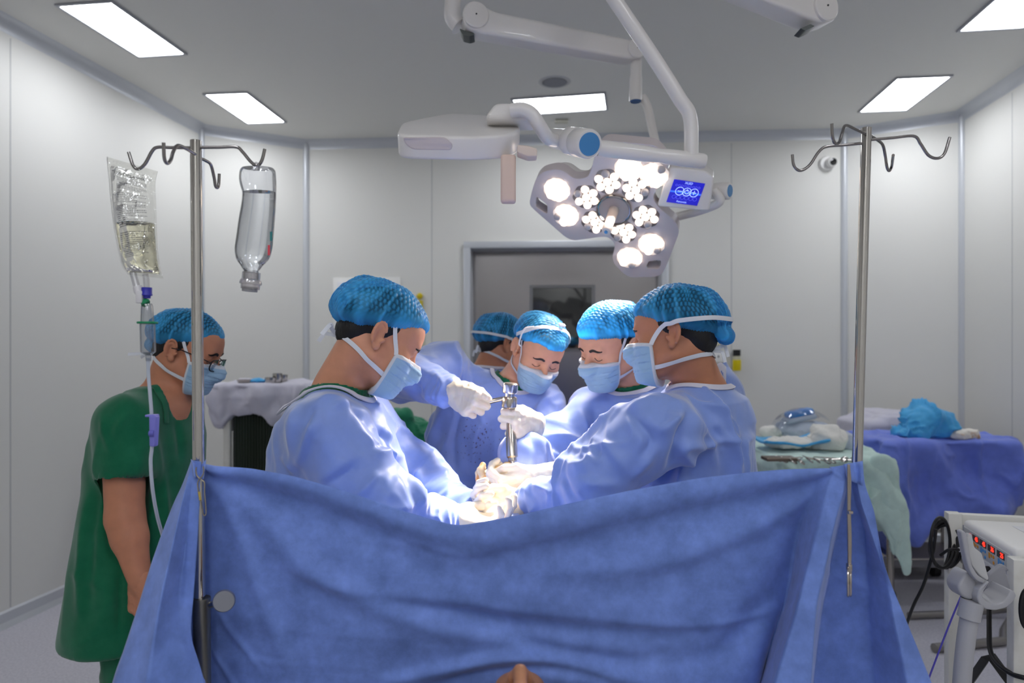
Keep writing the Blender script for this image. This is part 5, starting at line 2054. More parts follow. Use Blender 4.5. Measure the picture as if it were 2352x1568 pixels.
def person(label, P, shirt='gown'):
    s = P.get('scale', 1.0)
    R = head_frame(P['yaw'], P['pitch'], P.get('roll', 0))
    c = W(*P['head'])
    neck = W(*P['neck'])
    secs = sec_w(P['secs'])
    ty = math.radians(P['tyaw'])
    S0 = np.array(sorted(secs))
    hipc = np.array([P['hip'][0], P['hip'][1]]) if 'hip' in P else np.array([S0[0, 1], S0[0, 2]])
    fwd = np.array([math.cos(ty), math.sin(ty)])
    rgt = np.array([fwd[1], -fwd[0]])
    root = thing('person', label, 'person', (hipc[0], hipc[1], 0.0), P.get('group'))
    sk = P.get('skin', skin_a)
    HS = Shape()
    head_ops(HS, R, c, s, neck)
    BS = Shape()
    BS.ops = list(HS.ops)
    inner = [(z, x, y, max(0.05, a * 0.78), max(0.04, b * 0.70)) for z, x, y, a, b in secs if z > 0.72]
    BS.u(p_loft(inner, ty), 0.05)
    arms = [[W(*q) for q in A] for A in P['arms']]
    ar = P.get('arm_r', (0.042, 0.040, 0.036, 0.026))
    for sh, el, wr in arms:
        BS.u(p_cone(neck - [0, 0, 0.06], sh, 0.04, 0.042), 0.04)
        BS.u(p_cone(sh, el, ar[0], ar[1]), 0.03)
        BS.u(p_cone(el, el + (wr - el) * 0.3, ar[1] * 0.96, ar[2] * 1.05), 0.02)
        BS.u(p_cone(el + (wr - el) * 0.3, wr, ar[2] * 1.05, ar[3]), 0.02)
    hz = 0.86
    feet = []
    for q in (-1, 1):
        h = np.array([*(hipc + rgt * q * 0.085), hz])
        k = np.array([*(hipc + rgt * q * 0.095 + fwd * 0.03), 0.48])
        a = np.array([*(hipc + rgt * q * 0.10 - fwd * 0.01), 0.085])
        BS.u(p_cone(h, k, 0.078, 0.052), 0.03)
        BS.u(p_cone(k, a, 0.052, 0.036), 0.02)
        BS.u(p_cone(a - [0, 0, 0.045], a + np.array([*(fwd * 0.13), -0.055]), 0.034, 0.026), 0.02)
        feet.append(a)
    for extra in P.get('body_extra', []):
        extra(BS, arms)
    fl, fh = c - 0.15, c + 0.16
    fl = np.minimum(fl, neck - 0.07)
    V, F = BS.mesh(0.011, fine=(fl, fh, 0.0032))
    new_mesh('body', V, F, sk, root, 180)
    # trousers and shoes
    TS = Shape()
    for q, a in zip((-1, 1), feet):
        h = np.array([*(hipc + rgt * q * 0.08), hz + 0.04])
        k = np.array([*(hipc + rgt * q * 0.10 + fwd * 0.03), 0.48])
        TS.u(p_cone(h, k, 0.115, 0.085), 0.03)
        TS.u(p_cone(k, a + [0, 0, 0.03], 0.085, 0.075), 0.03)
        mb = MB()
        RR = np.array([[rgt[0], fwd[0], 0], [rgt[1], fwd[1], 0], [0, 0, 1]])
        mb.box(np.array([*(a[:2] + fwd * 0.055), 0.045]), (0.105, 0.29, 0.09), RR, 0.04, 4)
        mb.build('shoe', P.get('shoe', shoe_m), root, 60)
    V, F = TS.mesh(0.012)
    N = vnormals(V, F)
    V = V + N * wrinkle(V, N, [('f', 7, 0.008, 5, (1, 1, 0.6)), ('r', 9, 0.006, 8, (1, 1, 1.4))])[:, None]
    new_mesh('trousers', V, F, scrub_m, root, 180)
    # gown or scrub shirt
    GS = Shape()
    GS.u(p_loft(secs, ty))
    sr_ = P.get('sleeve_r', (0.080, 0.072, 0.06, 0.045))
    for i, (sh, el, wr) in enumerate(arms):
        GS.u(p_cone(neck - [0, 0, 0.045], sh, 0.06, P.get('sh_r', 0.062)), 0.06)
        if shirt == 'gown':
            GS.u(p_cone(sh, el, sr_[0], sr_[1]), 0.05)
            GS.u(p_cone(el, wr, sr_[1] * 0.98, sr_[3]), 0.035)
        else:
            GS.u(p_cone(sh, sh + (el - sh) * (P.get('sleeve_t', 0.40) + 0.04), sr_[0], sr_[1]), 0.05)
    na = unit(c + R @ np.array([0, -0.018, -0.035]) * s - neck)
    na = unit(na + np.array(P.get('collar_tilt', (0, 0, 0.6))))
    cr = P.get('collar_r', 0.078)
    cp = neck - na * P.get('collar_drop', 0.0)
    base = Shape()
    base.ops = list(GS.ops)
    GS.sub(p_cone(neck - na * 0.06, neck + na * 0.25, cr), 0.004)
    if shirt != 'gown':
        for sh, el, wr in arms:   # the sleeve mouth
            d = unit(el - sh)
            m = sh + (el - sh) * P.get('sleeve_t', 0.40)
            GS.sub(p_cone(m, m + d * 0.25, sr_[1] * 0.83, sr_[1] * 0.85), 0.004)
            GS.sub(p_half(-d, -float(d @ (m + d * 0.045)), m + d * 0.045 - 0.12, m + d * 0.045 + 0.12), 0.0) if False else None
        vn = P.get('vneck')
        if vn is not None:
            GS.sub(p_cone(neck + na * 0.02, W(*vn), 0.076, 0.030), 0.004)
    V, F = GS.mesh(P.get('gh', 0.0054))
    N = vnormals(V, F)
    D = wrinkle(V, N, P.get('wr', [('f', 6, 0.011, P.get('seed', 1), (1, 1, 0.7)), ('p', 9, 0.026, P.get('seed', 1) + 40, (1, 1, 0.8)), ('c', 5, 0.042, P.get('seed', 1) + 3, (1, 1, 0.5)), ('c', 8, 0.030, P.get('seed', 1) + 9, (1, 1, 0.85)), ('c', 15, 0.012, P.get('seed', 1) + 23, (1, 1, 1))]))
    for sh, el, wr in arms:     # bunching at the elbow and the cuff
        for t in (-0.16, -0.06, 0.05, 0.16):
            pp = el + ((wr - el) * t if t > 0 else (sh - el) * -t)
            n_ = unit(wr - sh)
            dist = np.abs((V - pp) @ n_) + 0.012 * vnoise(V, 18, 77)
            near = np.exp(-(np.linalg.norm(V - pp, axis=1) / 0.11) ** 2)
            D += 0.007 * np.exp(-(dist / 0.012) ** 2) * near
        cu = np.linalg.norm(V - wr, axis=1)
        ax1 = (V - wr) @ unit(el - wr)
        D += 0.004 * np.sin(ax1 * 230 + 4 * vnoise(V, 20, 5)) * np.exp(-(cu / 0.09) ** 2)
    D += folds(V, [(np.array(a), np.array(b), w_, am) for a, b, w_, am in P.get('folds', [])])
    dn = np.linalg.norm(V - neck, axis=1)
    if P.get('fpx'):
        D += folds_px(V, N, P['fpx'])
    D *= np.clip((dn - cr * 0.8) / 0.10, 0.12, 1)
    D = smooth_field(D, F, 2)
    V = V + N * D[:, None]
    V = relax(V, F, 2 if shirt == 'gown' else 4, 0.45)
    g = new_mesh('gown' if shirt == 'gown' else 'scrub_top', V, F, P.get('gm', gown_m) if shirt == 'gown' else scrub_m, root, 180)
    if shirt == 'gown':
        rp, rn = ring_on(base, cp, na, cr + 0.002)
        MB().ribbon(np.vstack([rp, rp[:1]]) + np.vstack([rn, rn[:1]]) * 0.003, np.vstack([rn, rn[:1]]), 0.015, 0.003).build('collar_band', trimw_m, g, smooth=60)
        if P.get('under', True):
            US = Shape()
            US.ops = [(o_, p_, k_) for o_, p_, k_ in base.ops]
            sh_ = Prim(lambda X, Y, Z: base.at(np.stack(np.broadcast_arrays(X, Y, Z), -1)) + 0.007, neck - 0.16, neck + 0.16)
            US.ops = [('u', sh_, 0.0)]
            US.cut(p_cone(neck - na * 0.06, neck + na * 0.2, cr + 0.03))
            US.sub(p_cone(neck - na * 0.06 , neck + na * 0.2, cr - P.get('under_gap', 0.011)), 0.004)
            US.u(Prim(lambda X, Y, Z: np.maximum(base.at(np.stack(np.broadcast_arrays(X, Y, Z), -1)) - 0.004, np.abs(np.sqrt(np.maximum(((X - neck[0]) ** 2 + (Y - neck[1]) ** 2 + (Z - neck[2]) ** 2) - ((X - neck[0]) * na[0] + (Y - neck[1]) * na[1] + (Z - neck[2]) * na[2]) ** 2, 0)) - (cr - P.get('under_gap', 0.011) + 0.003)) - 0.0035) + np.maximum(0, np.abs((X - neck[0]) * na[0] + (Y - neck[1]) * na[1] + (Z - neck[2]) * na[2]) - 0.075), neck - 0.14, neck + 0.14), 0.0)
            V, F = US.mesh(0.0048, lo=neck - 0.15, hi=neck + 0.15)
            V = relax(V, F, 3, 0.5)
            new_mesh('scrub_collar', V, F, scrub_m, root, 180)
    else:
        pass
    dress_head(root, P, HS, R, c, s)
    return root, dict(HS=HS, R=R, c=c, s=s, arms=arms, neck=neck, gown=g, base=base)


# ---- hands --------------------------------------------------------------------------
def hand_shape(wrist, along, thumbside, curl, thumb, s=1.0, spread=0.06, cuff=None, right=False):
    """glove: wrist point, direction to the knuckles, direction to the thumb side; curl = per finger (a, b, c) flexion in degrees
    (towards the palm); thumb = points in the hand frame (x thumb side, y along, z back of the hand)."""
    y = unit(along)
    x = unit(np.asarray(thumbside) - y * np.dot(thumbside, y))
    z = -np.cross(x, y) if right else np.cross(x, y)
    Rm = np.stack([x, y, z], 1)
    w = np.asarray(wrist, float)
    S = Shape()
    Cn = lambda a, b, r1, r2: p_cone(np.array(a) * s, np.array(b) * s, r1 * s, r2 * s, Rm, w)
    S.u(Cn((0.012, -0.01, 0), (0.016, 0.035, 0.002), 0.022, 0.018))
    S.u(Cn((-0.012, -0.01, 0), (-0.018, 0.035, 0.0), 0.022, 0.016), 0.02)
    fx = [0.030, 0.0095, -0.0115, -0.031]
    fy = [0.088, 0.094, 0.089, 0.080]
    ln = [(0.043, 0.027, 0.021), (0.047, 0.031, 0.022), (0.044, 0.029, 0.022), (0.034, 0.022, 0.019)]
    rr = [0.0098, 0.0102, 0.0096, 0.0086]
    for i in range(4):
        S.u(Cn((fx[i] * 0.7, 0.02, 0.0), (fx[i], fy[i], 0.001), 0.015, 0.0122), 0.012)
    S.u(p_ell(np.array([0.028, 0.032, -0.010]) * s, np.array([0.017, 0.030, 0.016]) * s, Rm, w), 0.014)
    S.u(p_ell(np.array([-0.026, 0.035, -0.008]) * s, np.array([0.013, 0.032, 0.013]) * s, Rm, w), 0.014)
    for i in range(4):
        p = np.array([fx[i], fy[i], 0.001])
        ang = 0.0
        sx = (1.5 - i) * spread
        for j in range(3):
            ang += math.radians(curl[i][j])
            d = np.array([math.sin(sx) * math.cos(ang), math.cos(sx) * math.cos(ang), -math.sin(ang)])
            e = p + d * ln[i][j]
            S.u(Cn(p, e, rr[i] * (1.08 - 0.06 * j), rr[i] * (1.0 - 0.08 * j)), 0.0035 if j else 0.006)
            p = e
    tr = [0.0145, 0.0118, 0.0108, 0.0095]
    for j in range(len(thumb) - 1):
        S.u(Cn(thumb[j], thumb[j + 1], tr[j], tr[j + 1]), 0.005)
    if cuff is not None:
        a, r1, r2 = cuff
        S.u(p_cone(w + y * 0.005, np.asarray(a, float), r1, r2), 0.012)
    return S


def glove(parent, S, seed=1, name='glove', mat=None, h=0.0024):
    V, F = S.mesh(h)
    N = vnormals(V, F)
    V = V + N * (0.0010 * fbm(V, 55, seed, 2) + 0.0012 * (ridge(V, 45, seed + 3) - 0.4))[:, None]
    return new_mesh(name, V, F, mat or glove_m, parent, 180)
# ------------------------------------------------------------------ the team
# surgeon at left, profile, nearest
pA, iA = person('surgeon in blue gown at left, in profile with head bowed', dict(
    head=(862, 778, 1.72), yaw=20, pitch=33, roll=-3, scale=1.02, neck=(778, 888, 1.74), tyaw=8, skin=skin_a, seed=2,
    secs=[(905, 765, 1.75, 0.10, 0.075), (930, 765, 1.76, 0.17, 0.115), (970, 762, 1.78, 0.215, 0.142), (1020, 762, 1.79, 0.225, 0.158), (1100, 768, 1.80, 0.225, 0.165), (1200, 775, 1.80, 0.23, 0.17), (1400, 775, 1.80, 0.25, 0.19), (1750, 775, 1.80, 0.27, 0.20)],
    arms=[((748, 985, 1.585), (868, 1170, 1.55), (1030, 1192, 1.70)), ((826, 960, 1.97), (948, 1090, 2.0), (1048, 1168, 1.86))],
    sleeve_r=(0.086, 0.080, 0.068, 0.050), collar_r=0.092, under_gap=0.024, collar_tilt=(0.35, 0, 0.5), cap=dict(r=(0.094, 0.125, 0.086), c=(-0.012, 0.058), edge=(0.50, 0.026)),
    low=[(0.050, 0.066, -0.072), (0.064, 0.010, -0.060), (0.060, -0.045, -0.050), (0.040, -0.075, -0.045), (0.0, -0.090, -0.040)],
    gh=0.0046, fpx=[([(795, 910), (850, 975), (878, 1020)], 9, -0.022, 0.010), ([(805, 905), (868, 985), (892, 1030)], 8, 0.014), ([(849, 1038), (880, 1040), (908, 1050)], 8, 0.014, 0.008), ([(905, 1050), (945, 1120), (972, 1180)], 9, 0.016, -0.010),
        ([(722, 968), (700, 1010), (680, 1080)], 8, 0.014, 0.006), ([(766, 934), (785, 925), (805, 930)], 8, 0.012), ([(740, 930), (715, 945), (690, 985)], 7, -0.010), ([(690, 880), (672, 930), (660, 1000)], 7, 0.010), ([(822, 985), (850, 1015), (866, 1040)], 8, 0.012),
        ([(820, 1060), (780, 1090), (735, 1118)], 8, -0.012, 0.006), ([(870, 1085), (840, 1120), (810, 1150)], 8, 0.012), ([(645, 1050), (665, 1060), (680, 1085)], 7, 0.012), ([(905, 1095), (925, 1130), (935, 1165)], 8, 0.012), ([(640, 960), (630, 1010), (634, 1070)], 7, 0.010),
        ([(850, 910), (890, 960), (905, 1000)], 8, 0.012, -0.006), ([(960, 1085), (975, 1110), (972, 1140)], 7, 0.012), ([(1000, 1115), (985, 1145), (990, 1180)], 6, 0.012), ([(1022, 1130), (1012, 1160), (1014, 1180)], 5, 0.010)]))
# surgeon at right, seen from behind his shoulder
pB, iB = person('surgeon at right in blue gown, seen from behind, mask ties knotted over the cap', dict(
    head=(1556, 775, 1.80), yaw=155, pitch=8, roll=4, scale=1.02, neck=(1606, 884, 1.83), tyaw=165, skin=skin_b, seed=12, strap_over=True, under=False,
    secs=[(890, 1612, 1.86, 0.10, 0.08), (915, 1608, 1.87, 0.17, 0.12), (960, 1600, 1.88, 0.215, 0.145), (1020, 1596, 1.89, 0.225, 0.158), (1100, 1595, 1.90, 0.225, 0.162), (1200, 1595, 1.90, 0.23, 0.165), (1400, 1600, 1.90, 0.25, 0.18), (1750, 1600, 1.90, 0.27, 0.20)],
    arms=[((1520, 985, 1.64), (1372, 1118, 1.66), (1222, 1152, 1.80)), ((1560, 950, 2.08), (1440, 1080, 2.05), (1290, 1125, 1.95))],
    sleeve_r=(0.088, 0.082, 0.070, 0.050), collar_r=0.080, collar_tilt=(-0.15, -0.1, 0.6), cap=dict(r=(0.093, 0.120, 0.082), c=(-0.008, 0.056), edge=(0.42, 0.022), tail=((0, -0.118, -0.012), (0.03, 0.022, 0.020))),
    low=[(0.050, 0.066, -0.073), (0.066, 0.014, -0.070), (0.064, -0.040, -0.066), (0.045, -0.072, -0.060), (0.0, -0.088, -0.052)],
    gh=0.0046, fpx=[([(1585, 940), (1567, 993), (1534, 1097)], 12, -0.024, 0.012), ([(1593, 940), (1628, 1005), (1652, 1075)], 8, 0.016, 0.008), ([(1641, 955), (1685, 1038), (1702, 1085)], 7, 0.014), ([(1441, 949), (1489, 1008), (1467, 1049)], 7, -0.012, 0.007),
        ([(1582, 950), (1545, 970), (1515, 995)], 9, 0.016), ([(1308, 1066), (1349, 1068), (1371, 1023)], 9, 0.018, 0.010), ([(1297, 1090), (1318, 1125), (1338, 1150)], 8, -0.014), ([(1360, 1010), (1400, 1030), (1440, 1085)], 12, 0.012), ([(1330, 1105), (1380, 1112), (1420, 1110)], 7, 0.012),
        ([(1640, 1035), (1660, 1035), (1680, 1032)], 5, 0.008), ([(1600, 880), (1640, 920), (1660, 990)], 9, 0.010), ([(1505, 900), (1470, 925), (1440, 950)], 8, 0.012), ([(1510, 1020), (1490, 1060), (1450, 1100)], 9, 0.014), ([(1540, 910), (1530, 950), (1535, 985)], 8, -0.010),
        ([(1225, 1110), (1250, 1130), (1250, 1160)], 6, 0.012), ([(1250, 1095), (1275, 1120), (1285, 1150)], 6, -0.010)]))
# the overlapping back edge of his gown
oe = spline([W(1667, 826, 1.98), W(1690, 860, 2.0), W(1713, 905, 2.0), W(1729, 955, 2.0), W(1737, 1010, 2.0), W(1740, 1090, 2.0), W(1742, 1170, 2.0)], 40)
ie = spline([W(1654, 852, 1.92), W(1676, 890, 1.92), W(1700, 930, 1.90), W(1716, 970, 1.90), W(1722, 1010, 1.90), W(1722, 1090, 1.90), W(1722, 1170, 1.90)], 40)
g = np.array([[o_ + (i_ - o_) * t + np.array([0.0, 0.012 * math.sin(k * 0.5 + t * 5), 0]) for t in np.linspace(0, 1, 8)] for k, (o_, i_) in enumerate(zip(oe, ie))])
MB().sheet(g, thick=0.0012).build('back_flap', gown_m, iB['gown'], smooth=180)
g = np.array([[W(1628 + 40 * u, 838 + 6 * math.sin(u * 7) + (30 + 44 * u) * v, 1.90 + 0.03 * u - 0.01 * math.sin(v * 5)) for v in np.linspace(0, 1, 7)] for u in np.linspace(0, 1, 12)])
MB().sheet(g, thick=0.0012).build('collar_flap', trimw_m, iB['gown'], smooth=180)
# surgeon behind him, face towards the camera
pC, iC = person('masked surgeon in blue gown bowed over the table, half hidden behind the right front surgeon', dict(
    head=(1409, 797, 2.18), yaw=-148, pitch=22, roll=-6, scale=1.02, neck=(1448, 882, 2.26), tyaw=-150, skin=skin_c, seed=22,
    secs=[(892, 1450, 2.28, 0.10, 0.08), (915, 1448, 2.29, 0.17, 0.115), (960, 1440, 2.30, 0.205, 0.14), (1020, 1438, 2.31, 0.215, 0.15), (1200, 1438, 2.31, 0.22, 0.16), (1400, 1440, 2.31, 0.24, 0.18), (1700, 1440, 2.31, 0.26, 0.19)],
    arms=[((1362, 950, 2.26), (1290, 1048, 2.16), (1205, 1082, 2.02)), ((1530, 955, 2.26), (1480, 1060, 2.1), (1330, 1110, 1.98))],
    sleeve_r=(0.085, 0.078, 0.066, 0.046), mask_top=-0.009, collar_r=0.088, under_gap=0.020, collar_tilt=(-0.3, -0.3, 0.5), cap=dict(r=(0.093, 0.122, 0.088), c=(-0.006, 0.058), edge=(0.30, 0.034)),
    fpx=[([(1335, 950), (1345, 990), (1325, 1030)], 7, 0.016), ([(1365, 935), (1360, 985), (1340, 1030)], 7, -0.014), ([(1300, 1000), (1330, 1020), (1350, 1050)], 6, 0.014), ([(1265, 1025), (1290, 1045), (1295, 1070)], 6, 0.012), ([(1240, 1045), (1255, 1060), (1262, 1085)], 5, 0.012), ([(1400, 930), (1395, 970), (1370, 1010)], 8, 0.012)]))
# surgeon swinging the mallet
pD, iD = person('surgeon at the far end swinging a steel mallet, white headlamp strap over the cap', dict(
    head=(1232, 808, 2.36), yaw=-72, pitch=33, roll=-12, scale=0.96, neck=(1180, 880, 2.44), tyaw=-75, skin=skin_c, seed=32, gm=gown_spot,
    secs=[(872, 1160, 2.46, 0.11, 0.09), (892, 1150, 2.47, 0.18, 0.12), (930, 1140, 2.48, 0.215, 0.145), (1000, 1126, 2.49, 0.23, 0.155), (1100, 1118, 2.49, 0.235, 0.165), (1250, 1112, 2.49, 0.25, 0.18), (1650, 1112, 2.49, 0.27, 0.19)],
    arms=[((1018, 850, 2.44), (932, 862, 2.26), (1030, 893, 2.06)), ((1252, 945, 2.42), (1268, 1040, 2.28), (1200, 1048, 2.04))],
    sleeve_r=(0.088, 0.080, 0.068, 0.046), collar_r=0.090, under_gap=0.020, collar_tilt=(0.2, -0.3, 0.5), mask_top=-0.015, cap=dict(r=(0.090, 0.118, 0.086), c=(-0.006, 0.060), edge=(0.30, 0.036)),
    fpx=[([(1028, 921), (991, 1010), (978, 1090)], 9, 0.018, 0.008), ([(1109, 960), (1087, 1032), (1102, 1135)], 9, 0.018), ([(1060, 930), (1040, 1010), (1050, 1100)], 9, -0.016), ([(1087, 812), (1082, 845), (1080, 890)], 6, -0.014, 0.006), ([(1060, 798), (1050, 830), (1040, 850)], 6, 0.012),
        ([(990, 845), (1010, 870), (1012, 905)], 6, 0.014), ([(955, 850), (985, 858), (1000, 875)], 6, 0.012), ([(925, 870), (960, 885), (975, 905)], 6, -0.012), ([(1140, 895), (1185, 905), (1225, 920)], 7, 0.012), ([(1270, 900), (1240, 935), (1215, 975)], 7, 0.014), ([(1285, 950), (1255, 975), (1230, 1010)], 7, -0.014),
        ([(1200, 1010), (1235, 1030), (1262, 1015)], 6, 0.014), ([(970, 950), (960, 1030), (955, 1110)], 8, 0.012), ([(1140, 960), (1135, 1040), (1150, 1110)], 8, -0.012)]))
# person at the back
pE, iE = person('person farthest back near the door, turned away, only capped head showing', dict(
    head=(1148, 792, 3.05), yaw=28, pitch=14, roll=0, scale=1.0, neck=(1122, 842, 3.06), tyaw=30, skin=skin_b, seed=42, strap_over=True,
    secs=[(848, 1120, 3.08, 0.10, 0.08), (862, 1118, 3.08, 0.17, 0.115), (895, 1118, 3.09, 0.20, 0.14), (940, 1118, 3.10, 0.21, 0.15), (1100, 1118, 3.10, 0.21, 0.16), (1250, 1118, 3.10, 0.24, 0.18), (1450, 1118, 3.10, 0.26, 0.19)],
    arms=[((1080, 905, 2.93), (1085, 1000, 2.92), (1150, 1030, 3.05)), ((1160, 905, 3.27), (1170, 1000, 3.25), (1200, 1030, 3.2))],
    collar_r=0.080, gh=0.009, under=False, cap=dict(r=(0.092, 0.12, 0.086), c=(-0.01, 0.058), edge=(0.42, 0.024))))

# dried splashes on the mallet surgeon's gown front
nt = gown_spot.node_tree
b_ = nt.nodes['Principled BSDF']
src = b_.inputs['Base Color'].links[0].from_socket
tc = nt.nodes.new('ShaderNodeTexCoord')
n1 = nt.nodes.new('ShaderNodeTexNoise')
n1.inputs['Scale'].default_value = 120
n1.inputs['Detail'].default_value = 4
vm = nt.nodes.new('ShaderNodeVectorMath')
vm.operation = 'DISTANCE'
spot_c = W(1095, 1010, 2.33) - np.array(wpos(pD))
vm.inputs[1].default_value = spot_c.tolist()
mr = nt.nodes.new('ShaderNodeMapRange')
mr.inputs['From Min'].default_value = 0.04
mr.inputs['From Max'].default_value = 0.17
mr.inputs['To Min'].default_value = 0.10
mr.inputs['To Max'].default_value = -0.10
ad = nt.nodes.new('ShaderNodeMath')
ad.operation = 'ADD'
rp = nt.nodes.new('ShaderNodeValToRGB')
rp.color_ramp.elements[0].position = 0.70
rp.color_ramp.elements[1].position = 0.75
mx = nt.nodes.new('ShaderNodeMix')
mx.data_type = 'RGBA'
mx.inputs['B'].default_value = (*lin((84, 60, 110)), 1)
nt.links.new(tc.outputs['Object'], n1.inputs['Vector'])
nt.links.new(tc.outputs['Object'], vm.inputs[0])
nt.links.new(vm.outputs['Value'], mr.inputs['Value'])
nt.links.new(n1.outputs['Fac'], ad.inputs[0])
nt.links.new(mr.outputs[0], ad.inputs[1])
nt.links.new(ad.outputs[0], rp.inputs['Fac'])
nt.links.new(rp.outputs['Color'], mx.inputs['Factor'])
nt.links.new(src, mx.inputs['A'])
nt.links.new(mx.outputs['Result'], b_.inputs['Base Color'])
# ------------------------------------------------------------------ scrubs observer, gloves, tools
pF, iF = person('observer in green scrubs and glasses standing at left, bare arm hanging, face mask on', dict(
    head=(424, 806, 2.22), yaw=4, pitch=23, roll=0, scale=1.02, neck=(380, 892, 2.22), tyaw=-6, skin=skin_b, seed=52,
    secs=[(895, 364, 2.22, 0.11, 0.085), (918, 354, 2.22, 0.17, 0.115), (960, 346, 2.22, 0.195, 0.135), (1010, 345, 2.22, 0.205, 0.158), (1120, 338, 2.22, 0.20, 0.168), (1250, 325, 2.22, 0.215, 0.180), (1350, 318, 2.22, 0.23, 0.195), (1440, 312, 2.22, 0.24, 0.205)],
    hip=(-1.19, 2.22),
    arms=[((284, 968, 2.04), (287, 1190, 2.0), (322, 1335, 1.97)), ((395, 965, 2.42), (420, 1180, 2.44), (450, 1330, 2.38))],
    arm_r=(0.062, 0.052, 0.046, 0.031), sleeve_r=(0.084, 0.088, 0.06, 0.05), collar_r=0.076, collar_tilt=(0.5, 0, 0.4), vneck=(436, 956, 2.13), body_extra=[lambda S, A: S.u(p_ell(W(388, 950, 2.20), (0.066, 0.10, 0.09)), 0.03)], fpx=[([(208, 1120), (196, 1270), (186, 1420)], 9, 0.018, 0.010), ([(272, 1460), (274, 1380), (278, 1290)], 7, -0.018), ([(300, 950), (275, 975), (258, 1010)], 7, 0.012), ([(372, 1075), (378, 1150), (380, 1230)], 8, 0.014), ([(400, 960), (410, 1010), (412, 1060)], 8, -0.012), ([(340, 935), (345, 990), (335, 1040)], 8, 0.010), ([(230, 950), (240, 1000), (250, 1040)], 6, 0.012), ([(235, 1120), (225, 1250), (222, 1400)], 8, 0.010)],
    low=[(0.050, 0.066, -0.073), (0.065, 0.010, -0.064), (0.060, -0.045, -0.055), (0.040, -0.078, -0.048), (0.0, -0.092, -0.043)],
    tails=[((0.012, -0.045, -0.018), (0.016, -0.07, -0.03)), ((-0.01, -0.03, -0.012), (-0.008, -0.04, -0.03))],
    wr=[('f', 5, 0.008, 3, (1, 1, 0.5)), ('c', 4, 0.018, 6, (1, 1, 0.3)), ('c', 7, 0.010, 9, (1, 1, 0.6))],
    cap=dict(r=(0.090, 0.112, 0.080), c=(-0.008, 0.054), edge=(0.44, 0.026), tail=((0, -0.085, -0.018), (0.05, 0.03, 0.024)))), shirt='scrubs')
# folded band along the V of the neck
for pts in ([(354, 876, 2.12), (373, 894, 2.10), (394, 926, 2.09), (434, 968, 2.08)],):
    bp_, bn_ = iF['base'].project(spline([W(*q) for q in pts], 24), 0.008)
    MB().ribbon(bp_, bn_, 0.020, 0.003).build('neck_band', scrub_m, iF['gown'], smooth=60)
# glasses
R_, c_, s_ = iF['R'], iF['c'], iF['s']
gl = lambda p: c_ + R_ @ (np.array(p) * s_)
fr_m = M('glasses_black', (22, 20, 26), rough=0.25)
mb = MB()
for q in (-1, 1):
    mb.tube([gl((q * 0.033 + 0.026 * math.copysign(abs(math.cos(a)) ** 0.6, math.cos(a)), 0.118 - 0.008 * abs(math.cos(a)), -0.001 + 0.019 * math.copysign(abs(math.sin(a)) ** 0.6, math.sin(a)))) for a in np.linspace(0, 2 * PI, 28, endpoint=False)], 0.0022, seg=8, closed=True)
    mb.tube([gl((q * 0.058, 0.110, 0.006)), gl((q * 0.074, 0.085, 0.010)), gl((q * 0.080, 0.02, 0.012)), gl((q * 0.080, -0.01, 0.006))], 0.0018, seg=8)
mb.tube([gl((-0.008, 0.118, 0.004)), gl((0, 0.121, 0.006)), gl((0.008, 0.118, 0.004))], 0.0018, seg=8)
gls = mb.build('glasses', fr_m, pF)
for q in (-1, 1):
    MB().lathe(gl((q * 0.033, 0.1145, -0.001)), [(0.0, 0.0), (0.024, 0.0), (0.024, 0.001), (0.0, 0.001)], axis=R_[:, 1], seg=24, squash=0.78, up=R_[:, 2]).build('lens', film('lens_film', (225, 232, 240), gloss=0.06, rough=0.02, edge=0.5) if 'lens_film' not in MATS else MATS['lens_film'], gls)
# the bare hand of the observer: relaxed, mostly behind the drape
FIST = [(80, 95, 55), (84, 98, 58), (86, 100, 58), (88, 98, 55)]
EASY = [(26, 34, 22), (34, 40, 26), (40, 44, 28), (44, 46, 30)]
GRIP = [(52, 62, 38), (58, 66, 40), (62, 68, 42), (66, 68, 42)]
TH_FIST = [(0.022, 0.012, -0.008), (0.040, 0.042, -0.018), (0.040, 0.072, -0.026), (0.026, 0.094, -0.034)]
TH_OUT = [(0.022, 0.012, -0.006), (0.044, 0.042, -0.014), (0.052, 0.072, -0.018), (0.052, 0.098, -0.022)]


def bare(P, arm, along, ts, right, seed):
    sh, el, wr = arm
    S = hand_shape(wr, along, ts, EASY, TH_OUT, 1.0, cuff=(wr + unit(el - wr) * 0.05, 0.027, 0.030), right=right)
    return glove(P, S, seed, 'hand', MATS['skin_tan'])


bare(pF, iF['arms'][0], (0.02, -0.02, -1), (0.9, -0.3, 0), True, 3)
bare(pF, iF['arms'][1], (0.05, 0.0, -1), (0.9, 0.2, 0), False, 4)

# mallet and driver in the far surgeon's hands
ML = 2.00
mh = W(1171, 908, ML)
mal = thing('mallet', 'steel mallet with a two-drum head raised over the driver', 'mallet', mh)
tool_m = M('tool_steel', (196, 188, 178), rough=0.2, metal=1.0)
mx = unit(np.array([-0.06, 0.05, -1.0]))
MB().lathe(mh - mx * 0.037, [(0.0, 0.0), (0.019, 0.0), (0.0225, 0.004), (0.0225, 0.026), (0.020, 0.030), (0.014, 0.031), (0.014, 0.040), (0.020, 0.041), (0.0225, 0.045), (0.0225, 0.070), (0.019, 0.074), (0.0, 0.074)], axis=mx, seg=36).build('head', tool_m, mal)
h0, h1 = W(1160, 914, ML), W(1062, 936, 2.03)
MB().tube([h0, h0 + (h1 - h0) * 0.3, h0 + (h1 - h0) * 0.5, h1], [0.006, 0.007, 0.010, 0.011], seg=18).build('shaft', tool_m, mal)
dt, db = W(1171, 944, 2.02), W(1178, 1072, 1.96)
dd = unit(db - dt)
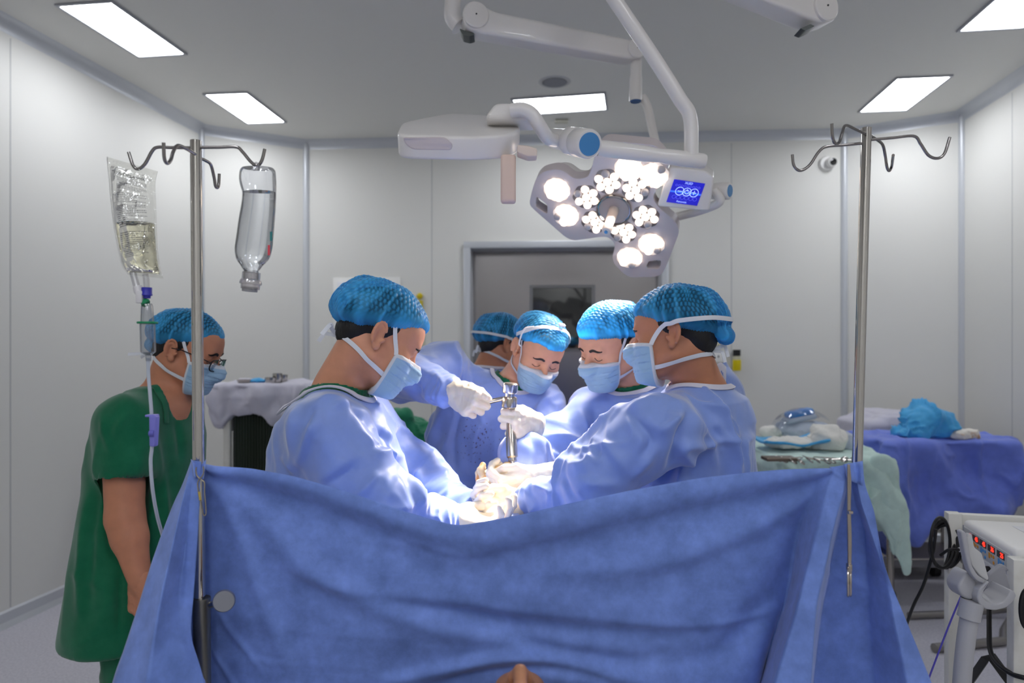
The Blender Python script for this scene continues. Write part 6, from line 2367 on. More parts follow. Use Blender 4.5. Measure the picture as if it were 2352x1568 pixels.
drv = thing('bone_driver', 'steel driver held upright under the mallet, pointing down at the wound', 'surgical tool', dt)
LL = np.linalg.norm(db - dt)
MB().lathe(dt, [(0.0, 0.0), (0.017, 0.0), (0.019, 0.004), (0.019, 0.010), (0.011, 0.016), (0.011, 0.03)], axis=dd, seg=28).build('strike_plate', tool_m, drv)
MB().lathe(dt + dd * 0.025, [(0.0, 0.0), (0.012, 0.0), (0.013, 0.03), (0.0155, 0.05), (0.017, 0.085), (0.0165, 0.112), (0.012, 0.116), (0.0125, 0.124), (0.0, 0.124)], axis=dd, seg=28).build('grip', tool_m, drv)
MB().lathe(dt + dd * 0.149, [(0.0, 0.0), (0.006, 0.0), (0.0055, 0.04), (0.003, 0.06), (0.0, 0.061)], axis=dd, seg=18).build('shaft', tool_m, drv)


def gl_hand(P, wrist, along, ts, curl, th, right, seed, cuff=None, sc=1.04, name='glove', mat=None):
    S = hand_shape(wrist, along, ts, curl, th, sc, cuff=cuff, right=right)
    return glove(P, S, seed, name, mat)


# far surgeon: right fist round the mallet's shaft, left fist round the driver
k_ = W(1086, 930, 2.0)
al = unit(W(1090, 928, 2.005) - W(1035, 896, 2.06))
gl_hand(pD, W(1042, 900, 2.045), al + np.array([0, -0.25, 0]), (0.55, -0.1, 0.8), FIST, [(0.022, 0.012, -0.004), (0.036, 0.045, -0.006), (0.040, 0.082, -0.012), (0.036, 0.112, -0.018)], True, 5, cuff=(W(1018, 889, 2.09), 0.030, 0.039))
al = unit(np.array([-0.62, -0.78, 0.08]))
wl = W(1178, 972, 2.02) - al * 0.072 + np.array([0.022, -0.010, 0])
gl_hand(pD, wl, al, (0.05, 0, 1), FIST, TH_FIST, False, 6, cuff=(W(1205, 1046, 2.10), 0.030, 0.040))
# left surgeon
gl_hand(pA, iA['arms'][0][2] + np.array([0.01, 0, 0.004]), (0.9, 0.25, -0.22), (-0.1, 0.95, 0.2), EASY, TH_OUT, False, 8, cuff=(W(1012, 1184, 1.69), 0.034, 0.042))
gl_hand(pA, iA['arms'][1][2] + np.array([0.01, 0, 0]), (0.9, -0.1, -0.2), (0, -0.7, 0.6), EASY, TH_OUT, True, 9, cuff=(W(1030, 1156, 1.88), 0.034, 0.042))
# right front surgeon
gl_hand(pB, W(1200, 1158, 1.81), (-0.95, 0.1, -0.1), (0.1, 0.75, 0.6), GRIP, TH_FIST, True, 11, cuff=(W(1232, 1149, 1.79), 0.031, 0.033))
gl_hand(pB, W(1228, 1098, 1.93), (-0.95, -0.1, -0.22), (0.0, -0.6, 0.75), GRIP, TH_FIST, False, 12, cuff=(W(1316, 1092, 1.95), 0.036, 0.050))
# surgeon behind
gl_hand(pC, W(1196, 1085, 2.01), (-0.7, -0.5, -0.35), (0.2, -0.6, 0.8), GRIP, TH_FIST, False, 13, cuff=(W(1222, 1076, 2.04), 0.034, 0.042), mat=M('glove_stained', (244, 214, 170), rough=0.4, sss=0.08, var=(24, (232, 150, 70), 0.52, 0.66)))
gl_hand(pC, W(1320, 1112, 1.97), (-0.9, -0.3, -0.2), (0.0, 0.4, 0.9), EASY, TH_OUT, True, 14, cuff=(W(1345, 1108, 1.99), 0.034, 0.042))
# white strap and clip over the far surgeon's cap
R_, c_, s_ = iD['R'], iD['c'], iD['s']
CS = Shape().u(p_ell(np.array([0, -0.006, 0.060]) * s_, np.array([0.092, 0.121, 0.089]) * s_, R_, c_))
hb = strap(pD, CS, R_, c_, s_, [(-0.094, -0.01, 0.05), (-0.085, 0.03, 0.085), (-0.045, 0.05, 0.125), (0.0, 0.06, 0.135), (0.045, 0.05, 0.125), (0.085, 0.025, 0.085), (0.094, -0.01, 0.05)], 0.013, 0.006, name='head_strap')
mb = MB()
kp = c_ + R_ @ (np.array([-0.02, 0.05, 0.15]) * s_)
mb.box(kp, (0.022, 0.014, 0.010), R_, 0.003)
mb.build('strap_buckle', bind_m, hb)
pts = [(0.070, 0.035, 0.115), (0.098, 0.03, 0.095), (0.100, 0.04, 0.045), (0.090, 0.045, 0.035)]
MB().tube(spline([c_ + R_ @ (np.array(p) * s_) for p in pts], 20), 0.0028, seg=8).build('visor_arm', white_m, hb)

# ---- operating table with the patient under blue cloth ---------------------------------
tbl = thing('operating_table', 'operating table under a blue sheet between the surgeons', 'operating table', (-0.05, 1.62, 0))
mb = MB()
mb.box((-0.05, 1.62, 0.10), (0.40, 0.8, 0.16), None, 0.03)
mb.build('base', lampw_m, tbl)
MB().cyl((-0.05, 1.70, 0.17), (-0.05, 1.70, 0.78), 0.10).build('column', chrome_m, tbl)
MB().box((-0.05, 1.50, 0.80), (0.44, 1.30, 0.06), None, 0.02).build('table_top', dark_m, tbl)
MS = Shape()
MS.u(p_box((-0.05, 1.76, 0.872), (0.235, 0.40, 0.045), 0.04))
MS.u(p_cone((-0.02, 1.45, 0.92), (-0.02, 1.8, 0.90), 0.10, 0.15), 0.08)
MS.u(p_cone((-0.03, 1.70, 0.93), (-0.07, 1.98, 0.95), 0.13, 0.11), 0.08)
V, F = MS.mesh(0.009)
N = vnormals(V, F)
V = V + N * wrinkle(V, N, [('f', 6, 0.008, 4, (1, 1, 1)), ('c', 6, 0.014, 7, (1, 1, 1)), ('c', 12, 0.007, 9, (1, 1, 1))])[:, None]
sh = tag(new_mesh('surgical_sheet', V, F, gown_m, None, 180), 'blue sheet over the patient on the operating table, brightly lit', 'sheet')
WS = Shape()
WS.u(p_ell(W(1150, 1165, 1.93), (0.075, 0.06, 0.055)))
WS.u(p_cone(W(1150, 1165, 1.93), W(1175, 1095, 1.96), 0.045, 0.026), 0.05)
V, F = WS.mesh(0.004)
V = V + vnormals(V, F) * (0.004 * fbm(V, 26, 3, 3))[:, None]
tag(new_mesh('wound_dressing', V, F, M('gauze_white', (240, 234, 222), rough=0.8, bump=(200, 0.3, 0.003), var=(18, (236, 178, 110), 0.58, 0.72)), None, 180), 'pale stained dressing under the driver, between the gloved hands', 'dressing')
# patient's head at the bottom edge of the view
PS = Shape()
pc_ = np.array([0.012, 0.96, 0.914])
f_, u_ = np.array([0.0, 0.20, 0.98]), np.array([0.0, -0.98, 0.20])
Rp = np.stack([np.cross(unit(f_), unit(u_)), unit(f_), unit(u_)], 1)
head_ops(PS, Rp, pc_, 0.98, np.array([0.012, 1.13, 0.82]))
PS.u(p_cone((0.012, 1.15, 0.82), (0.0, 1.46, 0.85), 0.05, 0.08), 0.04)
PS.u(p_cone((0.0, 1.46, 0.85), (0.0, 1.8, 0.86), 0.08, 0.08), 0.04)
PS.u(p_cone((-0.17, 1.46, 0.85), (0.17, 1.46, 0.85), 0.05), 0.05)
pt = thing('person', 'patient lying under the drape, only a sliver of head showing at the bottom edge', 'person', (0.012, 1.3, 0.84))
V, F = PS.mesh(0.009, fine=(pc_ - 0.14, pc_ + 0.15, 0.0036))
new_mesh('body', V, F, M('skin_patient', (176, 124, 92), rough=0.5, sss=0.1, var=(24, (150, 104, 78))), pt, 180)
HP = Shape().u(p_ell(np.array([0, -0.012, 0.040]) * 0.98, np.array([0.080, 0.098, 0.088]) * 0.98, Rp, pc_))
HP.cut(p_half((0, 1, -0.3), 0.035, (-.2,) * 3, (.2,) * 3, Rp, pc_), 0.01)
V, F = HP.mesh(0.004)
new_mesh('hair', V, F, hair_m, pt, 180)
# ------------------------------------------------------------------ tables and carts around the room
teal_m = crumple_bump(cloth('towel_teal', (204, 230, 222), rough=0.85, mott=0.08, trl=0.1), 9, 0.010, 0.5)
whcl_m = crumple_bump(cloth('cloth_white', (206, 204, 218), rough=0.85, mott=0.05, trl=0.1), 8, 0.012, 0.5)
blcl_m = crumple_bump(cloth('wrap_blue', (112, 132, 226), rough=0.6, mott=0.08, trl=0.08), 3.6, 0.05, 1.0, 1.5)
grcl_m = crumple_bump(cloth('cloth_green', (34, 128, 92), rough=0.85, mott=0.10, trl=0.0), 8, 0.014, 0.6)
gauze_m = crumple_bump(cloth('gauze', (238, 236, 230), rough=0.9, mott=0.04, trl=0.15), 26, 0.008, 0.6)
sky_m = crumple_bump(cloth('wrap_sky', (84, 186, 240), rough=0.6, mott=0.12, trl=0.25), 10, 0.016, 0.7, 2.0)
pale_m = crumple_bump(cloth('wrap_pale', (206, 214, 228), rough=0.6, mott=0.05, trl=0.25), 14, 0.010, 0.6)
cart_m = M('cart_enamel', (222, 220, 212), rough=0.4, var=(14, (206, 202, 190), 0.55, 0.75))
greyp_m = M('grey_plastic', (176, 176, 180), rough=0.42)
steel2_m = M('tray_steel', (170, 164, 156), rough=0.25, metal=1.0)
rubber_m = M('rubber_black', (20, 20, 22), rough=0.5)


def draped(parent, name, c, size, z1, z0, mat, seed=1, yaw=0.0, hem=None, amp=1.0, flare=0.06, h=0.011, fs=10.0):
    """cloth over a box-shaped table: c plan centre, size (x, y), top z1, nominal hem z0, hem(x) extra drop factor."""
    R = np.array([[math.cos(yaw), -math.sin(yaw), 0], [math.sin(yaw), math.cos(yaw), 0], [0, 0, 1.0]])
    S = Shape()
    hh = (z1 - z0) / 2
    S.u(p_box((0, 0, hh), (size[0] / 2, size[1] / 2, hh), 0.025, R, np.array([c[0], c[1], z0])))
    V, F = S.mesh(h)
    N = vnormals(V, F)
    t = np.clip((z1 - V[:, 2]) / (z1 - z0), 0, 1)
    D = wrinkle(V, N, [('f', 5, 0.012, seed, (1, 1, 0.5)), ('c', 5, 0.05, seed + 3, (1, 1, 0.6)), ('c', 10, 0.026, seed + 9, (1, 1, 1)), ('p', fs, 0.055, seed + 30, (1, 1, 1))])
    side = 1 - np.clip(N[:, 2], 0, 1)
    V = V + N * (D * amp * (0.25 + 0.75 * side) + flare * t * side * (0.6 + 0.6 * vnoise(V * [1, 1, 0.1], 6, seed + 4)))[:, None]
    if hem is not None:
        k = hem(V)
        V[:, 2] = z1 - (z1 - V[:, 2]) * k
    return new_mesh(name, V, F, mat, parent, 180)


def crumple(name, label, cat, c, r, mat, seed, amp=0.25, flat=True, group=None, h=0.007):
    S = Shape()
    S.u(p_ell(c, r))
    if flat:
        S.cut(p_half((0, 0, -1), -(c[2] - r[2] * 0.55), np.asarray(c) - 1, np.asarray(c) + 1), 0.01)
    V, F = S.mesh(h)
    N = vnormals(V, F)
    m = min(r)
    V = V + N * (amp * m * (fbm(V, 0.6 / m, seed) + 1.6 * (crease_n(V, 0.7 / m, seed + 3, 5) - 0.3) + 0.6 * (crease_n(V, 1.6 / m, seed + 8, 5) - 0.3)))[:, None]
    if flat:
        V[:, 2] = np.maximum(V[:, 2], c[2] - r[2] * 0.55)
    return tag(new_mesh(name, V, F, mat, None, 180), label, cat, group)


def table_frame(parent, c, size, z, mat, r=0.016, yaw=0, caster=True):
    x, y = size[0] / 2, size[1] / 2
    for sx in (-1, 1):
        for sy in (-1, 1):
            p = np.array([c[0] + sx * x, c[1] + sy * y, 0.0])
            MB().cyl(p + [0, 0, 0.07], p + [0, 0, z], r, seg=14).build('leg', mat, parent)
            if caster:
                MB().lathe(p + [-0.015, 0, 0.035], [(0.0, 0), (0.035, 0), (0.035, 0.028), (0.0, 0.028)], axis=(1, 0, 0), seg=20).build('caster', rubber_m, parent)
    MB().box((c[0], c[1], z + 0.01), (size[0] + 0.04, size[1] + 0.04, 0.02), None, 0.004).build('table_top', mat, parent)
    MB().box((c[0], c[1], 0.25), (size[0], size[1], 0.012)).build('lower_shelf', mat, parent)


# left: instrument cart with white cloth and ribbed dark shutter
q0, q1 = W(512, 880, 4.35), W(700, 880, 4.35)
cc = np.array([(q0[0] + q1[0]) / 2 + 0.04, 4.62])
cart = thing('instrument_cart', 'tall cart with dark ribbed shutter and white cloth on top, behind the left surgeon', 'cart', (cc[0], cc[1], 0))
wx = q1[0] - q0[0] + 0.1
zt = W(512, 884, 4.35)[2]
MB().box((cc[0], cc[1], zt - 0.035), (wx + 0.02, 0.50, 0.03), None, 0.006).build('cart_top', cart_m, cart)
mb = MB()
mb.box((cc[0], cc[1] + 0.02, 0.12 + (zt - 0.17) / 2), (wx - 0.09, 0.44, zt - 0.20))
mb.build('body', M('cart_dark', (58, 64, 58), rough=0.5), cart)
mb = MB()
nrib = 34
ov = np.linspace(cc[0] - wx / 2 + 0.06, cc[0] + wx / 2 - 0.06, nrib)
V = []
xs_ = np.linspace(cc[0] - wx / 2 + 0.06, cc[0] + wx / 2 - 0.06, nrib * 4)
g = np.array([[[x, cc[1] - 0.212 + 0.006 * math.sin((x - cc[0]) * 2 * PI / (wx / nrib)), z] for z in (0.18, zt - 0.10)] for x in xs_])
mb.sheet(g, thick=-0.004)
mb.build('shutter', M('shutter_green_black', (50, 58, 48), rough=0.45), cart)
for sx in (-1, 1):
    MB().box((cc[0] + sx * (wx / 2 - 0.02), cc[1] - 0.22, zt / 2), (0.045, 0.045, zt - 0.1), None, 0.008).build('post', cart_m, cart)
    MB().box((cc[0] + sx * (wx / 2 - 0.02), cc[1] + 0.22, zt / 2), (0.045, 0.045, zt - 0.1), None, 0.008).build('post', cart_m, cart)
    for sy in (-1, 1):
        MB().lathe((cc[0] + sx * (wx / 2 - 0.02) - 0.014, cc[1] + sy * 0.22, 0.04), [(0, 0), (0.04, 0), (0.04, 0.028), (0, 0.028)], axis=(1, 0, 0), seg=20).build('caster', rubber_m, cart)
MB().tube([(cc[0] - wx / 2 - 0.05, cc[1] - 0.22, 1.0), (cc[0] - wx / 2, cc[1] - 0.22, 1.0)], 0.01, seg=10).build('hinge_pin', chrome_m, cart)
tc_ = thing('cart_cloth', 'rumpled white cloth draped over the tall cart at left', 'cloth', (cc[0], cc[1], zt - 0.02))


def hemc(V):
    u = (V[:, 0] - (cc[0] - wx / 2)) / wx
    return 0.85 + 0.75 * np.exp(-((u + 0.02) / 0.10) ** 2) + 0.55 * np.clip(u, 0, 1) + 0.1 * vnoise(V * [1, 1, 0], 9, 3)


draped(tc_, 'cloth_sheet', (cc[0] - 0.02, cc[1]), (wx + 0.12, 0.60), zt + 0.012, zt - 0.17, whcl_m, 5, hem=hemc, flare=0.03)
zc_ = zt + 0.012
p = W(563, 880, 4.42)
tag(MB().lathe((p[0], p[1], zc_), [(0.0, 0.0), (0.045, 0.0), (0.055, 0.02), (0.052, 0.02), (0.043, 0.004), (0, 0.004)], seg=28, squash=0.6).build('kidney_dish', steel2_m), 'small steel dish at the left end of the white cart cloth', 'dish')
p = W(592, 880, 4.42)
crumple('blue_towel', 'light blue folded towel lying between dishes on the white cart cloth', 'towel', np.array([p[0], p[1], zc_ + 0.01]), (0.055, 0.04, 0.02), sky_m, 4)
for i, (px, lb) in enumerate(((621, 'shiny steel bowl just right of the blue towel on the cart'), (637, 'shiny steel jar right of the bowl on the cart'), (651, 'steel cup farthest right on the cart cloth, by the surgeon'))):
    p = W(px, 880, 4.40 + 0.03 * i)
    r = (0.035, 0.03, 0.028)[i]
    hh_ = (0.035, 0.06, 0.05)[i]
    o = MB().lathe((p[0], p[1], zc_), [(0.0, 0.0), (r * 0.8, 0.0), (r, hh_ * 0.5), (r, hh_), (r * 0.92, hh_), (r * 0.9, hh_ * 0.5), (r * 0.7, 0.006), (0, 0.006)], seg=28).build(('bowl', 'jar', 'cup')[i], chrome_m)
    tag(o, lb, ('bowl', 'jar', 'cup')[i])

# green heap on a stand behind the left surgeon, blue-topped stand behind the far one
p = W(945, 985, 3.9)
st = thing('side_table', 'stand heaped with dark green cloth, between the left and the far surgeon', 'table', (p[0], 4.0, 0))
table_frame(st, (p[0], 4.0), (0.40, 0.40), 0.86, steel2_m)
GSH = Shape()
GSH.u(p_box((p[0], 4.0, 0.70), (0.25, 0.25, 0.22), 0.05))
GSH.u(p_ell((p[0] - 0.06, 3.95, 0.98), (0.17, 0.17, 0.14)), 0.06)
GSH.u(p_ell((p[0] + 0.10, 3.92, 0.98), (0.10, 0.12, 0.10)), 0.05)
GSH.u(p_ell((p[0] - 0.06, 3.86, 1.11), (0.08, 0.07, 0.06)), 0.03)
V, F = GSH.mesh(0.009)
N = vnormals(V, F)
V = V + N * wrinkle(V, N, [('f', 7, 0.02, 3, (1, 1, 1)), ('c', 7, 0.05, 7, (1, 1, 0.8)), ('c', 14, 0.024, 11, (1, 1, 1))])[:, None]
tag(new_mesh('green_cloth', V, F, grcl_m, None, 180), 'heap of dark green surgical cloth behind the left surgeon', 'cloth')
p = W(1290, 968, 3.9)
st = thing('side_table', 'stand with flat blue cover near the steel door, behind the mallet surgeon', 'table', (p[0], 4.1, 0))
table_frame(st, (p[0], 4.1), (0.5, 0.36), p[2] - 0.04, steel2_m)
draped(st, 'cover', (p[0], 4.1), (0.60, 0.44), p[2], p[2] - 0.3, blcl_m, 15, flare=0.02, h=0.014)

# right: teal-draped instrument table
tt = thing('instrument_table', 'long instrument table under pale teal towels, behind the right pole', 'table', (1.74, 4.05, 0))
table_frame(tt, (1.74, 4.05), (0.56, 0.80), 0.88, steel2_m)
tw = thing('teal_towels', 'pale teal cloth over the instrument table, one long tail hanging at right', 'cloth', (1.74, 4.05, 0.9))
draped(tw, 'cloth_sheet', (1.73, 4.05), (0.64, 0.90), 0.92, 0.66, teal_m, 21, hem=lambda V: 0.8 + 0.9 * np.clip((V[:, 0] - 1.8) / 0.25, 0, 1) + 0.12 * vnoise(V * [1, 1, 0], 8, 3), flare=0.03)
TS = Shape()
TS.u(p_cone(W(2025, 1085, 3.60), W(2050, 1180, 3.58), 0.085, 0.075))
TS.u(p_cone(W(2050, 1180, 3.58), W(2082, 1312, 3.60), 0.075, 0.022), 0.02)
V, F = TS.mesh(0.009)
V[:, 1] = 3.60 + (V[:, 1] - 3.60) * 0.35
N = vnormals(V, F)
V = V + N * wrinkle(V, N, [('f', 8, 0.012, 3, (1, 1, 0.3)), ('c', 9, 0.05, 7, (1, 1, 0.25)), ('p', 12, 0.03, 5, (1, 1, 0.5))])[:, None]
new_mesh('hanging_tail', V, F, teal_m, tw, 180)
z9 = 0.925
on = lambda px, py: W(px, py, FPX * (CAMZ - z9) / (py - HY))
p = on(1768, 1003)
crumple('gauze_roll', 'white gauze wad at the far left of the teal table', 'gauze', np.array([p[0], p[1], z9 + 0.028]), (0.075, 0.06, 0.045), gauze_m, 31)
p = on(1850, 1006)
crumple('plastic_wrap', 'pale plastic wrapping heaped at the back of the teal table', 'wrapping', np.array([p[0], p[1] + 0.06, z9 + 0.04]), (0.20, 0.10, 0.075), pale_m, 32)
p = on(1826, 1005)
pk = thing('sealed_pack', 'clear sealed pack of blue cloth lying on the heap of plastic wrapping', 'pack', (p[0] + 0.03, p[1] + 0.03, z9 + 0.095))
pz = np.array([p[0] + 0.035, p[1] + 0.03, z9 + 0.10])
Rt = np.array([[math.cos(0.2), 0, -math.sin(0.2)], [0, 1, 0], [math.sin(0.2), 0, math.cos(0.2)]])
MB().box(pz + [0, 0, 0.022], (0.20, 0.12, 0.035), Rt, 0.016, 3).build('tray', pale_m, pk)
MB().box(pz + [0.004, 0, 0.055], (0.17, 0.10, 0.045), Rt, 0.02, 3).build('blue_fold', crumple_bump(cloth('fold_blue', (76, 150, 226), rough=0.4, mott=0.1), 18, 0.006, 0.5), pk)
mb = MB()
g = np.array([[pz + Rt @ np.array([u, v, 0.082 - 0.09 * (abs(u) / 0.17) ** 2.5 - 0.04 * (abs(v) / 0.1) ** 3 + 0.006 * math.sin(u * 60 + v * 40)]) for v in np.linspace(-0.085, 0.085, 14)] for u in np.linspace(-0.165, 0.165, 24)])
mb.sheet(g)
mb.build('film', film('pack_film', (236, 240, 246), gloss=0.12, rough=0.08, edge=0.7), pk, smooth=180)
p = on(1812, 1030)
tr = thing('absorbent_pad', 'bright blue pad with white gauze on it, at the middle of the teal table', 'pad', (p[0], p[1], z9))
mb = MB()
g = np.array([[np.array([p[0] + u, p[1] + v, z9 + 0.012 + 0.03 * (u / 0.2) ** 2 + 0.02 * (v / 0.12) ** 2 + 0.006 * math.sin(u * 30 + v * 20)]) for v in np.linspace(-0.13, 0.13, 14)] for u in np.linspace(-0.18, 0.18, 22)])
mb.sheet(g, thick=0.012)
mb.build('pad_sheet', sky_m, tr, smooth=180)
crumple('gauze', 'flat white gauze lying on the bright blue pad', 'gauze', np.array([p[0] - 0.01, p[1] - 0.02, z9 + 0.035]), (0.14, 0.10, 0.040), gauze_m, 33)
p = on(1890, 1030)
crumple('gauze', 'big round wad of white gauze right of the bright blue pad', 'gauze', np.array([p[0], p[1], z9 + 0.05]), (0.105, 0.09, 0.085), gauze_m, 34)
p = on(1940, 1030)
crumple('plastic_wrap', 'small pale wrapper beside the right pole on the teal table', 'wrapping', np.array([p[0], p[1] + 0.03, z9 + 0.03]), (0.07, 0.07, 0.055), pale_m, 35)
p = on(1790, 1058)
tag(MB().box((p[0], p[1], z9 + 0.012), (0.16, 0.09, 0.018), None, 0.005).build('steel_tray', M('tray_brown', (120, 108, 98), rough=0.35, metal=0.8)), 'dull brown steel tray at the front left of the teal table', 'tray')
for i, px in enumerate((1812, 1836, 1858, 1884, 1912, 1935)):
    p = on(px, 1056 + (i % 2) * 3)
    t = thing('surgical_scissors', ['bright scissors rightmost of', 'scissors second from the right in', 'scissors third from the right in', 'scissors third from the left in', 'scissors second from the left in', 'scissors leftmost of'][5 - i] + ' the row along the front of the teal table', 'scissors', (p[0], p[1], z9), 'instruments on the teal table')
    a = 0.5 + 0.5 * i
    d = np.array([math.cos(a), math.sin(a), 0])
    n_ = np.array([-d[1], d[0], 0])
    b0 = np.array([p[0], p[1], z9 + 0.008])
    for s in (-1, 1):
        MB().tube([b0 + d * 0.09 + n_ * s * 0.002, b0 + n_ * s * 0.001, b0 - d * 0.04 - n_ * s * 0.012], [0.002, 0.0045, 0.003], seg=8).build('blade', chrome_m, t)
        rc_ = b0 - d * 0.058 - n_ * s * 0.018
        MB().tube([rc_ + 0.016 * (math.cos(q) * d + math.sin(q) * n_) + [0, 0, 0.012 * math.sin(q)] for q in np.linspace(0, 2 * PI, 18, endpoint=False)], 0.0035, seg=6, closed=True).build('finger_ring', chrome_m, t)

# white-draped cart in the right corner, blue-draped table in front of it
wc = thing('draped_cart', 'cart under a plain white cloth in the right rear corner', 'cart', (2.72, 4.85, 0))
table_frame(wc, (2.72, 4.85), (0.46, 0.36), 0.92, steel2_m)
WS = Shape()
WS.u(p_box((2.72, 4.85, 0.80), (0.32, 0.24, 0.20), 0.04))
WS.u(p_box((2.76, 4.85, 0.98), (0.22, 0.20, 0.085), 0.04), 0.12)
V, F = WS.mesh(0.012)
N = vnormals(V, F)
V = V + N * wrinkle(V, N, [('f', 5, 0.012, 13, (1, 1, 0.4)), ('c', 6, 0.02, 17, (1, 1, 0.3))])[:, None]
V[:, 2] = np.where(V[:, 2] < 0.85, 0.85 - (0.85 - V[:, 2]) * 2.0, V[:, 2])
new_mesh('cover', V, F, whcl_m, wc, 180)
bt = thing('draped_table', 'table under a creased violet-blue wrap by the right wall', 'table', (2.60, 4.22, 0))
table_frame(bt, (2.60, 4.22), (0.70, 0.34), 0.92, steel2_m)
draped(bt, 'wrap', (2.585, 4.20), (0.80, 0.44), 0.960, 0.56, blcl_m, 41, hem=lambda V: 1.0 + 0.42 * np.exp(-((V[:, 0] - 2.33) / 0.10) ** 2) - 0.40 * np.exp(-((V[:, 0] - 2.2) / 0.06) ** 2) + 0.05 * vnoise(V * [1, 1, 0], 9, 3), amp=1.3, flare=0.05, fs=8.0)
p = W(2136, 1000, 4.12)
S = Shape()
c_ = np.array([p[0], 4.14, 0.985])
S.u(p_ell(c_ + [0.02, 0, 0.055], (0.155, 0.11, 0.105)))
S.u(p_ell(c_ + [-0.10, -0.03, 0.0], (0.11, 0.08, 0.05)), 0.04)
S.u(p_ell(c_ + [0.11, -0.01, 0.02], (0.085, 0.08, 0.07)), 0.04)
S.cut(p_half((0, 0, -1), -0.962, c_ - 1, c_ + 1), 0.01)
V, F = S.mesh(0.007)
N = vnormals(V, F)
V = V + N * wrinkle(V, N, [('f', 9, 0.02, 3, (1, 1, 1)), ('c', 9, 0.06, 7, (1, 1, 1)), ('c', 18, 0.024, 9, (1, 1, 1))])[:, None]
V[:, 2] = np.maximum(V[:, 2], 0.962)
tag(new_mesh('crumpled_gown', V, F, sky_m, None, 180), 'crumpled sky blue gown heaped on the violet-blue table', 'gown')
p = W(2222, 1012, 4.05)
crumple('gauze', 'stained gauze on a plate, right of the sky blue heap', 'gauze', np.array([p[0], 4.06, 0.985]), (0.08, 0.05, 0.042), M('gauze_stained', (236, 230, 220), rough=0.9, var=(22, (206, 160, 110), 0.55, 0.68)), 36)
# low base with a caster, bars on the floor
bs = thing('floor_base', 'grey wheeled base on the floor below the violet-blue table', 'base', W(2080, 1300, 4.5) * [1, 1, 0])
b_ = W(2080, 1300, 4.5)
MB().box((b_[0], 4.62, 0.11), (0.50, 0.35, 0.09), None, 0.03, 3).build('body', greyp_m, bs)
for sx in (-1, 1):
    MB().lathe((b_[0] + sx * 0.19 - 0.02, 4.5, 0.045), [(0, 0), (0.045, 0), (0.045, 0.04), (0, 0.04)], axis=(1, 0, 0), seg=22).build('caster', rubber_m, bs)
bars_m = M('bar_steel', (150, 146, 142), rough=0.4, metal=0.7)
fb = thing('foot_stand', 'low steel bar stand on the floor beyond the white machine cart', 'stand', W(2240, 1490, 3.4) * [1, 1, 0])
a, b = W(2145, 1497, 3.37), W(2305, 1478, 3.45)
a[2] = b[2] = 0.022
MB().tube([a, b], 0.022, seg=10).build('bar', bars_m, fb)
a2, b2 = W(2088, 1424, 3.78), W(2165, 1420, 3.80)
a2[2] = b2[2] = 0.022
MB().tube([a2, b2], 0.02, seg=10).build('bar', bars_m, fb)
MB().tube([b, b + [0.06, 0.08, 0.02], b2 + [0.40, 0.0, 0.03], b2], 0.02, seg=10).build('link', bars_m, fb)

# ---- electrosurgical unit on its white cart, near right -------------------------------
e0, e1 = np.array([1.327, 1.80]), np.array([1.400, 2.10])
el = unit(e1 - e0)
en = np.array([-el[1], el[0]])          # outward (towards the table)
EL_ = np.linalg.norm(e1 - e0) + 0.02
ez1 = 0.972
RE = np.array([[-el[0], -en[0], 0], [-el[1], -en[1], 0], [0, 0, 1.0]])


def eb(mb, u0, u1, d0, d1, z0, z1, bev=0.0, seg=2):
    """u from the near end along the front, d depth behind the front."""
    c = e0 + el * (u0 + u1) / 2 - en * (d0 + d1) / 2
    return mb.box((*c, (z0 + z1) / 2), (abs(u1 - u0), abs(d1 - d0), z1 - z0), RE, bev, seg)


esu = thing('electrosurgical_unit', 'white electrosurgery machine with red number displays on the cart at right', 'medical machine', (*(e0 + el * 0.15 - en * 0.18), 0.845))
eb(MB(), -0.012, EL_, -0.006, 0.36, 0.852, ez1, 0.016, 4).build('case', M('case_white', (232, 230, 226), rough=0.42), esu)
pan_m = M('panel_grey', (190, 190, 190), rough=0.5)
eb(MB(), 0.012, EL_ - 0.018, -0.009, 0.0, 0.894, 0.952, 0.002).build('control_panel', pan_m, esu)
eb(MB(), 0.012, EL_ - 0.018, -0.0085, 0.0, 0.862, 0.889, 0.002).build('socket_strip', M('socket_grey', (206, 206, 208), rough=0.5), esu)
red_m = M('digit_red', (255, 40, 30), emit=((255, 44, 30), 3.0))
win_m = M('display_dark', (70, 62, 62), rough=0.3)
org_m = M('key_orange', (222, 150, 40), rough=0.5)
bky_m = M('key_blue', (70, 150, 214), rough=0.5)
ep = lambda u, z, d=-0.0105: np.array([*(e0 + el * u - en * d), z])
uR, uU = np.array([-el[0], -el[1], 0.0]), np.array([0, 0, 1.0])
us = [0.222, 0.172, 0.118, 0.060]
for i, (u, dg) in enumerate(zip(us, ('45', '45', '36', '25'))):
    eb(MB(), u - 0.022, u + 0.022, -0.0102, -0.008, 0.928, 0.946).build('display', win_m, esu)
    text_obj('digits', dg, 0.0185, red_m, ep(u - 0.008, 0.937, -0.0108), uR, uU, esu)
    mat = org_m if i % 2 == 0 else bky_m
    for du, dz in ((0.0, 0.918), (-0.014, 0.918), (-0.014, 0.902)):
        MB().lathe(ep(u + du, dz, -0.008), [(0.0, 0.0025), (0.0045, 0.002), (0.005, 0.0)], axis=(*en, 0), seg=14).build('key', mat, esu)
    eb(MB(), u + 0.008, u + 0.018, -0.0096, -0.008, 0.908, 0.924).build('key_strip', mat, esu)
MB().lathe(ep(0.262, 0.938, -0.009), [(0, 0.002), (0.004, 0.002), (0.0045, 0)], axis=(*en, 0), seg=14).build('lamp_dot', red_m, esu)
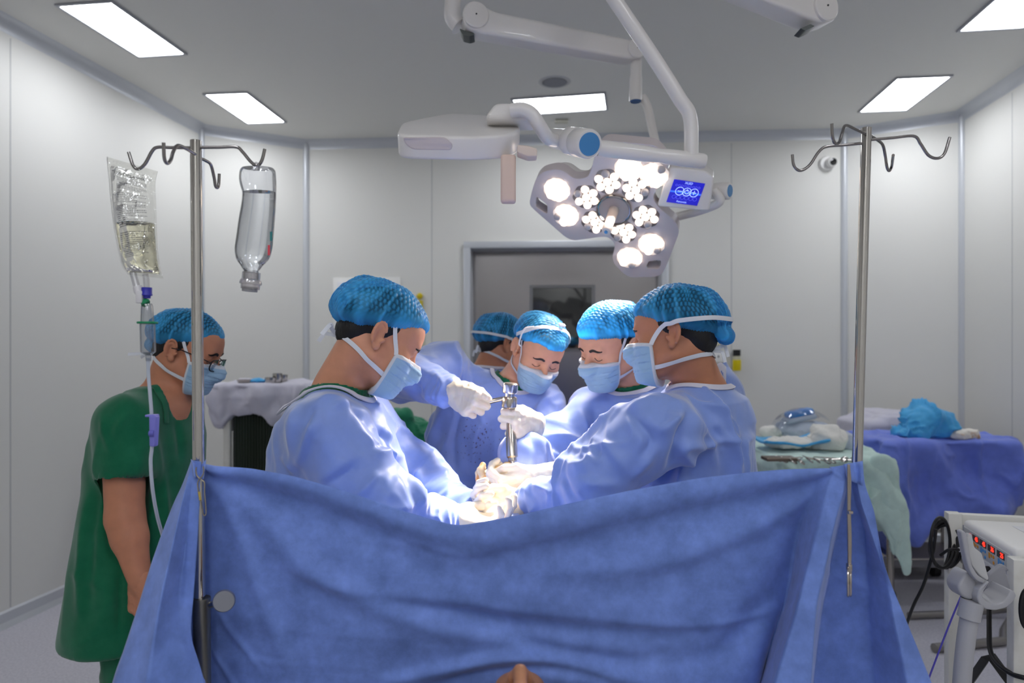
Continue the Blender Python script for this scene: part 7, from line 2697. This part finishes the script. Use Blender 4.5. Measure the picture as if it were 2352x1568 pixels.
for i, u in enumerate((0.075, 0.10, 0.13)):
    MB().lathe(ep(u, 0.875, -0.008), [(0, 0.001), (0.005 + 0.003 * (i == 2), 0.001), (0.007 + 0.003 * (i == 2), 0)], axis=(*en, 0), seg=18).build('socket', dark_m, esu)
MB().tube([ep(0.135, 0.875, -0.008), ep(0.135, 0.875, -0.03), ep(0.14, 0.86, -0.045)], [0.009, 0.009, 0.006], seg=12).build('plug', rubber_m, esu)
# paper lying on top
mb = MB()
eb(mb, 0.05, 0.26, 0.10, 0.30, ez1 + 0.0002, ez1 + 0.0016)
tag(mb.build('paper_sheet', M('paper_speckled', (226, 226, 228), rough=0.8, var=(60, (120, 124, 134), 0.66, 0.76)), smooth=0), 'printed paper sheet lying on top of the white machine', 'paper')
pq = np.array([*(e0 + el * 0.12 - en * 0.13), ez1 + 0.0075])
tp_ = MB().box(pq, (0.022, 0.016, 0.012), RE, 0.003)
tp_.tube([pq, pq + [0.03, -0.01, -0.001], pq + [0.06, 0.0, -0.003]], 0.003, seg=8)
tag(tp_.build('cream_connector', M('connector_cream', (232, 226, 190), rough=0.5)), 'cream plastic connector on top of the white machine', 'connector')
# cart
cw = thing('machine_cart', 'chipped white metal cart carrying the electrosurgery machine', 'cart', (*(e0 + el * 0.15 - en * 0.2), 0))
pu = [(-0.052, -0.014), (EL_ + 0.055, -0.012), (-0.052, 0.42), (EL_ + 0.055, 0.42)]
for u, d in pu:
    ztop = ez1 + 0.006 if u > 0 else ez1 - 0.01
    eb(MB(), u - 0.02, u + 0.02, d - 0.02, d + 0.02, 0.07, ztop, 0.003).build('post', cart_m, cw)
    p = e0 + el * u - en * d
    MB().lathe((p[0] - 0.013, p[1], 0.035), [(0, 0), (0.035, 0), (0.035, 0.026), (0, 0.026)], axis=(1, 0, 0), seg=20).build('caster', rubber_m, cw)
for z0, z1 in ((0.826, 0.85), (0.30, 0.324)):
    eb(MB(), -0.032, EL_ + 0.035, 0.0, 0.44, z0, z1, 0.003).build('shelf', cart_m, cw)
eb(MB(), EL_ + 0.04, EL_ + 0.07, 0.008, 0.40, ez1 - 0.03, ez1 + 0.004, 0.003).build('top_rail', cart_m, cw)
eb(MB(), -0.066, -0.040, 0.006, 0.40, ez1 - 0.04, ez1 - 0.012, 0.003).build('top_rail', cart_m, cw)
# cables
cb = thing('cable_coil', 'black cable looped over the far corner post of the white cart', 'cable', W(2160, 1240, 2.15))
for i in range(4):
    cx_, cy_ = 2160 + i * 4, 1246 + i * 3
    rx, ry = 22 + i * 5, 58 - i * 3
    ring = [W(cx_ + rx * math.cos(a), cy_ + ry * math.sin(a), 2.13 + 0.015 * i + 0.03 * math.cos(a + i)) for a in np.linspace(0, 2 * PI, 40, endpoint=False)]
    MB().tube(ring, 0.0048, seg=10, closed=True).build('loop', rubber_m, cb)
MB().tube(spline([W(2150, 1215, 2.12), W(2142, 1270, 2.12), W(2122, 1340, 2.15), W(2098, 1390, 2.2), W(2080, 1440, 2.3), W(2060, 1500, 2.5)], 50), 0.0048, seg=10).build('tail', rubber_m, cb)
MB().tube(spline([W(2160, 1275, 2.10), W(2180, 1262, 2.08), W(2205, 1262, 2.08)], 20), 0.0045, seg=10).build('lead', rubber_m, cb)
MB().cyl(W(2203, 1262, 2.08), W(2213, 1261, 2.08), 0.007, seg=14).build('plug', white_m, cb)
c2 = thing('power_cable', 'black cable hanging down below the machine to the floor', 'cable', W(2275, 1420, 1.85))
MB().tube(spline([W(2272, 1395, 1.95), W(2272, 1440, 1.9), W(2274, 1490, 1.85), W(2288, 1520, 1.8), W(2320, 1545, 1.75), W(2352, 1556, 1.72), W(2420, 1570, 1.7)], 50), 0.0062, seg=10).build('cable', rubber_m, c2)
c3 = thing('cable_bundle', 'thick bundle of black cables at the right edge, by the near cart post', 'cable', W(2345, 1390, 1.66))
for i in range(4):
    ring = [W(2360 + (16 - i * 2) * math.cos(a), 1398 + (45 - 4 * i) * math.sin(a), 1.64 + 0.012 * i) for a in np.linspace(0, 2 * PI, 30, endpoint=False)]
    MB().tube(ring, 0.0045, seg=8, closed=True).build('loop', rubber_m, c3)
tag(MB().tube(spline([W(2226, 1330, 1.75), W(2205, 1375, 1.76), W(2178, 1440, 1.77), W(2138, 1545, 1.78), W(2110, 1620, 1.78)], 40), 0.0022, seg=8).build('violet_cord', M('cord_violet', (92, 84, 190), rough=0.5)), 'thin violet cord hanging beside the grey holder', 'cord')
bk = MB()
bk.tube([W(2222, 1572, 2.0), W(2262, 1514, 2.0), W(2278, 1508, 2.0), W(2325, 1572, 2.0)], 0.014, seg=4)
tag(bk.build('foot_bracket', M('bracket_black', (26, 26, 28), rough=0.5), smooth=0), 'black angled bracket low in front of the cart', 'bracket')
# grey holder with its U-shaped cradle
HD = 1.62
zh = lambda x, y, d=HD: W(2020 + x / 3.75, 1150 + y / 3.75, d)
hd_ = thing('tube_holder', 'grey plastic pole with a U-shaped cradle standing in front of the machine cart', 'holder', zh(750, 1900) * [1, 1, 0])
pts = spline([zh(640, 2400), zh(690, 1900), zh(715, 1500), zh(745, 1200), zh(775, 1000), zh(800, 860)], 40)
base_pt = np.array([pts[0][0], pts[0][1], 0.02])
MB().tube(np.vstack([[base_pt], pts]), [0.0195] * 6, seg=24).build('pole', greyp_m, hd_)
MB().lathe(base_pt - [0, 0, 0.02], [(0.0, 0.0), (0.14, 0.0), (0.14, 0.02), (0.04, 0.04), (0.0, 0.04)], seg=32).build('base', greyp_m, hd_)
MB().tube([zh(768, 1010), zh(800, 860)], 0.0245, seg=24).build('collar', greyp_m, hd_)
mb = MB()
soft_slab(mb, rounded([zh(*q) for q in [(700, 690), (725, 650), (760, 610), (830, 640), (850, 800), (800, 860), (730, 840), (692, 790), (680, 740)]], 0.008, 3), (0, 0.05, 0), 0.006)
mb.build('joint_block', greyp_m, hd_)
mb = MB()
soft_slab(mb, rounded([zh(*q, HD - 0.02) for q in [(704, 268), (728, 256), (756, 285), (790, 490), (800, 560), (850, 640), (915, 690), (900, 712), (840, 690), (780, 610), (752, 520)]], 0.005, 3), (0, 0.02, 0), 0.004)
mb.build('front_blade', greyp_m, hd_)
mb = MB()
soft_slab(mb, rounded([zh(*q) for q in [(752, 330), (770, 278), (800, 290), (822, 405), (885, 450), (945, 670), (930, 690), (860, 640), (800, 560), (775, 480)]], 0.005, 3), (0, 0.012, 0), 0.003)
mb.build('inner_plate', M('grey_plastic_light', (196, 196, 196), rough=0.42), hd_)
arc_o = [(935, 690), (865, 760), (840, 830), (860, 890), (920, 935), (1000, 945), (1090, 925), (1150, 880), (1185, 815), (1160, 775)]
arc_i = [(1130, 770), (1105, 830), (1060, 875), (990, 890), (930, 870), (890, 825), (900, 780), (950, 700)]
mb = MB()
soft_slab(mb, rounded([zh(*q, HD - 0.02) for q in arc_o + arc_i], 0.004, 2), (0, 0.07, 0), 0.004)
mb.build('cradle', greyp_m, hd_)
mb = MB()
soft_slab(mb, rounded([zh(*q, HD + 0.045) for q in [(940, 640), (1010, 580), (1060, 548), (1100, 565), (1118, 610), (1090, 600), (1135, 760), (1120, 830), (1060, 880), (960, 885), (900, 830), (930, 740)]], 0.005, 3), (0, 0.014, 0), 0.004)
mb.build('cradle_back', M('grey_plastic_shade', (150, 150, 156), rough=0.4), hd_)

# ---- things on the back wall -----------------------------------------------------------
def wall_pt(px, py, off=0.0):
    p, s_ = on_back(px)
    q = p - bn * off
    return np.array([*q, CAMZ + (HY - py) / FPX * p[1]]), s_


def on_wall_box(mb, px0, px1, py0, py1, d0, d1, bev=0.004):
    a, s0 = wall_pt(px0, py0)
    b, s1 = wall_pt(px1, py1)
    bx_on_back(mb, s0, s1, b[2], a[2], -d1, -d0, bev)
    return mb


hp = thing('wall_hatch', 'white framed hatch on the back wall behind the left surgeon', 'hatch', wall_pt(842, 760)[0])
on_wall_box(MB(), 766, 920, 638, 790, 0.0, 0.012).build('frame', white_m, hp)
on_wall_box(MB(), 776, 910, 648, 780, 0.012, 0.020).build('door_leaf', M('hatch_white', (228, 228, 234), rough=0.4), hp)
on_wall_box(MB(), 898, 903, 705, 722, 0.020, 0.03, 0.001).build('latch', chrome_m, hp)
p, _ = wall_pt(965, 680, 0.0)
kb = thing('yellow_knob', 'small round yellow knob on the back wall, left of the door', 'knob', p)
MB().lathe(p, [(0, 0), (0.02, 0), (0.026, 0.01), (0.026, 0.024), (0.015, 0.032), (0.0, 0.033)], axis=(*(-bn), 0), seg=24).build('dial', M('knob_yellow', (206, 184, 20), rough=0.4), kb)
on_wall_box(MB(), 958, 972, 690, 716, 0.0, 0.02).build('stem', M('knob_stem', (196, 180, 60), rough=0.5), kb)
sw = thing('wall_switch', 'cream switch plate on the back wall below the yellow knob', 'switch', wall_pt(964, 785)[0])
on_wall_box(MB(), 954, 976, 768, 802, 0.0, 0.01).build('plate', M('cream_plate', (214, 210, 186), rough=0.5), sw)
on_wall_box(MB(), 960, 970, 778, 792, 0.01, 0.015, 0.002).build('rocker', white_m, sw)
sw = thing('wall_socket', 'upper cream socket on the back wall, right of the door', 'socket', wall_pt(1649, 790)[0])
on_wall_box(MB(), 1637, 1658, 780, 800, 0.0, 0.012).build('plate', MATS['cream_plate'], sw)
on_wall_box(MB(), 1648, 1651, 792, 796, 0.012, 0.0135, 0.0).build('slot', dark_m, sw)
sw = thing('wall_socket', 'lower white socket on the back wall, right of the door', 'socket', wall_pt(1650, 818)[0])
on_wall_box(MB(), 1638, 1662, 805, 832, 0.0, 0.012).build('plate', white_m, sw)
on_wall_box(MB(), 1648, 1651, 816, 821, 0.012, 0.0135, 0.0).build('slot', dark_m, sw)
p, _ = wall_pt(1689, 828, 0.045)
bo = thing('soap_bottle', 'yellow hand-rub bottle with black cap in a bracket on the back wall', 'bottle', p)
hgt = lambda y0, y1: (y1 - y0) / FPX * p[1]
zb = CAMZ + (HY - 851) / FPX * p[1]
MB().lathe((p[0], p[1], zb), [(0, 0), (0.030, 0), (0.034, 0.01), (0.034, hgt(826, 851)), (0.03, hgt(826, 851)), (0, hgt(826, 851))], seg=28).build('body', M('bottle_yellow', (222, 200, 8), rough=0.3), bo)
MB().lathe((p[0], p[1], zb + hgt(826, 851)), [(0, 0), (0.032, 0), (0.028, hgt(817, 826)), (0, hgt(817, 826))], seg=28).build('neck', M('bottle_clear', (190, 186, 160), rough=0.3), bo)
MB().lathe((p[0], p[1], zb + hgt(817, 851)), [(0, 0), (0.030, 0), (0.030, hgt(803, 817)), (0, hgt(803, 817))], seg=28).build('cap', rubber_m, bo)
MB().box((p[0] - bn[0] * -0.02, p[1] - bn[1] * -0.022, zb + 0.06), (0.05, 0.05, 0.03)).build('bracket', white_m, bo)
